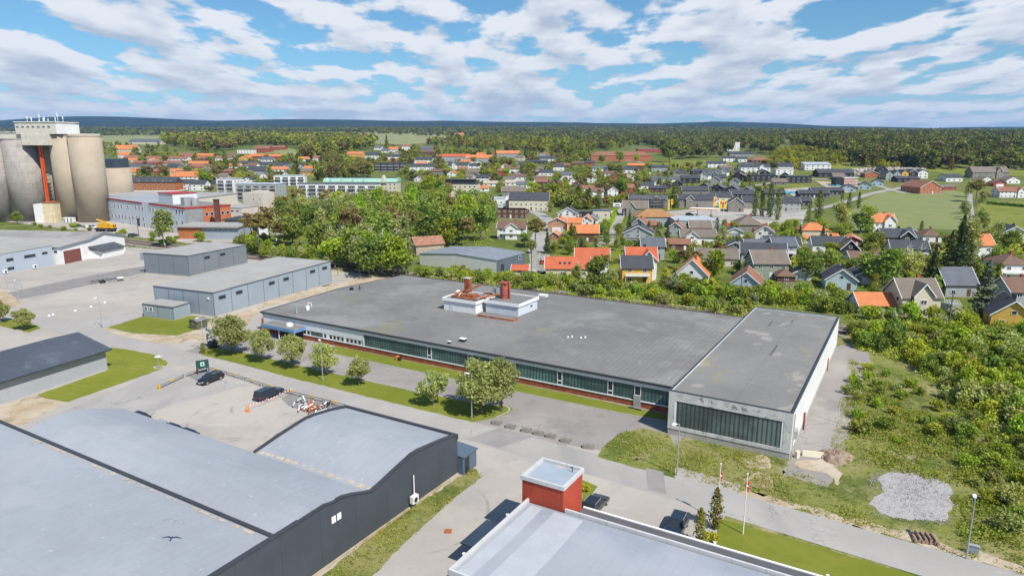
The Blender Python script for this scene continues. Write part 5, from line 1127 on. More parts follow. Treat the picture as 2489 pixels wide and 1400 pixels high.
# ------------------------------------------------ grain silos
m_silo = mat('tan_silo_concrete', (.40, .335, .255), .9, var=.07, vs=.12, vstreak=.3, lines=((2, 1.4, .06, .10),), stain=((.33, .285, .235), .045, .5, .68, .45), tex='Object')
m_silog = mat('grey_silo_concrete', (.38, .345, .315), .9, var=.14, vs=.09, vstreak=.7, lines=((2, .75, .25, .3), (2, 2.9, .1, .2)), stain=((.20, .19, .18), .06, .48, .62, .7))
m_headh = mat('headhouse_render', (.58, .545, .47), .85, var=.08, vstreak=.6, lines=((2, 3.3, .05, .2),))
def silo(px, r, h, label, m, back=0, py=541, cap=True):
    g = G(px, py); cx_, cy_ = g[0], g[1]+r*.9+back
    t = thing('grain_silo', label, 'grain silo', (cx_, cy_, 0), 0, 'concrete grain silos')
    s = MB().cyl(0, 0, r, 0, h, 48).build('silo_wall', m, t); 
    f = [len(p.vertices) == 4 for p in s.data.polygons]; s.data.polygons.foreach_set('use_smooth', f)
    if cap: MB().cyl(0, 0, r+.12, h, h+.7, 48).build('rim', m, t)
    return cx_, cy_
c1 = silo(212, 8.0, 45.2, 'tall tan concrete silo, rightmost of the big group', m_silo)
c2 = silo(154, 8.0, 45.2, 'tall tan concrete silo, second from the right in the big group', m_silo, 4)
c3 = silo(96, 8.0, 44.5, 'tall tan concrete silo behind the orange conveyor pipe', m_silo, 13)
c4_ = silo(42, 9.5, 43.6, 'grey streaked concrete silo left of the conveyor pipe', m_silog, 4)
silo(-32, 9.5, 43.6, 'grey streaked concrete silo cut by the left edge', m_silog, 0)
silo(-105, 9.5, 43.6, 'grey streaked concrete silo beyond the left edge', m_silog, -4)
c5 = silo(273, 9.2, 26.5, 'short tan concrete silo with dark box on top', m_silo, 0, 512, False)
t = thing('rooftop_box', 'dark blue corrugated box on top of the short silo', 'plant room', (c5[0], c5[1], 26.5), R(-12)); MB().box(-8.2, 5.6, -7, 6, 0, 5.6).build('cladding', mat('dark_blue_cladding', (.055, .075, .10), .5, lines=((0, .5, .2, .3), (1, .5, .2, .3))), t)
t = thing('silo_headhouse', 'cream concrete headhouse with antennas across the silo tops', 'headhouse', (c2[0], c2[1], 44), R(-6))
MB().box(-17.5, -1.5, -9.8, 7, -3.2, 2.6).build('lower_storey', m_headh, t); MB().box(-20.5, 2.5, -9.4, 7.5, 2.6, 8.6).build('upper_storey', m_headh, t)
MB().box(-20.9, 2.9, -9.8, 7.9, 8.6, 9.1).build('roof', m_conc, t); MB().box(-1.2, 5, -8.5, 5, 2.6, 7.8).build('side_cabin', m_white, t)
MB().box(0, 17.5, -4, 4, 1.3, 2.9).build('conveyor_gallery', m_headh, t); MB().box(-66, -17.5, -7.8, 4, -.4, 3.4).build('gallery', m_headh, t); MB().box(-66, -17.5, -8.2, 4.4, 3.4, 3.9).build('gallery_roof', m_conc, t)
for i in range(7): win(t, -19+i*3, -9.45, 5.8, 1.9, 1.1, 'f', m_glassb, sub=False)
for i, (xx, hh) in enumerate(((-17.5, 3.4), (-16.8, 2.6), (-11.5, 2.2), (-10.4, 4.6), (-9.2, 2.6), (-3, 5.4), (-1.2, 2.4), (1.6, 3.2), (-14, 1.4), (-5.4, 1.6))):
    MB().cyl(0, 0, .12 if hh > 3 else .2, 0, hh, 6).cyl(0, 0, .3, hh*.5, hh*.75, 6).build('antenna', m_white, t).location = (xx, -4+(i % 3)*2, 9.1)
for i, xx in enumerate((-44, -38, -31)): MB().box(xx-.6, xx+.6, -8.4, -8.2, -1.6, .2).build('lamp_bracket', m_rust, t)
g = G(110, 538); t = thing('conveyor_pipe', 'bright orange conveyor pipe running up the slot between the silos', 'conveyor', (g[0]+2.5, g[1]+.6, 0), 0)
m_or = mat('orange_pipe', (.62, .10, .03), .5, var=.12)
MB().box(-1.0, 0, 0, 1, 10.5, 44).box(.4, .9, 0, .6, 10.5, 42).build('pipe', m_or, t); 
for k in range(8): MB().box(.9, 2.6, 0, 1.4, 12+k*2.1, 12.25+k*2.1).build('platform', m_black, t)
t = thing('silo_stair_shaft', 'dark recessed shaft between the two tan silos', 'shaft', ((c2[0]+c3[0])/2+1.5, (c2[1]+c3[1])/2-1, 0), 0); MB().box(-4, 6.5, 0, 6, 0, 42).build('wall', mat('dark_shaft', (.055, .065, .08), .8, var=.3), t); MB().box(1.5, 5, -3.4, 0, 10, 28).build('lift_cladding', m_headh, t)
g = G(120, 541); t = thing('weigh_house', 'cream and white weigh house at the foot of the silos', 'store', (g[0], g[1]-.5, 0), R(-3)); MB().box(-2.2, 4.2, 0, 6, 0, 10.6).build('wall', mat('cream_render', (.66, .57, .36), .8, vstreak=.2), t); MB().box(-7.6, -2.2, .3, 6, 0, 9.8).build('annexe', m_white, t); MB().box(-2.5, 4.5, -.3, 6.3, 10.6, 11).build('roof', m_rust, t)
g = G(66, 532); t = thing('grain_intake', 'dark steel grain intake with conveyors left of the weigh house', 'machinery', (g[0], g[1], 0), 0)
b = MB().box(-5, 4, 0, 5, 0, 5.2); b.k = 1; b.tube((-9, -1, .6), (3, 0, 5.5), .5).tube((-7, -2, 4.2), (9, -1, 5.4), .5).tube((4, -1, 0), (0, 0, 6), .25).tube((0, 0, 6), (1.5, 1, 11), .8).box(-3, 3, -1, 2, 9, 10.4); b.k = 2; b.box(3, 7, 0, 4, 0, 12)
b.build('frame', [m_black, m_galv, m_gclad], t)
for px_, lb in ((168, 'white tank container at the foot of the tan silos'),):
    g = G(px_, 541); t = thing('container', lb, 'container', (g[0], g[1]-1, 0), R(-6)); MB().box(-2.8, 2.8, 0, 2.4, .2, 2.7).build('body', m_white, t)
    for xx in (-2, 0, 2): MB().box(xx-.35, xx+.35, -.05, 0, .4, 2.4).build('panel', m_glassb, t)

# FILL: further houses half hidden among the trees
OCC = []
def addocc(o):
    for c in o.children:
        if c.name.split('.')[0] in ('wall', 'brick_wall', 'side_wall', 'silo_wall'):
            bb = np.array([v[:] for v in c.bound_box]); OCC.append((o.location.x, o.location.y, o.rotation_euler.z, bb[:, 0].min(), bb[:, 0].max(), bb[:, 1].min(), bb[:, 1].max(), bb[:, 2].max(), o.location.z))
for o in S.objects:
    if o.parent is None and o.type == 'EMPTY' and o.get('category') != 'railway track': addocc(o)
def clear(x, y, pad):
    OA = clear.a; dx, dy = x-OA[:, 0], y-OA[:, 1]; c, s = np.cos(OA[:, 2]), np.sin(OA[:, 2]); lx, ly = dx*c+dy*s, -dx*s+dy*c
    return not np.any((lx > OA[:, 3]-pad) & (lx < OA[:, 4]+pad) & (ly > OA[:, 5]-pad) & (ly < OA[:, 6]+pad))
clear.a = np.array(OCC)
def inpoly(x, y, P):
    n = len(P); c = False
    for i in range(n):
        x1, y1 = P[i]; x2, y2 = P[i-1]
        if (y1 > y) != (y2 > y) and x < (x2-x1)*(y-y1)/(y2-y1)+x1: c = not c
    return c
def fill(poly, n, combos, where, sp=14.):
    W_ = [G(*p)[:2] for p in poly]; xs = [p[0] for p in W_]; ys = [p[1] for p in W_]; k = 0
    for _ in range(n*80):
        if k >= n: break
        x, y = random.uniform(min(xs), max(xs)), random.uniform(min(ys), max(ys))
        if not inpoly(x, y, W_) or not clear(x, y+5, sp*.5+3): continue
        z = float(TZ(x, y)); dd = y*math.cos(PIT)-(z-EYE)*math.sin(PIT); px_ = CX+F*x/dd; py_ = CY-F*(y*math.sin(PIT)+(z-EYE)*math.cos(PIT))/dd
        wc_, rc_, wn, rn = random.choice(combos); ty = random.choice('SSG'); w_ = random.uniform(10, 15) if ty == 'S' else random.uniform(8, 10); hw = w_*F/dd/2
        t = house(px_-hw, px_+hw, py_, ty, random.uniform(-16, 4), random.uniform(8, 11), random.choice((3., 3.2, 4.8)), random.uniform(2.2, 3.2), wc_, rc_, '%s %s house with %s roof in the %s' % (wn, 'gable-fronted' if ty == 'G' else 'long', rn, where), 'n' if dd > 560 else '', group='houses of the '+where)
        addocc(t); clear.a = np.array(OCC); k += 1
CB = [('W', 'D', 'white', 'charcoal'), ('W', 'B', 'white', 'brown'), ('C', 'T', 'cream', 'taupe'), ('W', 'O', 'white', 'orange'), ('G', 'D', 'grey', 'charcoal'), ('N', 'M', 'brown', 'russet'), ('W', 'S', 'white', 'slate'), ('R', 'M', 'red', 'russet')]
fill([(905, 404), (1080, 406), (1440, 414), (1560, 426), (1640, 450), (1500, 478), (1400, 492), (1340, 470), (1200, 445), (1080, 440), (1000, 446)], 34, CB, 'middle town')
fill([(300, 392), (540, 384), (740, 388), (740, 436), (520, 456), (300, 440)], 30, CB+[('T', 'D', 'taupe', 'charcoal'), ('Y', 'M', 'yellow', 'russet')], 'left town')
fill([(1640, 596), (1860, 600), (2200, 610), (2400, 640), (2400, 690), (2180, 690), (1860, 660), (1640, 640)], 6, CB[:5], 'gardens by the railway', 12)
fill([(1800, 400), (2000, 430), (2080, 445), (1960, 455), (1830, 450), (1640, 446), (1640, 420)], 14, [('K', 'D', 'black', 'charcoal'), ('G', 'D', 'grey', 'charcoal'), ('W', 'D', 'white', 'charcoal'), ('T', 'T', 'taupe', 'taupe')], 'dark new estate')
fill([(905, 368), (1070, 376), (1440, 396), (1440, 412), (905, 402)], 12, CB, 'far gardens below the wood')
# ------------------------------------------------ vegetation
def quads(P, s, r, up=.0, asp=1.):
    """leaf-sized faces at points P (n,3) with size s (n,), random lean"""
    n = len(P); a = r.normal(size=(n, 3)); a /= np.linalg.norm(a, axis=1)[:, None]
    b = r.normal(size=(n, 3)); b[:, 2] *= (1-up); a[:, 2] *= (1-up*.6); a /= np.linalg.norm(a, axis=1)[:, None]
    b -= (a*b).sum(1)[:, None]*a; b /= np.linalg.norm(b, axis=1)[:, None]
    A = a*s[:, None]*.5; B = b*s[:, None]*.5*asp
    return np.stack([P-A-B*.6, P+A*.35-B, P+A+B*.7, P-A*.4+B], 1).reshape(-1, 3)
def leafmesh(name, V, m, extra=None):
    me = bpy.data.meshes.new(name); n = len(V)//4
    me.vertices.add(len(V)); me.vertices.foreach_set('co', V.astype(np.float32).ravel())
    me.loops.add(4*n); me.loops.foreach_set('vertex_index', np.arange(4*n, dtype=np.int32))
    me.polygons.add(n); me.polygons.foreach_set('loop_start', np.arange(0, 4*n, 4, dtype=np.int32)); me.polygons.foreach_set('loop_total', np.full(n, 4, np.int32))
    me.materials.append(m); me.update(); return me
def lobes(r, k, c, rad, lr):
    L = []
    for i in range(k):
        while True:
            p = r.uniform(-1, 1, 3)
            if np.dot(p, p) < 1: break
        L.append((np.array(c)+p*np.array(rad)*.75, lr*r.uniform(.6, 1.15)))
    return L
def crown(kind, seed, n=None):
    r = np.random.default_rng(seed); P = []; S_ = []
    if kind in ('rowan', 'broad', 'bright', 'birch', 'bush', 'pine'):
        c, rad, lr, k, n0, sz = {'rowan': ((0, 0, .60), (.47, .47, .40), .135, 26, 4600, .031), 'broad': ((0, 0, .56), (.34, .34, .42), .17, 17, 2000, .042), 'bright': ((0, 0, .55), (.36, .36, .42), .17, 16, 2000, .042),
                                 'birch': ((0, 0, .58), (.19, .19, .42), .12, 18, 1700, .034), 'bush': ((0, 0, .45), (.55, .55, .42), .22, 16, 1100, .075), 'pine': ((0, 0, .70), (.26, .26, .26), .12, 15, 1600, .036)}[kind]
        n = n or n0; L = lobes(r, k, c, rad, lr)
        if kind == 'bush': L = [(np.array([p[0], p[1], abs(p[2])]), q) for p, q in L]
        w_ = np.array([q**2 for _, q in L]); w_ /= w_.sum(); ch = r.choice(len(L), n, p=w_)
        d = r.normal(size=(n, 3)); d /= np.linalg.norm(d, axis=1)[:, None]; rr = (r.random(n)**.45)*1.08
        flat = np.array([1, 1, .62 if kind in ('pine',) else .9])
        P = np.array([L[i][0] for i in ch])+d*flat*(rr*np.array([L[i][1] for i in ch]))[:, None]
        if kind == 'birch': P[:, 2] -= np.hypot(P[:, 0], P[:, 1])*r.random(n)*.6
        P[:, 2] = np.maximum(P[:, 2], .03); s = sz*r.uniform(.6, 1.5, n)
    elif kind == 'spruce':
        n = n or 1900; t = r.random(n)**.75; z = .04+.95*(1-(1-t)); z = .05+.95*r.random(n)**1.35
        tier = np.floor(z*15)/15; rad = (1-z)**.85*.235*(.72+.45*((z-tier)*15))*1.; a = r.random(n)*2*math.pi
        br = np.floor(a/(2*math.pi)*9+tier*37); rad *= .78+.38*np.sin(br*12.9)*np.sin(tier*61); q = r.random(n)**.4
        P = np.stack([rad*q*np.cos(a), rad*q*np.sin(a), z-rad*q*.25], 1); s = .036*r.uniform(.6, 1.3, n)*(1.15-z*.5)
    else:                                                      # column
        n = n or 1100; z = .02+.98*r.random(n); a = r.random(n)*2*math.pi
        pr = np.sin(np.clip(z*1.02, 0, 1)**.75*math.pi)**.5*.095+.012; pr *= 1+.28*np.sin(z*23+np.floor(a)*2+seed)+.2*np.sin(z*51+a*2)
        q = r.random(n)**.35; P = np.stack([pr*q*np.cos(a), pr*q*np.sin(a), z], 1); s = .03*r.uniform(.6, 1.4, n)
    return quads(P, s, r, .25 if kind == 'birch' else 0.)
def trunkmesh(kind, seed, m):
    r = random.Random(seed); b = MB()
    th = {'rowan': .028, 'broad': .024, 'bright': .024, 'birch': .013, 'pine': .017, 'spruce': .016, 'column': .012}[kind]
    top = {'rowan': .55, 'broad': .6, 'bright': .6, 'birch': .93, 'pine': .85, 'spruce': .9, 'column': .8}[kind]
    p = Vector((0, 0, -.02)); k = 6
    for i in range(k):
        q = Vector((p.x+r.uniform(-.012, .012), p.y+r.uniform(-.012, .012), top*(i+1)/k)); b.tube(p, q, th*(1-i/k*.75), th*(1-(i+1)/k*.75), 7); p = q
    if kind not in ('spruce', 'column'):
        for i in range(9):
            z = top*r.uniform(.38 if kind != 'pine' else .65, .95); a = r.random()*6.28; L_ = r.uniform(.14, .28)*(1 if kind != 'birch' else .6)
            e = (L_*math.cos(a), L_*math.sin(a), z+L_*r.uniform(.6, 1.1)); b.tube((0, 0, z), e, th*.38, th*.12, 5)
            b.tube(tuple(x*.6 if j < 2 else z+(e[2]-z)*.6 for j, x in enumerate(e)), (e[0]*1.1+r.uniform(-.1, .1), e[1]*1.1+r.uniform(-.1, .1), e[2]+.05), th*.2, th*.08, 4)
    return b.mesh('trunk', m, True)
m_bark = mat('grey_bark', (.16, .13, .105), .95, var=.25, vs=3.); m_bw = mat('birch_bark', (.55, .53, .49), .9, var=.2, vs=4., stain=((.06, .05, .05), 5., .6, .66, .8)); m_bp = mat('pine_bark', (.27, .14, .08), .95, var=.3, vs=3.)
LM = {'rowan': leafmat('rowan_leaves', (.29, .32, .105), (.43, .44, .18), (.19, .215, .06), .4, .4), 'broad': leafmat('broad_leaves', (0.183, 0.238, 0.032), (0.293, 0.338, 0.054), (0.120, 0.161, 0.027), 1., .3),
      'bright': leafmat('fresh_leaves', (0.240, 0.309, 0.017), (0.377, 0.416, 0.028), (0.156, 0.214, 0.015), 1., .32), 'birch': leafmat('birch_leaves', (0.261, 0.290, 0.078), (0.414, 0.424, 0.143), (0.169, 0.194, 0.050), .8, .3),
      'pine': leafmat('pine_needles', (0.215, 0.176, 0.050), (0.325, 0.252, 0.077), (0.130, 0.120, 0.033), .6), 'spruce': leafmat('spruce_needles', (0.072, 0.101, 0.024), (0.143, 0.158, 0.039), (0.046, 0.069, 0.018), .5, .15),
      'column': leafmat('column_leaves', (0.130, 0.158, 0.033), (0.202, 0.220, 0.046), (0.091, 0.113, 0.022), .6), 'bush': leafmat('shrub_leaves', (0.239, 0.293, 0.024), (0.407, 0.429, 0.042), (0.140, 0.190, 0.016), 1.3, .32),
      'thuja': leafmat('thuja_green', (0.176, 0.170, 0.022), (0.273, 0.233, 0.028), (0.104, 0.107, 0.017), .4), 'yellow': leafmat('yellow_shrub', (.34, .33, .02), (.46, .42, .03), (.20, .22, .02), .2),
      'blue': leafmat('blue_spruce', (0.130, 0.170, 0.099), (0.260, 0.296, 0.182), (0.078, 0.113, 0.055), .2, .1), 'lilac': leafmat('lilac_bloom', (0.390, 0.340, 0.297), (0.546, 0.479, 0.440), (0.182, 0.202, 0.077), .1), 'blossom': leafmat('blossom_shrub', (0.221, 0.252, 0.099), (0.546, 0.542, 0.363), (0.130, 0.164, 0.044), .2)}
TK = {}
def tmesh(kind, leaf, var):
    k = (kind, leaf, var)
    if k not in TK:
        V = crown(kind, hash((len(kind), var))*7 % 9973+len(kind)*31+ord(kind[1])*5)
        TK[k] = (leafmesh('crown', V, LM[leaf]), None if kind == 'bush' else trunkmesh(kind, var+11, {'birch': m_bw, 'pine': m_bp}.get(kind, m_bark)))
    return TK[k]
NT_ = {'rowan': 'street_tree', 'broad': 'broadleaf_tree', 'bright': 'broadleaf_tree', 'birch': 'birch_tree', 'pine': 'pine_tree', 'spruce': 'spruce_tree', 'column': 'columnar_tree', 'bush': 'shrub'}
CNT = {}
def plant(kind, loc, h, label, group=None, leaf=None, wide=1.):
    leaf = leaf or kind; v = random.randrange(6 if kind in ('broad', 'bush', 'bright', 'birch', 'rowan') else 3); c, tr = tmesh(kind, leaf, v)
    CNT[kind] = CNT.get(kind, 0)+1; rz = random.uniform(0, 6.28)
    if tr is None:
        o = ob(NT_[kind], c); o.location = loc; o.rotation_euler.z = rz; o.scale = (h*wide, h*wide, h); tag(o, label, 'shrub', group); return o
    t = thing(NT_[kind], label, 'tree', loc, rz, group); t.scale = (h*wide, h*wide, h)
    ob('trunk', tr, t); ob('crown', c, t); return t
def hpx(px, yb, yt):
    X, Y, Z = G(px, yb); lo, hi = 0, 60
    for _ in range(30):
        m = (lo+hi)/2; dd = Y*math.cos(PIT)-(Z+m-EYE)*math.sin(PIT); uu = Y*math.sin(PIT)+(Z+m-EYE)*math.cos(PIT)
        if CY-F*uu/dd > yt: lo = m
        else: hi = m
    return lo
def toP(X, Y, Z):
    dd = Y*math.cos(PIT)-(Z-EYE)*math.sin(PIT); uu = Y*math.sin(PIT)+(Z-EYE)*math.cos(PIT); return CX+F*X/dd, CY-F*uu/dd
# street trees and other single trees: kind px yfoot ytop width | label [| leaf]
for ln in '''
rowan 566 862 757 1.15|largest grey-green street tree, beside the billboard
rowan 638 880 798 1|grey-green street tree, second from the billboard
rowan 712 896 810 1|grey-green street tree, third from the billboard
rowan 788 912 826 1.05|grey-green street tree, fourth from the billboard, behind the lamp post
rowan 873 937 860 1|small grey-green street tree standing apart in the middle of the strip
rowan 1053 984 893 1|grey-green street tree just left of the big double tree
rowan 1168 1006 864 1.15|big bushy street tree left of a pair at the strip's end
rowan 1219 1000 866 .8|slimmer street tree right of a pair at the strip's end
rowan 60 802 744 1|round street tree on the small lawn at the left
rowan 2 784 724 1|street tree at the left edge of the picture
column 494 858 832 2.2|tiny cone-shaped conifer beside the lamp post near the billboard|thuja
birch 402 600 500 1.35|tall airy birch in front of the grey factory
bush 486 588 556 .9|round bright bush below the brick store|bright
column 1834 526 452 .9|tall dark poplar, first from the left behind the taupe roof
column 1851 526 459 .9|tall dark poplar, second from the left
column 1871 528 446 1|tall dark poplar, third from the left and tallest
column 1889 535 457 .9|tall dark poplar, fourth from the left
column 1965 540 486 .9|short poplar in front of the grey row house
column 1988 538 462 1.2|thick poplar beside the big rounded tree
column 2044 508 467 1|slim poplar at the field's left corner
column 2062 516 466 1|slim poplar, second at the field's left corner
column 2086 508 466 1|slim poplar, third at the field's left corner
spruce 1529 572 508 .9|slender dark spruce beside the narrow lane
column 1502 578 547 1.6|rounded golden conifer left of the dark gable house|thuja
column 1516 582 560 1.9|small rounded golden conifer beside the golden conifer|thuja
column 1577 566 536 1.4|small thuja in front of the russet roofs
column 1598 582 539 1.2|dark column thuja, left of a pair below the ochre roof
column 1606 582 541 1.2|dark column thuja, right of a pair below the ochre roof
column 1388 596 541 1.2|tall clipped column thuja, left of a pair by the orange roof
column 1396 598 548 1.2|tall clipped column thuja, right of a pair by the orange roof
spruce 1330 616 557 1.1|bright green young spruce above the warehouse car park
pine 1302 604 522 1.3|broad brown-green pine beside the brick garage house
bush 1410 606 578 1.1|pale lilac bush in bloom below the column thujas|lilac
column 1742 560 528 1.6|thuja standing on the shop forecourt
bush 1758 585 556 1.2|lilac bush in bloom by the white double garage|lilac
birch 1405 690 632 1.2|young birch in front of the long red roof
broad 1455 712 614 1.1|big leafy tree hiding the right end of the red roof
birch 1490 700 650 1.2|pale leafy tree left of the yellow house
column 1616 696 648 2.2|golden cone conifer beside the yellow house|yellow
bright 1725 686 594 1.1|large fresh green tree between the orange gable and the brown garage
pine 1660 655 602 1.3|dark pine behind the orange gable house
pine 1690 660 604 1.1|second dark pine, right behind the orange gable house
column 1622 610 580 1.4|golden column conifer near the slate roof|yellow
spruce 1998 598 546 1.4|wide golden-green spruce before the orange hipped roof
broad 1966 680 604 1.2|rounded olive tree right of the green-grey house
broad 2022 672 596 1.1|dense tree left of the black gable house
birch 1905 640 588 1|light leafy tree below the slate roofs
broad 2105 690 606 1.1|leafy tree right of the black steep house
broad 2150 700 592 1.2|large leafy tree in the cluster above the double garage
birch 2192 694 590 1.2|pale leafy tree in the cluster above the double garage
birch 2230 690 594 1.2|second pale leafy tree, right in the cluster
spruce 2262 712 592 1.2|dark spruce left of the tallest conifers
spruce 2322 700 522 1.1|tallest dark spruce near the orange-roofed villa
spruce 2300 690 560 1.2|dark spruce left beside the tallest spruce
spruce 2350 690 592 1.1|dark spruce right beside the tallest spruce
birch 2340 640 515 1.3|big yellow-green tree at the foot of the farm track
birch 2395 620 540 1.3|broad pale tree right of the farm track
birch 2420 600 530 1|pale tree farther right of the farm track
spruce 2388 772 632 1.3|big blue-grey spruce left of the brown roof|blue
column 2124 716 664 2.2|broad dark golden conifer before the double garage|thuja
broad 2450 620 552 1.2|leafy tree at the right edge beyond the white gable house
broad 2416 660 590 1|leafy tree behind the bright orange villa
bright 2106 600 560 1|fresh green tree beside the low red house
broad 2092 568 492 1.2|big dark rounded tree at the field corner
birch 2040 560 478 1.2|pale rounded tree beside the poplars
bright 1990 570 528 1.5|low row of bright green trees behind the orange hipped roof
bright 2045 582 540 1.5|bright green tree mass left of the field corner
bright 1930 560 530 1.6|bright green tree hedge behind the slate houses
birch 2352 480 430 1.2|tree at the farm end of the track
pine 2372 492 430 1.4|big brown pine at the farm end of the track
pine 2391 496 462 1.3|small brown pine by the dark hedge
bright 1420 389 363 1.3|round bright green tree left of the school
bright 1546 395 372 1|bright green tree in front of the school
broad 1505 396 366 1.3|dark tree in front of the school
broad 1462 396 374 1.3|dark bushy tree at the school's left wing
broad 1626 396 338 1.1|tall dark tree right of the red school hall
pine 1671 418 392 1|dark conifer beside the playing field
spruce 1636 506 445 1.4|big ragged spruce by the scaffolding
broad 1295 484 438 1.3|big fresh green tree, left of a pair behind the cream hall|bright
broad 1345 492 442 1.3|big fresh green tree, right of a pair behind the cream hall|bright
column 1405 508 450 1.6|dark columnar tree, left of three near the cube house
column 1431 508 456 1.7|dark columnar tree, middle of three near the cube house
column 1455 508 461 1.7|dark columnar tree, right of three near the cube house
birch 1336 528 486 1.1|slim birch at the lane by the cream hall
broad 1507 474 428 1.4|yellow-green tree left of the building site|bright
birch 1552 460 410 1|airy bare-looking birch beside the white bungalow
broad 1040 474 424 1.4|bright tree, left of two before the cream block|bright
broad 1072 482 434 1.3|bright tree, right of two before the cream block|bright
bright 1134 487 470 1|small bright tree behind the grey lorry
broad 997 476 440 1.2|leafy tree at the end of the mint-roofed block
spruce 940 364 326 1.1|tall brown spruce alone before the green field|pine
spruce 725 440 385 1.2|dark spruce pair by the wooded slope, left
pine 888 436 384 1.4|large brown pine beside the black apartments
pine 862 440 396 1.4|brown pine left of the large one beside the black apartments
pine 612 592 512 1.2|brown pine, left of a group by the railway
pine 632 596 520 1.3|brown pine in front of a group by the railway
pine 655 590 496 1.2|tallest brown pine of a group by the railway
pine 690 600 528 1.3|brown pine, right of a group by the railway
pine 360 440 398 1.4|brown pine above the brick block
pine 400 440 400 1.4|second brown pine above the brick block
broad 500 452 406 1.4|bright green tree beside the big orange roof|bright
pine 530 450 396 1.2|brown-green pine beside the big orange roof
column 548 410 366 1.8|poplar in the left estate, left of a pair
birch 572 412 372 1.3|poplar in the left estate, right of a pair
birch 243 388 344 1.4|pale tree beside the silos
column 2238 572 536 1.3|dark upright conifer at the field's lower edge
birch 1250 420 380 1|birch before the care home|birch
'''.strip().splitlines():
    p = ln.split('|'); k, px_, yb, yt, wd = p[0].split(); px_, yb, yt = float(px_), float(yb), float(yt); g = G(px_, yb)
    plant(k, (g[0], g[1], g[2]-.1), hpx(px_, yb, yt), p[1], None, p[2] if len(p) > 2 else None, float(wd))
# thujas and gold bush by the flagpoles
for px_, py_, hh, lb in ((1700, 1324, 4.4, 'dark narrow conifer, nearer of a pair by the parked car'), (1738, 1284, 5.0, 'dark narrow conifer, taller of a pair by the flagpole')):
    g = G(px_, py_); plant('column', g, hh, lb, None, 'thuja', 1.2)
g = G(1725, 1318); plant('bush', g, 1.5, 'golden shrub between the two narrow conifers', None, 'yellow', 1.1)
g = G(1424, 1192); plant('bush', g, 1.1, 'golden-green shrub behind the red tower', None, 'yellow', 1.3)
cen = []
for q in OCC:
    mx, my = (q[3]+q[4])/2, q[5]; X = q[0]+mx*math.cos(q[2])-my*math.sin(q[2]); Y = q[1]+mx*math.sin(q[2])+my*math.cos(q[2])
    a, b = toP(X, Y, q[8]+q[7]*.55) if Y > 10 else (0, 0); cen.append((a, b, Y, F*(q[4]-q[3])*.32/max(Y, 1)))
CE = np.array(cen)
def hides(x, y, z, h, w_):
    a, b = toP(x, y, z); a2, b2 = toP(x, y, z+h); r = F*w_*h/y
    return np.any((CE[:, 2] > y) & (CE[:, 2] < y*1.8+60) & (np.abs(CE[:, 0]-a) < r+CE[:, 3]) & (CE[:, 1] < b) & (CE[:, 1] > b2))
PL = []
def scatter(poly, n, kinds, hr, label, group, sp=3., avoid=True, wide=(1., 1.25), pad=1.5, tries=60):
    W_ = [G(*p)[:2] for p in poly]; xs = [p[0] for p in W_]; ys = [p[1] for p in W_]; k = 0
    for _ in range(n*tries):
        if k >= n: break
        x, y = random.uniform(min(xs), max(xs)), random.uniform(min(ys), max(ys))
        if not inpoly(x, y, W_) or not clear(x, y, pad): continue
        if any((x-a)**2+(y-b)**2 < sp*sp for a, b in PL[-400:]): continue
        z = float(TZ(x, y)) if y > 480 else 0; h = random.uniform(*hr); kd = random.choice(kinds)
        if avoid and random.random() < .93 and hides(x, y, z, h, .33): continue
        PL.append((x, y)); k += 1; kk, lf = kd if isinstance(kd, tuple) else (kd, None)
        lb = label[kk] if isinstance(label, dict) else label
        plant(kk, (x, y, z-.1), h, lb, group, lf, random.uniform(*wide))
wl = lambda s: {'broad': 'broadleaf tree '+s, 'bright': 'fresh green broadleaf tree '+s, 'birch': 'birch tree '+s, 'pine': 'pine tree '+s, 'spruce': 'spruce tree '+s, 'column': 'columnar tree '+s, 'rowan': 'round pale tree '+s}
scatter([(790, 655), (840, 668), (905, 676), (1010, 672), (1010, 652), (900, 640), (800, 630)], 15, ['birch', 'broad', 'bright', 'birch'], (12, 15.5), wl('at the front edge of the wood behind the factory hall'), 'trees at the front edge of the central wood', 4.5, False)
scatter([(640, 600), (800, 645), (1010, 655), (1000, 610), (1195, 600), (1205, 550), (1190, 515), (1120, 500), (1000, 500), (900, 510), (800, 512), (690, 522)], 98, ['broad', 'birch', 'birch', 'broad', 'broad', 'pine', 'bright'], (12, 18), wl('in the dense central wood'), 'trees in the central wood', 5.5, False)
scatter([(905, 402), (1080, 404), (1440, 412), (1560, 424), (1630, 462), (1500, 482), (1400, 500), (1340, 470), (1200, 440), (1080, 440), (1000, 442)], 60, ['pine', 'broad', 'birch', 'pine', 'bright'], (9, 14), wl('among the town gardens beyond the cream block'), 'garden trees of the middle town', 9, True)
scatter([(300, 384), (740, 384), (740, 440), (520, 460), (300, 425)], 34, ['pine', 'broad', 'bright', 'birch'], (8, 12), wl('in the left housing estate'), 'garden trees of the left estate', 10, True)
scatter([(1240, 600), (1480, 560), (1640, 600), (1850, 620), (2180, 640), (2300, 735), (2100, 745), (1900, 700), (1500, 620), (1300, 620)], 62, ['broad', 'birch', 'bright', 'broad'], (4, 7.5), wl('in the gardens beyond the railway'), 'small garden trees beyond the railway', 5, True)
scatter([(1560, 560), (1860, 560), (2260, 600), (2489, 690), (2489, 720), (2200, 650), (1800, 640), (1600, 620)], 34, ['broad', 'birch', 'spruce', 'bright'], (5, 9.5), wl('in the upper gardens beyond the railway'), 'upper garden trees beyond the railway', 6, True)
scatter([(740, 396), (850, 388), (905, 398), (905, 432), (780, 436), (735, 428)], 20, ['pine', 'broad', 'spruce', 'broad'], (12, 19), wl('on the wooded slope left of the black apartments'), 'trees on the wooded slope', 9, True)
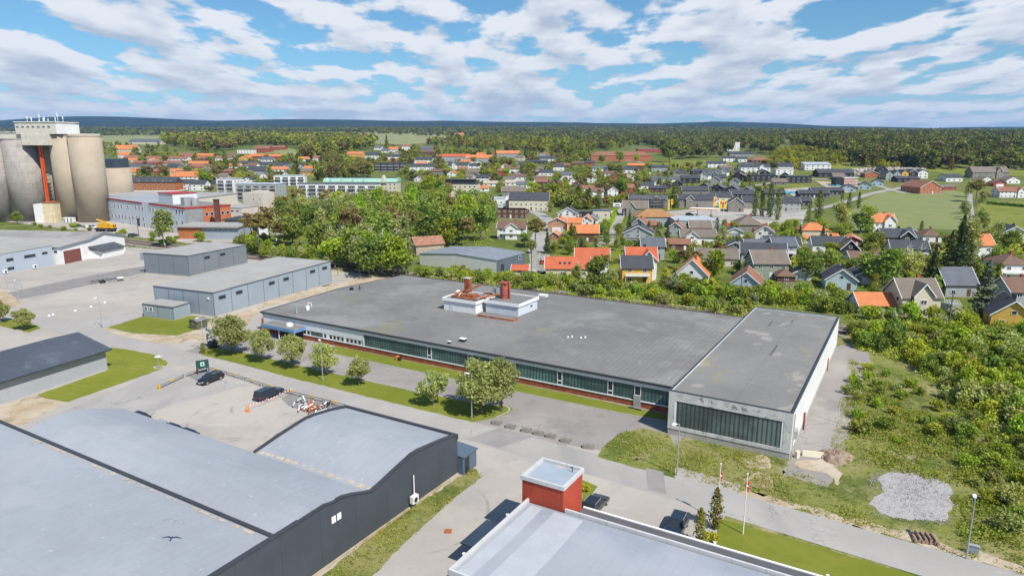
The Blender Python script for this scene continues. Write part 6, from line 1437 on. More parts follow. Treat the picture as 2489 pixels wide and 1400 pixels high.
scatter([(2345, 470), (2352, 470), (2350, 600), (2335, 600)], 9, ['birch', 'broad'], (6, 10), 'avenue tree left of the farm track', 'avenue trees along the farm track', 7, False)
scatter([(2378, 495), (2390, 500), (2400, 600), (2375, 610)], 8, ['birch', 'broad'], (6, 10), 'avenue tree right of the farm track', 'avenue trees along the farm track', 7, False)
scatter([(575, 600), (640, 615), (800, 655), (805, 668), (640, 632), (575, 612)], 22, ['broad', 'birch', 'bright'], (4.5, 8), 'small tree at the railway', 'trees along the railway behind the grey halls', 3.5, False)
scatter([(560, 560), (600, 592), (640, 604), (650, 590), (590, 555)], 7, ['bush'], (3, 4.5), 'shrub in the row along the silo yard fence', 'shrubs along the silo yard', 4, False)
scatter([(0, 520), (40, 545), (130, 560), (300, 575), (400, 600), (520, 606), (520, 596), (300, 562), (130, 548), (40, 534)], 20, ['bush', 'bush', ('bush', 'broad')], (1.5, 3.5), 'low shrub along the railway beside the silo yard', 'shrubs along the silo yard', 4, False)
scatter([(0, 545), (60, 545), (60, 520), (0, 515)], 5, ['broad', 'bright'], (5, 8), 'leafy tree at the left edge before the silos', 'trees before the silos', 5, False)
# shrub belt behind the hall and the thicket on the right
BL = 'leafy shrub in the belt between the factory hall and the railway'
scatter([(1010, 672), (1150, 690), (1400, 716), (1800, 768), (1830, 745), (1640, 725), (1300, 676), (1030, 660)], 70, ['bush', 'bush', ('bush', 'broad'), ('bush', 'birch')], (2.6, 4.6), BL, 'shrubs in the belt behind the hall', 2.2, False, (.8, 1.1))
scatter([(1640, 715), (1850, 742), (2035, 762), (2100, 775), (2489, 815), (2489, 795), (2180, 775), (2070, 742), (1850, 700), (1600, 690)], 62, ['bush', 'bush', ('bush', 'broad'), ('bush', 'bright'), ('bush', 'blossom')], (3, 5.5), 'leafy shrub in the belt behind the tall end hall', 'shrubs in the belt behind the end hall', 2.6, False, (.8, 1.15), 2.)
scatter([(2062, 800), (2489, 840), (2489, 1090), (2420, 1040), (2350, 985), (2270, 925), (2180, 870), (2085, 845)], 92, ['bush', 'bush', ('bush', 'broad'), ('bush', 'bright'), ('bush', 'birch')], (1.6, 5.4), 'leafy shrub in the thicket right of the end hall', 'shrubs in the thicket on the right', 1.9, False, (.85, 1.2))
scatter([(2100, 880), (2230, 950), (2320, 1020), (2489, 1120), (2489, 1340), (2400, 1250), (2340, 1130), (2200, 1090), (2090, 1060), (2050, 960)], 34, ['bush', ('bush', 'broad'), ('bush', 'birch'), ('bush', 'bush'), ('bush', 'bright'), 'bush', ('bush', 'bright'), ('bush', 'yellow')], (.9, 2.8), 'low scattered shrub on the rough grass at the right', 'scattered shrubs on the rough grass', 2.6, False, (.9, 1.3))
scatter([(2300, 960), (2489, 1080), (2489, 1330), (2410, 1260), (2330, 1110)], 18, ['bush', ('bush', 'broad'), ('bush', 'birch')], (1.8, 3.4), 'leafy shrub at the far right', 'scattered shrubs on the rough grass', 2.8, False, (.9, 1.2))
g = G(2040, 1028)
t = thing('dead_birch', 'thin white leafless birch beside the lane of the end hall', 'tree', g, 0)
MB().tube((0, 0, 0), (-.2, .1, 2.5), .07, .055).tube((-.2, .1, 2.5), (.1, 0, 5.2), .055, .02).build('trunk', m_bw, t)
b = MB()
for i in range(16): z = 2.2+i*.2; a = i*2.4; b.tube((-.1, 0, z), (-.1+.55*math.cos(a), .55*math.sin(a), z+.45), .018, .006, 4)
b.build('twigs', m_bw, t)
# hedges
def hedge(pts, h, w_, label, leaf='bush'):
    P = [np.array(G(*p)) for p in pts]; r = np.random.default_rng(len(label)); V = []
    for a, b_ in zip(P[:-1], P[1:]):
        L_ = np.linalg.norm(b_-a); n = int(L_*h*70/ max(1, a[1]/200)); q = r.random((n, 3)); d = (b_-a)/L_; nrm = np.array([-d[1], d[0], 0])
        side = r.integers(0, 3, n); u = np.where(side == 0, 1., q[:, 2]); s_ = np.where(side == 1, -.5, np.where(side == 2, .5, q[:, 1]-.5))
        V.append(a+d*(q[:, :1]*L_)+nrm*(s_[:, None]*w_+r.normal(0, .06, (n, 1)))+np.array([0, 0, 1])*(u[:, None]*h+r.normal(0, .07, (n, 1))))
    V = np.concatenate(V); o0 = V[0].copy(); Q = quads(V-o0, r.uniform(.25, .6, len(V))*max(1, P[0][1]/250), r)
    t = ob('hedge', leafmesh('hedge', Q, LM[leaf])); t.location = o0; tag(t, label, 'hedge')
hedge([(1652, 694), (1640, 712), (1760, 722), (1800, 716)], 2.2, 1.6, 'clipped golden-green hedge below the white orange-roofed gable', 'thuja')
hedge([(1640, 663), (1662, 668)], 2., 1.6, 'short bright hedge beside the golden cone conifer')
hedge([(2400, 496), (2500, 505)], 1.8, 3, 'long dark hedge below the white farmhouse', 'broad')
hedge([(1470, 570), (1488, 536), (1497, 516)], 1.8, 1.8, 'bright hedge along the narrow lane', 'bright')
hedge([(1365, 588), (1382, 592)], 1.3, 1.6, 'small clipped hedge before the dark brown house', 'bright')
hedge([(1440, 640), (1510, 640)], 1.5, 1.2, 'clipped hedge left of the red-roofed villa', 'thuja')
hedge([(2137, 706), (2196, 706)], 1.5, 1.4, 'dark clipped hedge above the orange garage roof', 'broad')

# woods too large to count, and ground cover: single objects
def wood(name, regions, mcol, label, seed=3, av=False):
    r = np.random.default_rng(seed); out = []
    for poly, n, hr, kind in regions:
        W_ = np.array([G(*p)[:2] for p in poly]); lo, hi = W_.min(0), W_.max(0); got = 0; Wl = [tuple(p) for p in W_]
        while got < n:
            x, y = r.uniform(lo[0], hi[0]), lo[1]+(hi[1]-lo[1])*r.random()**1.5
            if not inpoly(x, y, Wl) or not clear(x, y, 3): 
                got += .02; continue
            h = r.uniform(*hr); z = float(TZ(x, y))
            if av and hides(x, y, z, h, .34): got += .05; continue
            got += 1; far = min(4., max(1., y/900)); kd = kind if isinstance(kind, str) else kind[r.integers(len(kind))]
            if y > 1500: h *= 1.1
            k = (kd, int(r.integers(3)), int(far > 1.7)+int(far > 2.8))
            if k not in _tp: _tp[k] = crown(k[0], 50+k[1], (330, 120, 42)[k[2]]).reshape(-1, 4, 3); c_ = _tp[k].mean(1, keepdims=True); _tp[k] = c_+(_tp[k]-c_)*(2.1, 3.4, 5.5)[k[2]]
            q = _tp[k]; a = r.random()*6.28; R_ = np.array([[math.cos(a), -math.sin(a), 0], [math.sin(a), math.cos(a), 0], [0, 0, 1]]); wd = (1.15, 1.35, 1.7)[k[2]]
            out.append(((q.reshape(-1, 3)@R_.T)*np.array([h*wd, h*wd, h])+np.array([x, y, z-.5])))
    V = np.concatenate(out); c0 = np.array([0, V[:, 1].min(), 0]); me = leafmesh(name, V-c0, mcol); o = ob(name, me); o.location = c0
    at = me.attributes.new('tint', 'FLOAT', 'FACE'); cnt = [len(q)//4 for q in out]; at.data.foreach_set('value', np.repeat(r.random(len(out)), cnt).astype(np.float32))
    return tag(o, label, 'woodland', None, 'stuff')
_tp = {}
def woodmat(name, cs):
    M = leafmat(name, cs[0], cs[1], cs[2], 1.); nt = M.node_tree; q = NT.__new__(NT); q.t = nt
    at = q.n('ShaderNodeAttribute', attribute_name='tint', attribute_type='GEOMETRY').outputs['Fac']
    hs = [n for n in nt.nodes if n.type == 'HUE_SAT'][0]; src = hs.inputs['Color'].links[0].from_socket
    c = q.mix(q.ramp(at, .35, .55), src, cs[3]); c = q.mix(q.ramp(at, .78, .84), c, cs[4]); nt.links.new(c, hs.inputs['Color'])
    nt.links.new(q.m('ADD', .72, q.m('MULTIPLY', q.m('FRACT', q.m('MULTIPLY', at, 13.7)), .55)), hs.inputs['Value']); hs.inputs['Hue'].links and nt.links.remove(hs.inputs['Hue'].links[0]); return M
mw = woodmat('mixed_wood', ((0.169, 0.208, 0.029), (0.260, 0.284, 0.044), (0.111, 0.145, 0.024), (0.312, 0.328, 0.033), (0.208, 0.158, 0.055)))
mw2 = woodmat('dark_wood', ((0.111, 0.139, 0.033), (0.182, 0.195, 0.050), (0.072, 0.095, 0.024), (0.208, 0.227, 0.039), (0.182, 0.139, 0.050)))
mw3 = woodmat('young_wood', ((0.247, 0.271, 0.024), (0.364, 0.359, 0.033), (0.143, 0.189, 0.020), (0.390, 0.365, 0.024), (0.117, 0.145, 0.033)))
MIX = ['broad', 'spruce', 'birch', 'pine', 'spruce']
wood('woodland', [([(400, 352), (500, 374), (560, 366), (640, 352), (740, 366), (735, 392), (800, 392), (905, 362), (912, 350), (830, 340), (600, 336), (400, 340)], 1400, (18, 27), ['broad', 'broad', 'birch', 'bright', 'broad', 'spruce']),
                  ([(1020, 352), (1120, 362), (1300, 378), (1430, 384), (1440, 372), (1560, 358), (1240, 338), (1120, 342)], 800, (12, 20), MIX)], mw, 'mixed wood behind the care home and the left hill')
wood('forest', [([(1600, 372), (1640, 388), (1760, 384), (1770, 372), (1800, 366), (1880, 378), (1900, 350), (1560, 345)], 420, (14, 22), ['broad', 'pine', 'birch', 'broad']),
                ([(1240, 338), (1560, 356), (1900, 350), (1900, 334), (1440, 327), (1130, 334)], 1500, (13, 20), MIX),
                ([(2080, 405), (2240, 412), (2489, 416), (2640, 420), (2640, 350), (2489, 345), (2000, 340), (1900, 350)], 1900, (15, 23), ['broad', 'spruce', 'birch', 'spruce', 'pine'])], mw2, 'dark mixed forest on the rise behind the town', 5)
wood('young_forest', [([(1860, 402), (1900, 418), (1980, 408), (2080, 400), (2140, 412), (2250, 405), (2220, 372), (1920, 364), (1880, 375)], 900, (6, 10), ['spruce', 'birch', 'bright', 'birch'])], mw3, 'yellow-green young plantation in front of the dark forest', 6)
wood('distant_forest', [([(-200, 331), (420, 329), (830, 322), (1130, 334), (1440, 327), (1900, 334), (2700, 345), (2700, 321), (1900, 317), (900, 313), (-200, 317)], 8500, (14, 20), ['spruce', 'broad', 'spruce'])], mw2, 'distant dark forest strip below the blue hills', 8)
wood('garden_tree_mass', [([(905, 400), (1080, 404), (1440, 412), (1560, 424), (1630, 462), (1560, 500), (1400, 512), (1200, 470), (1080, 470), (1000, 442)], 620, (7, 13), ['pine', 'broad', 'birch', 'broad', 'bright']),
                         ([(300, 384), (740, 384), (740, 440), (520, 470), (300, 440)], 460, (6, 12), ['pine', 'broad', 'birch', 'bright']),
                         ([(905, 362), (1070, 372), (1440, 392), (1440, 412), (905, 400)], 300, (8, 15), ['broad', 'spruce', 'birch', 'pine']),
                         ([(210, 352), (400, 356), (440, 380), (220, 384)], 70, (8, 14), ['broad', 'birch']),
                         ([(735, 396), (850, 388), (905, 398), (905, 432), (780, 440), (728, 428)], 150, (12, 18), ['pine', 'broad', 'broad', 'spruce']),
                         ([(1560, 404), (1700, 404), (1900, 425), (1900, 470), (1660, 500), (1560, 480)], 130, (5, 9), ['broad', 'birch', 'spruce']),
                         ([(1640, 590), (2489, 600), (2489, 690), (2180, 690), (1640, 640)], 200, (4, 8), ['broad', 'birch', 'bright'])], mw, 'mass of small garden trees between the houses of the town', 9, True)
# rough grass, weeds and undergrowth
def cover(name, polys, m, label, per, hs, seed, grid_=True):
    r = np.random.default_rng(seed); Ps = []
    for poly, n in polys:
        W_ = [G(*p)[:2] for p in poly]; A_ = np.array(W_); lo, hi = A_.min(0), A_.max(0); pts = r.uniform(lo, hi, (n*4, 2)); c = np.zeros(len(pts), bool)
        for i in range(len(W_)):
            (x1, y1), (x2, y2) = W_[i], W_[i-1]
            if y1 == y2: continue
            c ^= ((y1 > pts[:, 1]) != (y2 > pts[:, 1])) & (pts[:, 0] < (x2-x1)*(pts[:, 1]-y1)/(y2-y1)+x1)
        pts = pts[c][:n]; cl = .5+.5*np.sin(pts[:, 0]*.5+2*np.sin(pts[:, 1]*.27))*np.sin(pts[:, 1]*.45+2*np.sin(pts[:, 0]*.21)); pts = pts[r.random(len(pts)) < .06+1.1*cl**1.6]
        k = int(per*1.7); P = np.repeat(pts, k, 0)+r.normal(0, hs*.45, (len(pts)*k, 2)); hh = np.repeat(r.uniform(.4, 1., len(pts)), k)*hs
        Ps.append(np.column_stack([P, r.random(len(P))*hh]))
    P = np.concatenate(Ps); s = hs*r.uniform(.16, .42, len(P)); o0 = np.array([P[0, 0], P[0, 1], 0]); V = quads(P-o0, s, r, 0, .8)
    o = ob(name, leafmesh(name, V, m)); o.location = o0; return tag(o, label, 'ground cover', None, 'stuff')
m_weed = leafmat('weed_leaves', (0.254, 0.297, 0.033), (0.434, 0.420, 0.076), (0.478, 0.391, 0.139), .3, .3)
m_under = leafmat('undergrowth_leaves', (0.231, 0.292, 0.027), (0.381, 0.407, 0.043), (0.159, 0.207, 0.022), .4, .3)
cover('rough_grass_tufts', [([(1452, 1112), (1512, 1050), (1625, 1058), (1921, 1125), (1945, 1150), (2030, 1180), (2120, 1270), (2489, 1385), (2489, 1398), (2100, 1285), (1700, 1168), (1480, 1115)], 3000),
                            ([(2068, 870), (2120, 900), (2330, 1050), (2489, 1150), (2489, 1390), (2330, 1330), (2315, 1180), (2140, 1140), (2060, 1130), (2022, 1085), (2045, 960)], 6000)], m_weed, 'rough weedy grass around the end hall and the gravel pad', 5, .5, 21)
cover('tall_grass', [([(2070, 880), (2120, 900), (2330, 1050), (2489, 1150), (2489, 1390), (2330, 1320), (2315, 1180), (2140, 1130), (2045, 1060)], 1300), ([(2300, 960), (2489, 1070), (2489, 1390), (2340, 1320), (2330, 1150)], 900)], m_under, 'tall green grass and brambles on the rough ground at the right', 9, .85, 31)
cover('loose_stones', [([(2112, 1160), (2155, 1140), (2220, 1144), (2310, 1166), (2324, 1190), (2322, 1245), (2306, 1278), (2220, 1272), (2118, 1258), (2106, 1212)], 1500)], m_gravel, 'loose grey stones of the gravel pad', 4, .3, 33)
cover('weed_strip_plants', [([(1150, 1138), (1100, 1170), (930, 1280), (770, 1410), (900, 1410), (955, 1345), (1060, 1250), (1110, 1205), (1170, 1160)], 1100)], m_weed, 'yellow-flowered weeds between the dark hall and the gravel lane', 5, .4, 22)
cover('undergrowth', [([(1010, 676), (1150, 694), (1400, 722), (1800, 776), (1850, 742), (2040, 764), (2080, 790), (2489, 830), (2489, 792), (2180, 772), (2070, 735), (1850, 700), (1500, 690), (1300, 668), (1030, 656)], 5200),
                      ([(2070, 800), (2489, 830), (2680, 850), (2680, 1230), (2489, 1110), (2420, 1050), (2350, 990), (2270, 930), (2180, 880), (2080, 850)], 5600),
                      ([(800, 672), (1010, 678), (1010, 640), (1200, 600), (1200, 520), (1000, 500), (700, 520), (640, 590)], 4200)], m_under, 'dense green undergrowth below the shrubs and the wood', 6, 1.25, 23)
cover('garden_plants', [([(1290, 620), (1480, 570), (1650, 600), (1900, 640), (2200, 650), (2489, 700), (2489, 790), (2180, 770), (1850, 700), (1500, 690), (1300, 665)], 2600),
                        ([(1240, 560), (1640, 520), (2489, 600), (2489, 690), (1900, 640), (1500, 600)], 2200)], m_under, 'low garden beds and hedgerow plants between the houses', 6, 1.0, 24)
HAZE = 4.5e-5
ORD = ['first', 'second', 'third', 'fourth', 'fifth', 'sixth', 'seventh', 'eighth', 'ninth', 'tenth', 'eleventh', 'twelfth', 'thirteenth', 'fourteenth']
# ------------------------------------------------ vehicles and small things
m_tyre = mat('tyre', (.02, .02, .022), .9); m_rim = mat('wheel_rim', (.45, .46, .47), .35, metal=.6); m_lamp = mat('lamp_glass', (.7, .7, .68), .2); m_red = mat('tail_lamp', (.5, .02, .02), .3)
def paint(n, c): return mat('paint_'+n, c, .3, var=.02, coat=.6, spec=.5)
def car(label, x, y, rz, col, kind='wagon', cat='car', z=0, group=None):
    t = thing({'wagon': 'parked_car', 'pickup': 'pickup_truck', 'van': 'delivery_van'}[kind], label, cat, (x, y, z), rz, group)
    if kind == 'wagon': low = [(-2.35, .35), (-2.38, .75), (-2.3, 1.0), (.95, 1.02), (1.9, .9), (2.35, .68), (2.38, .35)]; cab = [(-2.2, 1.0), (-1.85, 1.5), (.15, 1.52), (1.1, 1.0)]; w_ = .93
    elif kind == 'pickup': low = [(-2.6, .5), (-2.6, 1.05), (.9, 1.12), (2.3, 1.08), (2.6, .9), (2.6, .5)]; cab = [(-2.5, 1.05), (-2.25, 1.75), (.35, 1.75), (1.15, 1.1)]; w_ = .95
    else: low = [(-2.4, .35), (-2.42, 1.1), (1.3, 1.1), (2.2, .95), (2.4, .4)]; cab = [(-2.38, 1.1), (-2.3, 1.85), (.9, 1.85), (1.7, 1.1)]; w_ = .95
    def loft(pr, ins, nm, m, zt):
        b = MB(); n = len(pr); ys = (-w_, -w_+.08, w_-.08, w_); rows = []
        for j, yy in enumerate(ys):
            k = 1 if j in (1, 2) else .0
            rows += [(px_*(1 if k else .985), yy*(1-ins*max(0, (pz-zt))), pz-(.05*(1-k) if pz > zt+.1 else 0)) for px_, pz in pr]
        f = [tuple(range(n)), tuple(range(4*n-1, 3*n-1, -1))]+[(j*n+i, (j+1)*n+i, (j+1)*n+(i+1) % n, j*n+(i+1) % n) for j in range(3) for i in range(n)]
        return b.add(rows, f).build(nm, m, t)
    loft(low, 0, 'body', paint(*col), .5); loft(cab, .32, 'glasshouse', m_glass, 1.0)
    zr = cab[1][1]; wi = w_*(1-.32*(zr-1.0)); MB().prism([(cab[1][0]-.02, -wi), (cab[2][0], -wi), (cab[2][0], wi), (cab[1][0]-.02, wi)], zr-.04, zr+.05).build('roof', paint(*col), t)
    b = MB()
    for sy in (-1, 1):
        for (a_, c_) in ((cab[0], cab[1]), (cab[2], cab[3])): b.tube((a_[0], sy*(w_*(1-.32*(a_[1]-1))-.02), a_[1]), (c_[0], sy*(w_*(1-.32*(c_[1]-1))), c_[1]), .05, n=5)
        xm = (cab[1][0]+cab[2][0])/2-.1; b.tube((xm, sy*w_*.99, 1.0), (xm, sy*wi, zr), .05, n=5)
    if kind != 'wagon':
        for sy in (-1, 1): b.box(cab[0][0]+.12, -.85, min(sy*w_*.82, sy*w_*.955), max(sy*w_*.82, sy*w_*.955), 1.08, zr-.05)
    b.build('pillars', paint(*col), t)
    if kind == 'wagon':
        for sy in (-1, 1): MB().tube((-1.7, sy*wi*.92, zr+.1), (.1, sy*wi*.92, zr+.1), .03).build('roof_rail', m_galv, t)
    for sx in (-1.45, 1.5):
        for sy in (-1, 1):
            wh = MB().tube((0, -.11, 0), (0, .11, 0), .35, n=16).build('wheel', m_tyre, t); wh.location = (sx, sy*(w_-.1), .35)
            MB().tube((0, -.125, 0), (0, .125, 0), .22, n=10).build('rim', m_rim, wh)
    for sy in (-1, 1):
        MB().box(-.05, .04, -.18, .18, -.07, .07).build('headlight', m_lamp, t).location = (low[-2][0]-.02, sy*.66, low[-2][1]-.0)
        MB().box(-.04, .05, -.12, .12, -.14, .14).build('tail_lamp', m_red, t).location = (-2.36 if kind != 'pickup' else -2.6, sy*.76, .85)
        MB().box(-.09, .09, -.09, .09, -.06, .08).build('mirror', paint(*col), t).location = (.75, sy*(w_+.08), 1.08)
    if kind != 'van': MB().box(low[-1][0]-.02, low[-1][0]+.03, -.26, .26, .42, .54).build('number_plate', m_trim, t)
    return t
def carp(label, p1, p2, col, kind='wagon', **k):
    """p1 rear wheel, p2 front wheel pixels"""
    a, b_ = G(*p1), G(*p2); return car(label, (a[0]+b_[0])/2, (a[1]+b_[1])/2, math.atan2(b_[1]-a[1], b_[0]-a[0]), col, kind, z=a[2] if a[1] > 480 else 0, **k)
BLK, NAVY, WHT, SIL, REDC, GRN = ('black', (.012, .014, .02)), ('navy', (.015, .025, .045)), ('white', (.75, .75, .75)), ('silver', (.4, .42, .44)), ('red', (.5, .03, .02)), ('dark_green', (.03, .06, .03))
carp('black estate car at the barrier beside the green info sign', (529, 921), (495, 934), BLK)
carp('dark blue pickup with canopy parked by the barrier', (637, 973), (671, 958), NAVY, 'pickup', cat='pickup truck')
def fixed(label, px_, py_, az, col, kind='wagon', **k): g = G(px_, py_); return car(label, g[0], g[1], R(az), col, kind, **k)
fixed('black car half hidden behind the curved roof, left one', 345, 1030, -30, BLK); fixed('dark car half hidden behind the curved roof, right one', 424, 1060, -30, NAVY); fixed('silver car almost hidden behind the curved roof', 396, 1052, -30, SIL)
fixed('dark car barely showing over the curved roof, farthest right', 462, 1073, -30, NAVY)
fixed('black car beside the red tower, tail lamps towards us', 1446, 1236, 60, BLK); fixed('dark estate car parked near the two narrow conifers', 1643, 1290, -118, NAVY)
fixed('small white van at the silo yard', 222, 556, -8, WHT, 'van', cat='van'); fixed('dark green vehicle near the white van', 190, 552, 5, GRN)
fixed('dark car parked at the grey factory wall', 325, 575, 30, NAVY)
fixed('white car parked by the small red-roofed shed', 1302, 668, 60, WHT); fixed('dark blue car beside the white car near the red roofs', 1322, 670, 50, NAVY)
fixed('black car in the driveway of the brick garage house', 1376, 578, -10, BLK); fixed('grey car on the road below the crop field', 2196, 563, 8, SIL, z=0)
fixed('dark car on the fuel station forecourt', 1676, 524, 0, BLK); fixed('white car behind the dark forecourt car', 1684, 520, 0, WHT)
fixed('white car on the shop forecourt, left one', 1733, 553, 80, WHT); fixed('silver car on the shop forecourt, right one', 1750, 553, 80, SIL)
fixed('white van in the lane beside the cube house', 1494, 520, -5, WHT, 'van', cat='van')
fixed('red car below the long red-roofed house', 1328, 642, 20, REDC)
# lorries on the main street
def lorry(px_, py_, label, col, cab):
    g = G(px_, py_); t = thing('lorry', label, 'lorry', (g[0], g[1], g[2]), R(-3)); m = mat('trailer_'+col[0], col[1], .5, var=.05)
    MB().box(-4.6, 6.2, -1.25, 1.25, 1.1, 4.0).build('trailer', m, t); MB().box(-7, -4.9, -1.2, 1.2, .7, 3.4).build('cab', mat('cab_'+cab[0], cab[1], .4), t); MB().box(-4.5, 6, -1, 1, .8, 1.1).build('chassis', m_black, t)
    MB().box(-7.05, -6.4, -1.1, 1.1, 2.0, 2.9).build('windscreen', m_glass, t)
    if col[0] == 'yellow': MB().add([(-1.5, -1.27, 2.2), (3, -1.27, 2.2), (3.4, -1.27, 2.9), (-1.2, -1.27, 2.9)], [(0, 1, 2, 3)]).build('logo_panel', mat('pale_red_mark', (.7, .25, .08), .5), t)
    for xx in (-6, -3.5, 3.4, 4.5, 5.5):
        for sy in (-1.1, 1.1): MB().tube((0, -.15, 0), (0, .15, 0), .5, n=12).build('wheel', m_tyre, t).location = (xx, sy, .5)
lorry(1077, 488, 'white lorry with bright yellow trailer', ('yellow', (.75, .42, .01)), WHT); lorry(1115, 491, 'lorry with grey tarpaulin trailer and red top edge', ('grey', (.25, .27, .30)), REDC)
# yellow mobile crane and orange excavator
m_yel = mat('machine_yellow', (.70, .38, .02), .5, var=.15); m_org = mat('machine_orange', (.70, .24, .03), .5, var=.15)
g = G(258, 563); t = thing('mobile_crane', 'yellow mobile crane with boom lowered at the factory wall', 'crane', (g[0], g[1], 0), R(-8))
MB().box(-5, 5, -1.3, 1.3, .9, 1.8).build('carrier', m_black, t); MB().box(-3, 2, -1.3, 1.3, 1.8, 4.).build('upper', m_yel, t); MB().tube((-4, 0, 5.6), (5, 0, 3.), .45).tube((-4.6, 0, 5.8), (-4, 0, 5.6), .35).build('boom', m_yel, t); MB().box(3, 4.8, -1.2, 1.2, 1.8, 3.6).build('cab', m_yel, t); MB().box(4.81, 4.85, -1, 1, 2.4, 3.4).build('windscreen', m_glass, t)
for xx in (-3.8, -2.2, 2.2, 3.8):
    for sy in (-1.2, 1.2): MB().tube((0, -.2, 0), (0, .2, 0), .6, n=12).build('wheel', m_tyre, t).location = (xx, sy, .6)
g = G(545, 575); t = thing('excavator', 'orange excavator with folded arm beside the brick store', 'excavator', (g[0], g[1], 0), R(20))
for sy in (-1, 1): MB().box(-1.9, 1.9, sy-.3, sy+.3, 0, .8).build('track', m_tyre, t)
MB().box(-1.6, 1.4, -1.2, 1.2, .9, 2.2).build('house', m_org, t); MB().box(.1, 1.4, .1, 1.2, 2.2, 3.1).build('cab', m_glass, t); MB().tube((1.2, 0, 1.6), (3.8, 0, 4.2), .22).tube((3.8, 0, 4.2), (5.2, 0, 1.4), .18).build('arm', m_org, t); MB().box(4.8, 5.6, -.5, .5, .6, 1.4).build('bucket', m_rust, t)
# lamp posts
def lamp(px_, py_, h, label, az=0):
    g = G(px_, py_); t = thing('street_lamp', label, 'street lamp', (g[0], g[1], 0), R(az)); MB().cyl(0, 0, .1, 0, h, 8, .055).build('pole', m_galv, t)
    a = MB().tube((0, 0, h), (.7, 0, h+.08), .04).build('arm', m_galv, t); MB().box(.45, 1.15, -.16, .16, h+.02, h+.16).build('lamp_head', m_trim, t)
lamp(785, 926, 7.4, 'street lamp in front of the fourth street tree', 120); lamp(1147, 1019, 7.3, 'street lamp in front of the big double street tree', 150); lamp(1645, 1155, 7.1, 'street lamp in the rough grass before the end hall', 200)
lamp(2348, 1357, 6.6, 'street lamp beside the grey cabinet at the bottom right', 60); lamp(249, 797, 7.2, 'street lamp at the left junction by the oval lawn', 240); lamp(497, 857, 7.2, 'street lamp beside the tiny cone conifer', 180)
lamp(48, 741, 6.5, 'street lamp near the fence at the left', 150)
lamp(137, 588, 12, 'tall yard lamp in front of the silos', 90); lamp(1850, 530, 6, 'street lamp at the poplars', 0)
for px_, py_, h, lb in ((337, 572, 9, 'wooden pole before the grey factory'), (597, 600, 11, 'wooden pole with brace by the railway'), (1292, 668, 11, 'wooden pole beside the grey warehouse'), (2305, 800, 9, 'leaning wooden pole at the right edge'), (1799, 735, 10, 'railway pole behind the shrub belt')):
    g = G(px_, py_); t = thing('utility_pole', lb, 'utility pole', (g[0], g[1], 0), .3); MB().cyl(0, 0, .17, 0, h, 7, .11).build('pole', m_bark, t); MB().box(-.9, .9, -.06, .06, h-.7, h-.55).build('crossarm', m_bark, t)
# flagpoles with drooping flags
m_fr = mat('flag_cloth', (.60, .04, .04), .8)
for px_, py_, h, lb in ((1806, 1297, 7.1, 'right flagpole on the mown lawn with hanging red flag'), (1743, 1262, 6.8, 'left flagpole behind the narrow conifers with hanging red flag')):
    g = G(px_, py_); t = thing('flagpole', lb, 'flagpole', (g[0], g[1], 0), 0); MB().cyl(0, 0, .075, 0, h, 8, .04).build('pole', m_trim, t); MB().cyl(0, 0, .1, h, h+.12, 8).build('finial', m_trim, t)
    b = MB(); n = 8
    for i in range(n):
        z0 = h-.8-i*.15; w0 = .02+.1*math.sin(i*1.1)**2; b.k = 1 if i == 3 else 0
        b.add([(.05, .02*math.sin(i), z0), (.05+w0+.12, .06*math.cos(i*2), z0-.05), (.05+w0+.1, .06*math.cos(i*2+2), z0-.22), (.05, .02*math.sin(i+1), z0-.17), (.05, .07, z0), (.05+w0+.1, .12, z0-.05), (.05+w0+.08, .12, z0-.22), (.05, .07, z0-.17)], [(0, 1, 2, 3), (4, 5, 6, 7), (0, 1, 5, 4), (1, 2, 6, 5)])
    b.build('flag', [m_fr, m_trim], t)
# yellow banner flags, tall sign and canopy at the fuel station
m_bn = mat('yellow_banner', (.80, .50, .02), .7); m_bnr = mat('red_mark', (.65, .05, .03), .7)
for i, (px_, py_, h, w_, lb) in enumerate(((1623, 512, 7, 1.1, 'tall yellow sign pillar by the scaffolding'), (1631, 510, 7, 1., 'yellow banner flag beside the sign pillar'), (1733, 520, 10.5, 1.3, 'yellow banner flag, left of three by the canopy'), (1747, 528, 10.5, 1.3, 'yellow banner flag, middle of three by the canopy'), (1758, 528, 10.5, 1.3, 'yellow banner flag, right of three by the canopy'))):
    g = G(px_, py_); t = thing('banner_flag', lb, 'flag', (g[0], g[1], 0), R(-8)); MB().cyl(0, 0, .09, 0, h, 6).build('pole', m_trim, t)
    b = MB().box(.1, .1+w_, -.03, .03, h*(.45 if i else .05), h-.2); b.k = 1; b.box(.3, w_-.05, -.05, .05, h*.72, h*.84); b.build('banner', [m_bn, m_bnr], t)
fr = Frame((1678, 527), (1738, 530)); t = fr.thing('fuel_canopy', 'fuel station canopy with yellow and red edge on yellow-footed pillars', 'canopy'); L = fr.L
MB().box(-1, L+1, 0, 7, 4.6, 4.9).build('canopy_top', m_trim, t); b = MB().box(-1.05, L+1.05, -.05, 0, 4.35, 4.95); b.k = 1; b.box(-1.05, L+1.05, -.1, -.05, 4.6, 4.72); b.build('canopy_edge', [m_bn, m_bnr], t)
for xx in (L*.22, L*.78): p_ = MB().box(xx-.25, xx+.25, 3, 3.5, 0, 4.6).build('pillar', m_trim, t); MB().box(xx-.7, xx+.7, 2.8, 3.7, 0, 1.4).build('fuel_pump', m_bn, t)
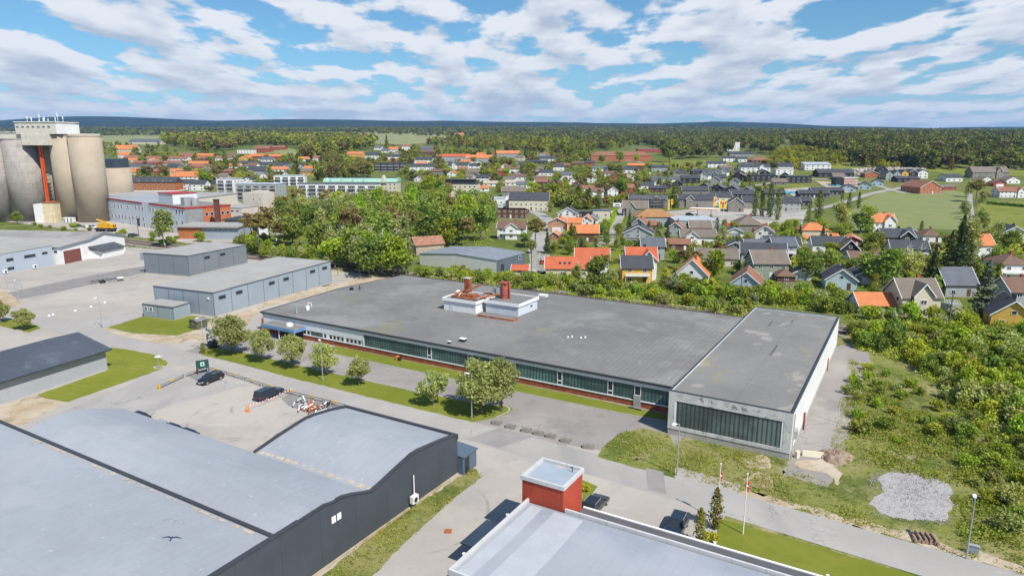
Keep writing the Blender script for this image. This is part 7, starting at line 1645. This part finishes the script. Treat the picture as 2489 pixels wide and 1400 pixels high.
# scaffolding on the charcoal-roofed block
g, mpp = dirs(1574, 506); t0 = house(1530, 1619, 506, 'S', -5, 11, 5.4, 3, 'T', 'D', 'charcoal-roofed apartment house wrapped in scaffolding', 'xrn')
t = thing('scaffolding', 'grey scaffolding across the front of the charcoal-roofed house', 'scaffolding', (g[0], g[1]-1.6, g[2]), R(-5)); b = MB(); wd = 86*mpp/2; n = 12
for i in range(n+1):
    xx = -wd+2*wd*i/n
    for yy in (0, 1.1): b.tube((xx, yy-.4, 0), (xx, yy-.4, 7.6), .05, n=4)
for z in (2, 4, 6, 7.2):
    for yy in (-.4, .7): b.tube((-wd, yy, z+.9), (wd, yy, z+.9), .04, n=4)
    b.box(-wd, wd, -.4, .7, z, z+.07)
b.build('frame', m_galv, t)
# building frame and stacked modules on the site by the field road
fr = Frame((2030, 452), (2079, 452)); t = fr.thing('module_stack', 'half-built block of pink-brown timber modules on the building site', 'building under construction'); L = fr.L
MB().box(0, L*.42, 0, 9, 0, 7.4).build('wrapped_part', m_black, t)
for k in range(3): MB().box(L*.42, L*1.05, 0, 9, k*2.5, k*2.5+1.7).build('timber_floor', mat('pink_timber', (.55, .31, .22), .8, var=.2, vs=.6), t); MB().box(L*.42, L*1.1, -.5, 9.3, k*2.5+1.9, k*2.5+2.3).build('timber_deck', m_trim, t)
for (px_, py_, n_, lb, ws, cols) in ((1930, 470, 26, 'heap of tarpaulins and pallets on the building site behind the poplars', 5., ('white', 'blue')), (1735, 479, 14, 'rows of pale building materials by the four black gables', 4., ('white', 'grey')), (2015, 452, 7, 'turquoise tarpaulins beside the timber modules', 3., ('blue', 'blue')), (1505, 493, 12, 'blue and white tarpaulins and huts left of the scaffolding', 3.5, ('blue', 'white')), (1340, 486, 7, 'white marquee panels behind the big fresh trees', 3., ('white', 'white'))):
    g = G(px_, py_); t = thing('material_heap', lb, 'building materials', g, 0); b = MB(); rr = random.Random(px_)
    for i in range(n_):
        b.k = rr.randrange(2); X, Y = rr.uniform(-ws*2.2, ws*2.2), rr.uniform(-ws*1.4, ws*1.4); a, c_, h = rr.uniform(.6, 2.6), rr.uniform(.6, 1.6), rr.uniform(.4, 1.7)
        b.prism([(X-a, Y-c_), (X+a, Y-c_*.8), (X+a*.9, Y+c_), (X-a*.8, Y+c_*.9)], 0, [h, h*.7, h*.9, h*.6])
    mm = {'white': m_trim, 'blue': mat('blue_tarpaulin', (.06, .30, .45), .6), 'grey': m_galv}; b.build('stack', [mm[cols[0]], mm[cols[1]]], t)['kind'] = 'stuff'
g = G(1990, 462); t = thing('sand_heap', 'pale sand heap beside the building site', 'sand heap', g, 0); b = MB()
for i in range(4): b.cyl(i*4-6, (i % 2)*2, 4.2, -.1, 1.8+.4*(i % 2), 10, .8)
b.build('sand', m_dirt, t, True)
# rock face behind the terrace
r = np.random.default_rng(4); m_rock = mat('grey_rock', (.40, .36, .32), .95, var=.3, vs=.4, stain=((.14, .14, .08), .3, .52, .6, .7), bump=.2)
fr = Frame((2080, 428), (2260, 424)); t = fr.thing('rock_face', 'rough grey rock face cut into the slope behind the terrace', 'rock face'); L = fr.L; nx, nz = 60, 8; pts = []
for j in range(nz):
    for i in range(nx): pts.append((L*i/(nx-1), j*1.0+r.normal(0, .7), j/(nz-1)*8.5*(1-.35*abs(i/nx-.5))+r.normal(0, .25)))
MB().add(pts, [(j*nx+i, j*nx+i+1, (j+1)*nx+i+1, (j+1)*nx+i) for j in range(nz-1) for i in range(nx-1)]).build('rock', m_rock, t)
# caravan, red awning, greenhouse, tent marquee
def caravan(px_, py_, lb, az=-6): g = G(px_, py_); t = thing('caravan', lb, 'caravan', (g[0], g[1], g[2]), R(az)); MB().ext([(-1.1, .5), (-1.1, 2.4), (-.9, 2.65), (.9, 2.65), (1.1, 2.4), (1.1, .5)], -2.8, 2.8).build('body', m_trim, t); MB().box(-1.5, 1.5, -1.13, -1.08, 1.3, 2.0).build('window', m_glass, t); [MB().tube((0, -.1, 0), (0, .1, 0), .32, n=10).build('wheel', m_tyre, t).__setattr__('location', (0, s_, .32)) for s_ in (-1, 1)]
caravan(1943, 580, 'white caravan left of the cream orange-roofed house', 80); caravan(1500, 504, 'white caravan below the blue tarpaulins'); caravan(1575, 425, 'white caravan before the grey-blue long house')
g = G(1778, 560); t = thing('awning', 'bright red sloping awning roof beside the white double garage', 'awning', (g[0], g[1], 0), R(-6)); MB().prism([(-3.6, -2), (3.4, -2), (3.6, 2), (-3.4, 2)], [2.2, 2.2, 3.2, 3.2], [2.35, 2.35, 3.35, 3.35]).build('canopy', mat('red_awning', (.62, .02, .02), .6), t)
for xx in (-3.2, 3.2):
    for yy in (-1.8, 1.8): MB().box(xx-.06, xx+.06, yy-.06, yy+.06, 0, 2.6).build('post', m_galv, t)
g = G(2316, 756); t = thing('greenhouse', 'small glass greenhouse on the lawn by the cream house', 'greenhouse', (g[0], g[1], 0), R(-4))
b = MB()
for i in range(7): xx = -1.8+i*.6; b.box(xx-.03, xx+.03, -.03, .0, 0, 1.9); b.tube((xx, 0, 1.9), (xx, 1.2, 2.5), .03, n=4); b.tube((xx, 1.2, 2.5), (xx, 2.4, 1.9), .03, n=4)
b.box(-1.8, 1.8, -.03, 0, 1.85, 1.95); b.box(-1.8, 1.8, 1.17, 1.23, 2.45, 2.55); b.build('frame', m_trim, t); MB().box(-1.78, 1.78, .02, 2.38, 0, 1.85).build('glazing', mat('greenhouse_glass', (.32, .38, .34), .15, spec=.6), t)
for (pl, lb) in (([(2290, 735), (2335, 735), (2366, 765), (2290, 762)], None), ([(1340, 620), (1500, 590), (1560, 640), (1500, 655), (1380, 650)], None), ([(2180, 770), (2240, 775), (2230, 785), (2180, 780)], None), ([(1780, 640), (1822, 620), (1822, 650), (1790, 660)], None)): sheet('garden_lawn', pix(*pl), .03, m_lawn)
# concrete blocks along the yard entrance
for i, (px_, py_) in enumerate(((1208, 1031), (1242, 1040), (1280, 1049), (1309, 1056), (1339, 1063), (1376, 1074), (1430, 1089))):
    g = G(px_, py_); t = thing('concrete_block', 'grey concrete block, '+['leftmost', 'second from left', 'third from left', 'middle', 'third from right', 'second from right', 'rightmost and set apart'][i]+' of seven across the yard entrance', 'concrete block', (g[0], g[1], 0), -GA+.12+random.uniform(-.08, .08), 'concrete blocks across the yard entrance')
    MB().ext([(-.42, 0), (-.32, .5), (-.2, .62), (.2, .62), (.32, .5), (.42, 0)], -.75, .75).build('block', mat('weathered_block', (.25, .225, .20), .95, var=.25, vs=2., bump=.05), t)
g = G(1975, 1108); t = thing('traffic_barrier', 'long white concrete traffic barrier at the corner of the end hall', 'barrier', (g[0], g[1], 0), R(-14)); MB().ext([(-.35, 0), (-.12, .7), (.12, .7), (.35, 0)], -1.35, 1.35).build('block', mat('cream_barrier', (.66, .60, .46), .8, var=.1), t)
g = G(1937, 1112); t = thing('concrete_ring', 'small white concrete piece leaning at the corner of the end hall', 'concrete piece', (g[0], g[1], 0), .5); MB().box(-.3, .3, -.2, .2, 0, 1.).build('block', MATS['cream_barrier'], t)
def mound(name, px_, py_, r_, h_, m, lb, cat):
    g = G(px_, py_); t = thing(name, lb, cat, (g[0], g[1], 0), 0); q = np.random.default_rng(px_); n1, n2 = 22, 9; P = [(0, 0, h_)]; Fc = []
    for j in range(1, n2+1):
        for i in range(n1):
            a = 2*math.pi*i/n1; rr = r_*j/n2*(1+.18*math.sin(3*a+1)+.08*math.sin(7*a)); P.append((rr*math.cos(a)+q.normal(0, .06), rr*math.sin(a)*.8+q.normal(0, .06), max(-.05, h_*(1-(j/n2)**1.6)+q.normal(0, h_*.07)) if j < n2 else -.05))
    for i in range(n1): Fc.append((0, 1+i, 1+(i+1) % n1))
    for j in range(n2-1):
        for i in range(n1): a = 1+j*n1+i; b_ = 1+j*n1+(i+1) % n1; Fc.append((a, a+n1, b_+n1, b_))
    MB().add(P, Fc).build('heap', m, t)
mound('soil_heap', 2030, 1112, 2.5, 1.25, mat('clay_soil', (.30, .22, .165), .95, var=.3, vs=1.5, bump=.1), 'brown soil heap at the corner of the end hall', 'soil heap')
g = G(2247, 1312); t = thing('log_pile', 'short pile of cut birch logs below the gravel pad', 'log pile', (g[0], g[1], 0), R(75))
for i in range(7): MB().tube((-.9+.1*(i % 2), -1.1+i*.36, .2), (.9, -1.1+i*.36+.08*(i % 3-1), .22), .17, n=9).build('log', mat('cut_log', (.36, .25, .19), .9, var=.3, vs=4.), t)
for i in range(4): MB().tube((-.8, -.9+i*.5, .5), (.7, -.8+i*.5, .52), .15, n=9).build('log', MATS['cut_log'], t)
g = G(2365, 1346); t = thing('utility_cabinet', 'grey utility cabinet beside the bottom right street lamp', 'utility cabinet', (g[0], g[1], 0), -GA); MB().box(-.45, .45, -.2, .2, 0, 1.0).build('cabinet', m_gclad, t); MB().box(-.5, .5, -.25, .25, 1.0, 1.06).build('lid', m_galv, t)
# barrier of posts and rails round the car park, with yellow reflectors
pA_ = [(387, 946), (448, 918), (505, 899), (548, 911), (592, 924), (636, 939), (684, 953), (734, 965), (787, 978), (840, 992)]
PW = [np.array(G(*p)[:2]) for p in pA_]
m_gr = mat('galvanised_rail', (.16, .16, .17), .5)
lbs = ['yellow-faced end barrier post at the car park corner'] + ['concrete barrier post number %s from the yellow end post' % w for w in ('two', 'three', 'four', 'five', 'six', 'seven', 'eight', 'nine', 'ten')]
for i, p in enumerate(PW):
    t = thing('barrier_post', lbs[i], 'barrier post', (p[0], p[1], 0), -GA, 'barrier posts round the car park'); MB().box(-.17, .17, -.17, .17, 0, .85).build('post', m_plinth if i else m_yel, t)
for i in range(len(PW)-1):
    a, b_ = PW[i], PW[i+1]; d = b_-a; L = np.linalg.norm(d); t = thing('barrier_rail', 'steel barrier rail with yellow reflector, %s from the yellow end post' % ORD[i], 'barrier rail', (a[0], a[1], 0), math.atan2(d[1], d[0]), 'barrier rails round the car park')
    MB().tube((.17, 0, .62), (L-.17, 0, .62), .07, n=6).build('upper_rail', m_gr, t); MB().tube((.17, 0, .3), (L-.17, 0, .3), .05, n=6).build('lower_rail', m_gr, t); MB().box(L*.5-.4, L*.5-.1, -.1, .1, .5, .78).box(L*.5+.1, L*.5+.4, -.1, .1, .5, .78).build('reflector', m_yel, t)
# green info board
g = G(483, 913); t = thing('info_sign', 'dark green info board with white emblem square, behind the black estate car', 'sign', (g[0]+.4, g[1]+1., 0), R(30))
m_gs = mat('sign_green', (.03, .075, .075), .5); MB().box(-1.1, 1.1, -.05, .05, 1.1, 2.7).build('board', m_gs, t)
for xx in (-.95, .95): MB().box(xx-.06, xx+.06, -.04, .04, 0, 1.1).build('post', m_black, t)
MB().box(-.35, .35, -.07, -.05, 1.55, 2.3).build('emblem', mat('sign_mint', (.45, .72, .60), .5), t); MB().box(-.12, .12, -.09, -.07, 1.75, 2.1).box(-.25, .25, -.09, -.07, 1.9, 1.96).build('emblem_mark', m_gs, t)
sheet('sign_bed', pix((455, 912), (500, 900), (520, 912), (478, 926)), .03, m_dark)
# billboard near the conifer
g = G(516, 845); t = thing('billboard', 'weathered black and white billboard leaning left of the largest street tree', 'billboard', (g[0], g[1], 0), R(-8)); MB().box(-1.1, 1.1, -.06, .06, 1.4, 4.4).build('panel', mat('torn_poster', (.55, .58, .60), .6, var=.1, stain=((.03, .03, .04), 1.6, .48, .52, .95)), t)
for xx in (-.9, .9): MB().box(xx-.08, xx+.08, -.05, .05, 0, 1.4).build('post', m_black, t)
MB().box(-1, 1, .1, .9, 0, 1.3).build('planter', m_black, t)
g = G(386, 893); t = thing('road_sign', 'white street name sign on a post in a ring of stones', 'sign', (g[0], g[1], 0), R(20)); MB().cyl(0, 0, .04, 0, 2.3, 6).build('post', m_galv, t); MB().box(-.5, .5, -.05, -.03, 2., 2.3).build('plate', m_trim, t)
t2 = MB()
for i in range(14): a = i*.45; t2.cyl(.9*math.cos(a), .7*math.sin(a), .16, 0, .2, 6, .08)
tag(t2.build('stone_ring', m_gravel, None), 'ring of small stones around the street name sign', 'stones').location = (g[0], g[1], .03)
# rubbish heaps
rr = random.Random(5)
for px_, py_, n_, ms, lb in ((732, 982, 16, ('w', 'k'), 'heap of white and black plastic scrap by the barrier'), (762, 996, 40, ('r', 'w'), 'heap of rusty brown steel scrap by the barrier'), (792, 988, 9, ('w', 'k'), 'small white scrap pile nearest the curved roof')):
    g = G(px_, py_); t = thing('scrap_heap', lb, 'scrap heap', (g[0], g[1], 0), -GA); b = MB(); k = n_/16
    for i in range(n_):
        b.k = int(rr.random() < (.28 if ms[0] == 'r' else .5)); X, Y, Z = rr.gauss(0, k*.7), rr.gauss(0, .8), rr.random()*.6; a = rr.uniform(0, 3.1); L_ = rr.uniform(.3, .8)
        b.tube((X-L_*math.cos(a), Y-L_*math.sin(a), Z), (X+L_*math.cos(a), Y+L_*math.sin(a), Z+rr.uniform(-.2, .5)+.1), rr.uniform(.05, .17), rr.uniform(.04, .14), 5)
    mm = {'w': m_white, 'k': m_black, 'r': m_rust}; b.build('scrap', [mm[ms[0]], mm[ms[1]]], t)['kind'] = 'stuff'
sheet('scrap_bed', pix((684, 968), (706, 956), (800, 982), (838, 990), (800, 1006), (745, 1003), (700, 985)), .03, m_dark)
g = G(602, 1001); t = thing('tape_stand', 'orange tape stand holding the striped barrier tape', 'stand', (g[0], g[1], 0), 0); MB().box(-.35, .35, -.25, .25, 0, .12).box(-.2, -.1, -.05, .05, .12, 1.1).box(.1, .2, -.05, .05, .12, 1.1).build('stand', m_org, t)
a, b_ = np.array(G(604, 1000)[:2]), np.array(G(709, 957)[:2]); d = b_-a; L = np.linalg.norm(d)
t = thing('barrier_tape', 'red and white barrier tape stretched beside the pickup', 'barrier tape', (a[0], a[1], 0), math.atan2(d[1], d[0])); b = MB()
for i in range(int(L/.3)): b.k = i % 2; z0 = .95-.25*math.sin(math.pi*i*.3/L); b.box(i*.3, i*.3+.3, -.015, .015, z0-.05, z0+.05)
b.build('tape', [m_fr, m_trim], t)
# flat trailer and gate at the left yard
g = G(262, 686); t = thing('flat_trailer', 'empty black flatbed trailer standing in the left yard', 'trailer', (g[0], g[1], 0), R(42)); MB().box(-4.6, 4.4, -1.2, -1., .75, .9).box(-4.6, 4.4, 1., 1.2, .75, .9).build('side_rail', m_black, t)
b = MB()
for i in range(8): b.box(-4.6+i*1.28, -4.45+i*1.28, -1, 1, .76, .88)
b.build('cross_bar', m_galv, t); MB().box(2.6, 4.4, -1, 1, .9, 1.05).build('ramp', m_trim, t)
for xx in (-1.9, -1.1):
    for sy in (-.95, .95): MB().tube((0, -.12, 0), (0, .12, 0), .38, n=12).build('wheel', m_tyre, t).location = (xx, sy, .38)
def fence(p1, p2, label, h=1.8, n=None):
    fr = Frame(p1, p2); t = fr.thing('mesh_fence', label, 'fence'); L = fr.L; n = n or max(2, int(L/3)); 
    for i in range(n+1): MB().box(-.04, .04, -.04, .04, 0, h).build('post', m_galv, t).location = (L*i/n, 0, 0)
    b = MB()
    for z in (.1, h*.5, h-.05): b.box(0, L, -.015, .015, z-.02, z+.02)
    for i in range(int(L/.5)): b.box(i*.5, i*.5+.02, -.01, .01, .1, h)
    b.build('mesh_panel', m_galv, t)
fence((0, 700), (55, 706), 'steel mesh fence across the lane at the left edge'); fence((14, 686), (52, 693), 'open steel gate leaf beside the lane'); fence((316, 680), (350, 668), 'mesh fence from the trailer to the dark grey hall')
fence((306, 606), (372, 614), 'fence by the railway right of the white gabled store')
for i, (px_, py_) in enumerate(((119, 768), (129, 765), (183, 756), (221, 746), (255, 736))):
    g = G(px_, py_); tag(MB().cyl(0, 0, .35, 0, .3, 7, .18).build('boulder', m_trim), 'white marker boulder, '+['first', 'second', 'third', 'fourth', 'fifth'][i]+' from the left along the left yard', 'boulder', 'marker boulders').location = (g[0], g[1], 0)
# litter bins and small things at the hall front
v_, _ = onU(968, 868, 99.2); x_, y_ = gw(v_, 98.9); t = thing('waste_bin', 'orange waste bin against the brick wall of the long hall', 'bin', (x_, y_, 0), -GA); MB().box(-.3, .3, -.3, .3, 0, .9).build('bin', m_org, t); MB().box(.32, .8, -.3, .3, 0, .75).build('box', m_black, t)
for i, (px_, py_) in enumerate(((1535, 992), (1551, 996))): g = G(px_, py_); t = tag(MB().box(-.5, .5, -.2, .2, 0, .12).build('floor_grate', m_black), ['left', 'right'][i]+' dark grate in the strip lawn by the grey door', 'grate'); t.location = (g[0], g[1], .03); t.rotation_euler.z = -GA
g = G(924, 1273); t = tag(MB().cyl(0, 0, .12, 0, .9, 8).build('marker_post', m_org), 'short orange marker post at the foot of the dark wall', 'post'); t.location = (g[0], g[1], 0)
g = G(1089, 1291); tag(MB().box(-.4, .4, -.4, .4, 0, .06).build('drain_cover', m_rust), 'rusty square drain cover in the gravel lane', 'drain cover').location = (g[0], g[1], .012)
# gull over the flat roof bay
X, Y, _ = G(423, 1268, 9.0); t = thing('gull', 'grey and white gull gliding over the big curved roofs, wings spread', 'bird', (X, Y, 9.0), R(100)); t.rotation_euler.x = R(18)
m_gull = mat('gull_feathers', (.30, .32, .34), .8, var=.2, vs=6.)
b = MB(); prof = [(-.34, .01), (-.22, .05), (-.05, .09), (.1, .085), (.2, .05), (.27, .045), (.32, .012)]; n = 8
vs = [(x_, r_*math.cos(2*math.pi*k/n), r_*math.sin(2*math.pi*k/n)) for x_, r_ in prof for k in range(n)]
b.add(vs, [tuple(range(n)), tuple(range(len(vs)-1, len(vs)-n-1, -1))]+[(i*n+k, i*n+(k+1) % n, (i+1)*n+(k+1) % n, (i+1)*n+k) for i in range(len(prof)-1) for k in range(n)])
for sy in (-1, 1):
    w1 = [(.13, .05, .05), (.2, .35, .16), (.05, .75, .08), (-.05, .98, .02), (-.04, .7, .05), (-.02, .35, .12), (-.1, .05, .04)]; b.add([(a_, sy*c_, z_+.012) for a_, c_, z_ in w1]+[(a_, sy*c_, z_-.012) for a_, c_, z_ in w1], [tuple(range(7)), tuple(range(13, 6, -1))]+[(i, (i+1) % 7, 7+(i+1) % 7, 7+i) for i in range(7)])
b.add([(-.28, -.04, .0), (-.5, -.13, .01), (-.5, .13, .01), (-.28, .04, 0), (-.28, -.04, -.02), (-.5, -.13, -.01), (-.5, .13, -.01), (-.28, .04, -.02)], [(0, 1, 2, 3), (7, 6, 5, 4), (0, 4, 5, 1), (1, 5, 6, 2), (2, 6, 7, 3)]).build('body', m_gull, t, True)
MB().tube((.3, 0, 0), (.38, 0, -.02), .02, .005).build('beak', m_yel, t)

# give every plant of a large group its own findable label: row from the front, place in the row
ORD = ['first', 'second', 'third', 'fourth', 'fifth', 'sixth', 'seventh', 'eighth', 'ninth', 'tenth', 'eleventh', 'twelfth', 'thirteenth', 'fourteenth']
GM = {}
for o in S.objects:
    if o.parent is None and o.get('group') and (o.get('category') in ('tree', 'shrub') or o['group'].startswith('houses of')): GM.setdefault(o['group'], []).append(o)
KW = {'trees in the central wood': 'central wood', 'trees at the front edge of the central wood': "wood's front edge", 'garden trees of the middle town': 'middle town gardens', 'garden trees of the left estate': 'left estate',
      'small garden trees beyond the railway': 'gardens by the railway', 'upper garden trees beyond the railway': 'upper gardens', 'trees on the wooded slope': 'wooded slope', 'shrubs in the belt behind the hall': 'belt behind the long hall',
      'shrubs in the belt behind the end hall': 'belt behind the end hall', 'shrubs in the thicket on the right': 'right-hand thicket', 'scattered shrubs on the rough grass': 'rough grass', 'avenue trees along the farm track': 'farm track avenue',
      'trees along the railway behind the grey halls': 'railway edge', 'shrubs along the silo yard': 'silo yard edge', 'trees before the silos': 'left edge before the silos'}
for g_, L_ in GM.items():
    L_.sort(key=lambda o: o.location.y); n = len(L_); k = max(1, math.ceil(n/12)); per_ = math.ceil(n/k)
    for j in range(k):
        row = sorted(L_[j*per_:(j+1)*per_], key=lambda o: o.location.x/max(o.location.y, 1))
        for i, o in enumerate(row):
            kd = o['label'].split(' in ')[0].split(' at ')[0].split(' among ')[0].split(' left of')[0].split(' right of')[0].split(' along')[0]
            o['label'] = '%s, %s from left%s, %s' % (kd, ORD[i], '' if k == 1 else ', row %s from front' % ['one', 'two', 'three', 'four', 'five', 'six', 'seven', 'eight', 'nine', 'ten', 'eleven'][j], KW.get(g_, g_.replace('houses of the ', '')))
# the air between: one even, closed box of thin haze round everything
hz = MB().box(-17000, 17000, -420, 12600, -1.2, 380).build('haze', m_glass); hz.data.materials.clear()
M_ = bpy.data.materials.new('haze'); M_.use_nodes = True; q = NT(M_.node_tree); o_h = q.n('ShaderNodeOutputMaterial'); pv = q.n('ShaderNodeVolumePrincipled')
pv.inputs['Color'].default_value = (.26, .52, 1., 1); pv.inputs['Density'].default_value = HAZE; q.l(pv.outputs[0], o_h.inputs['Volume']); hz.data.materials.append(M_)
tag(hz, 'thin blue haze over the whole landscape', None, None, 'stuff')
print('PLANTS', CNT)
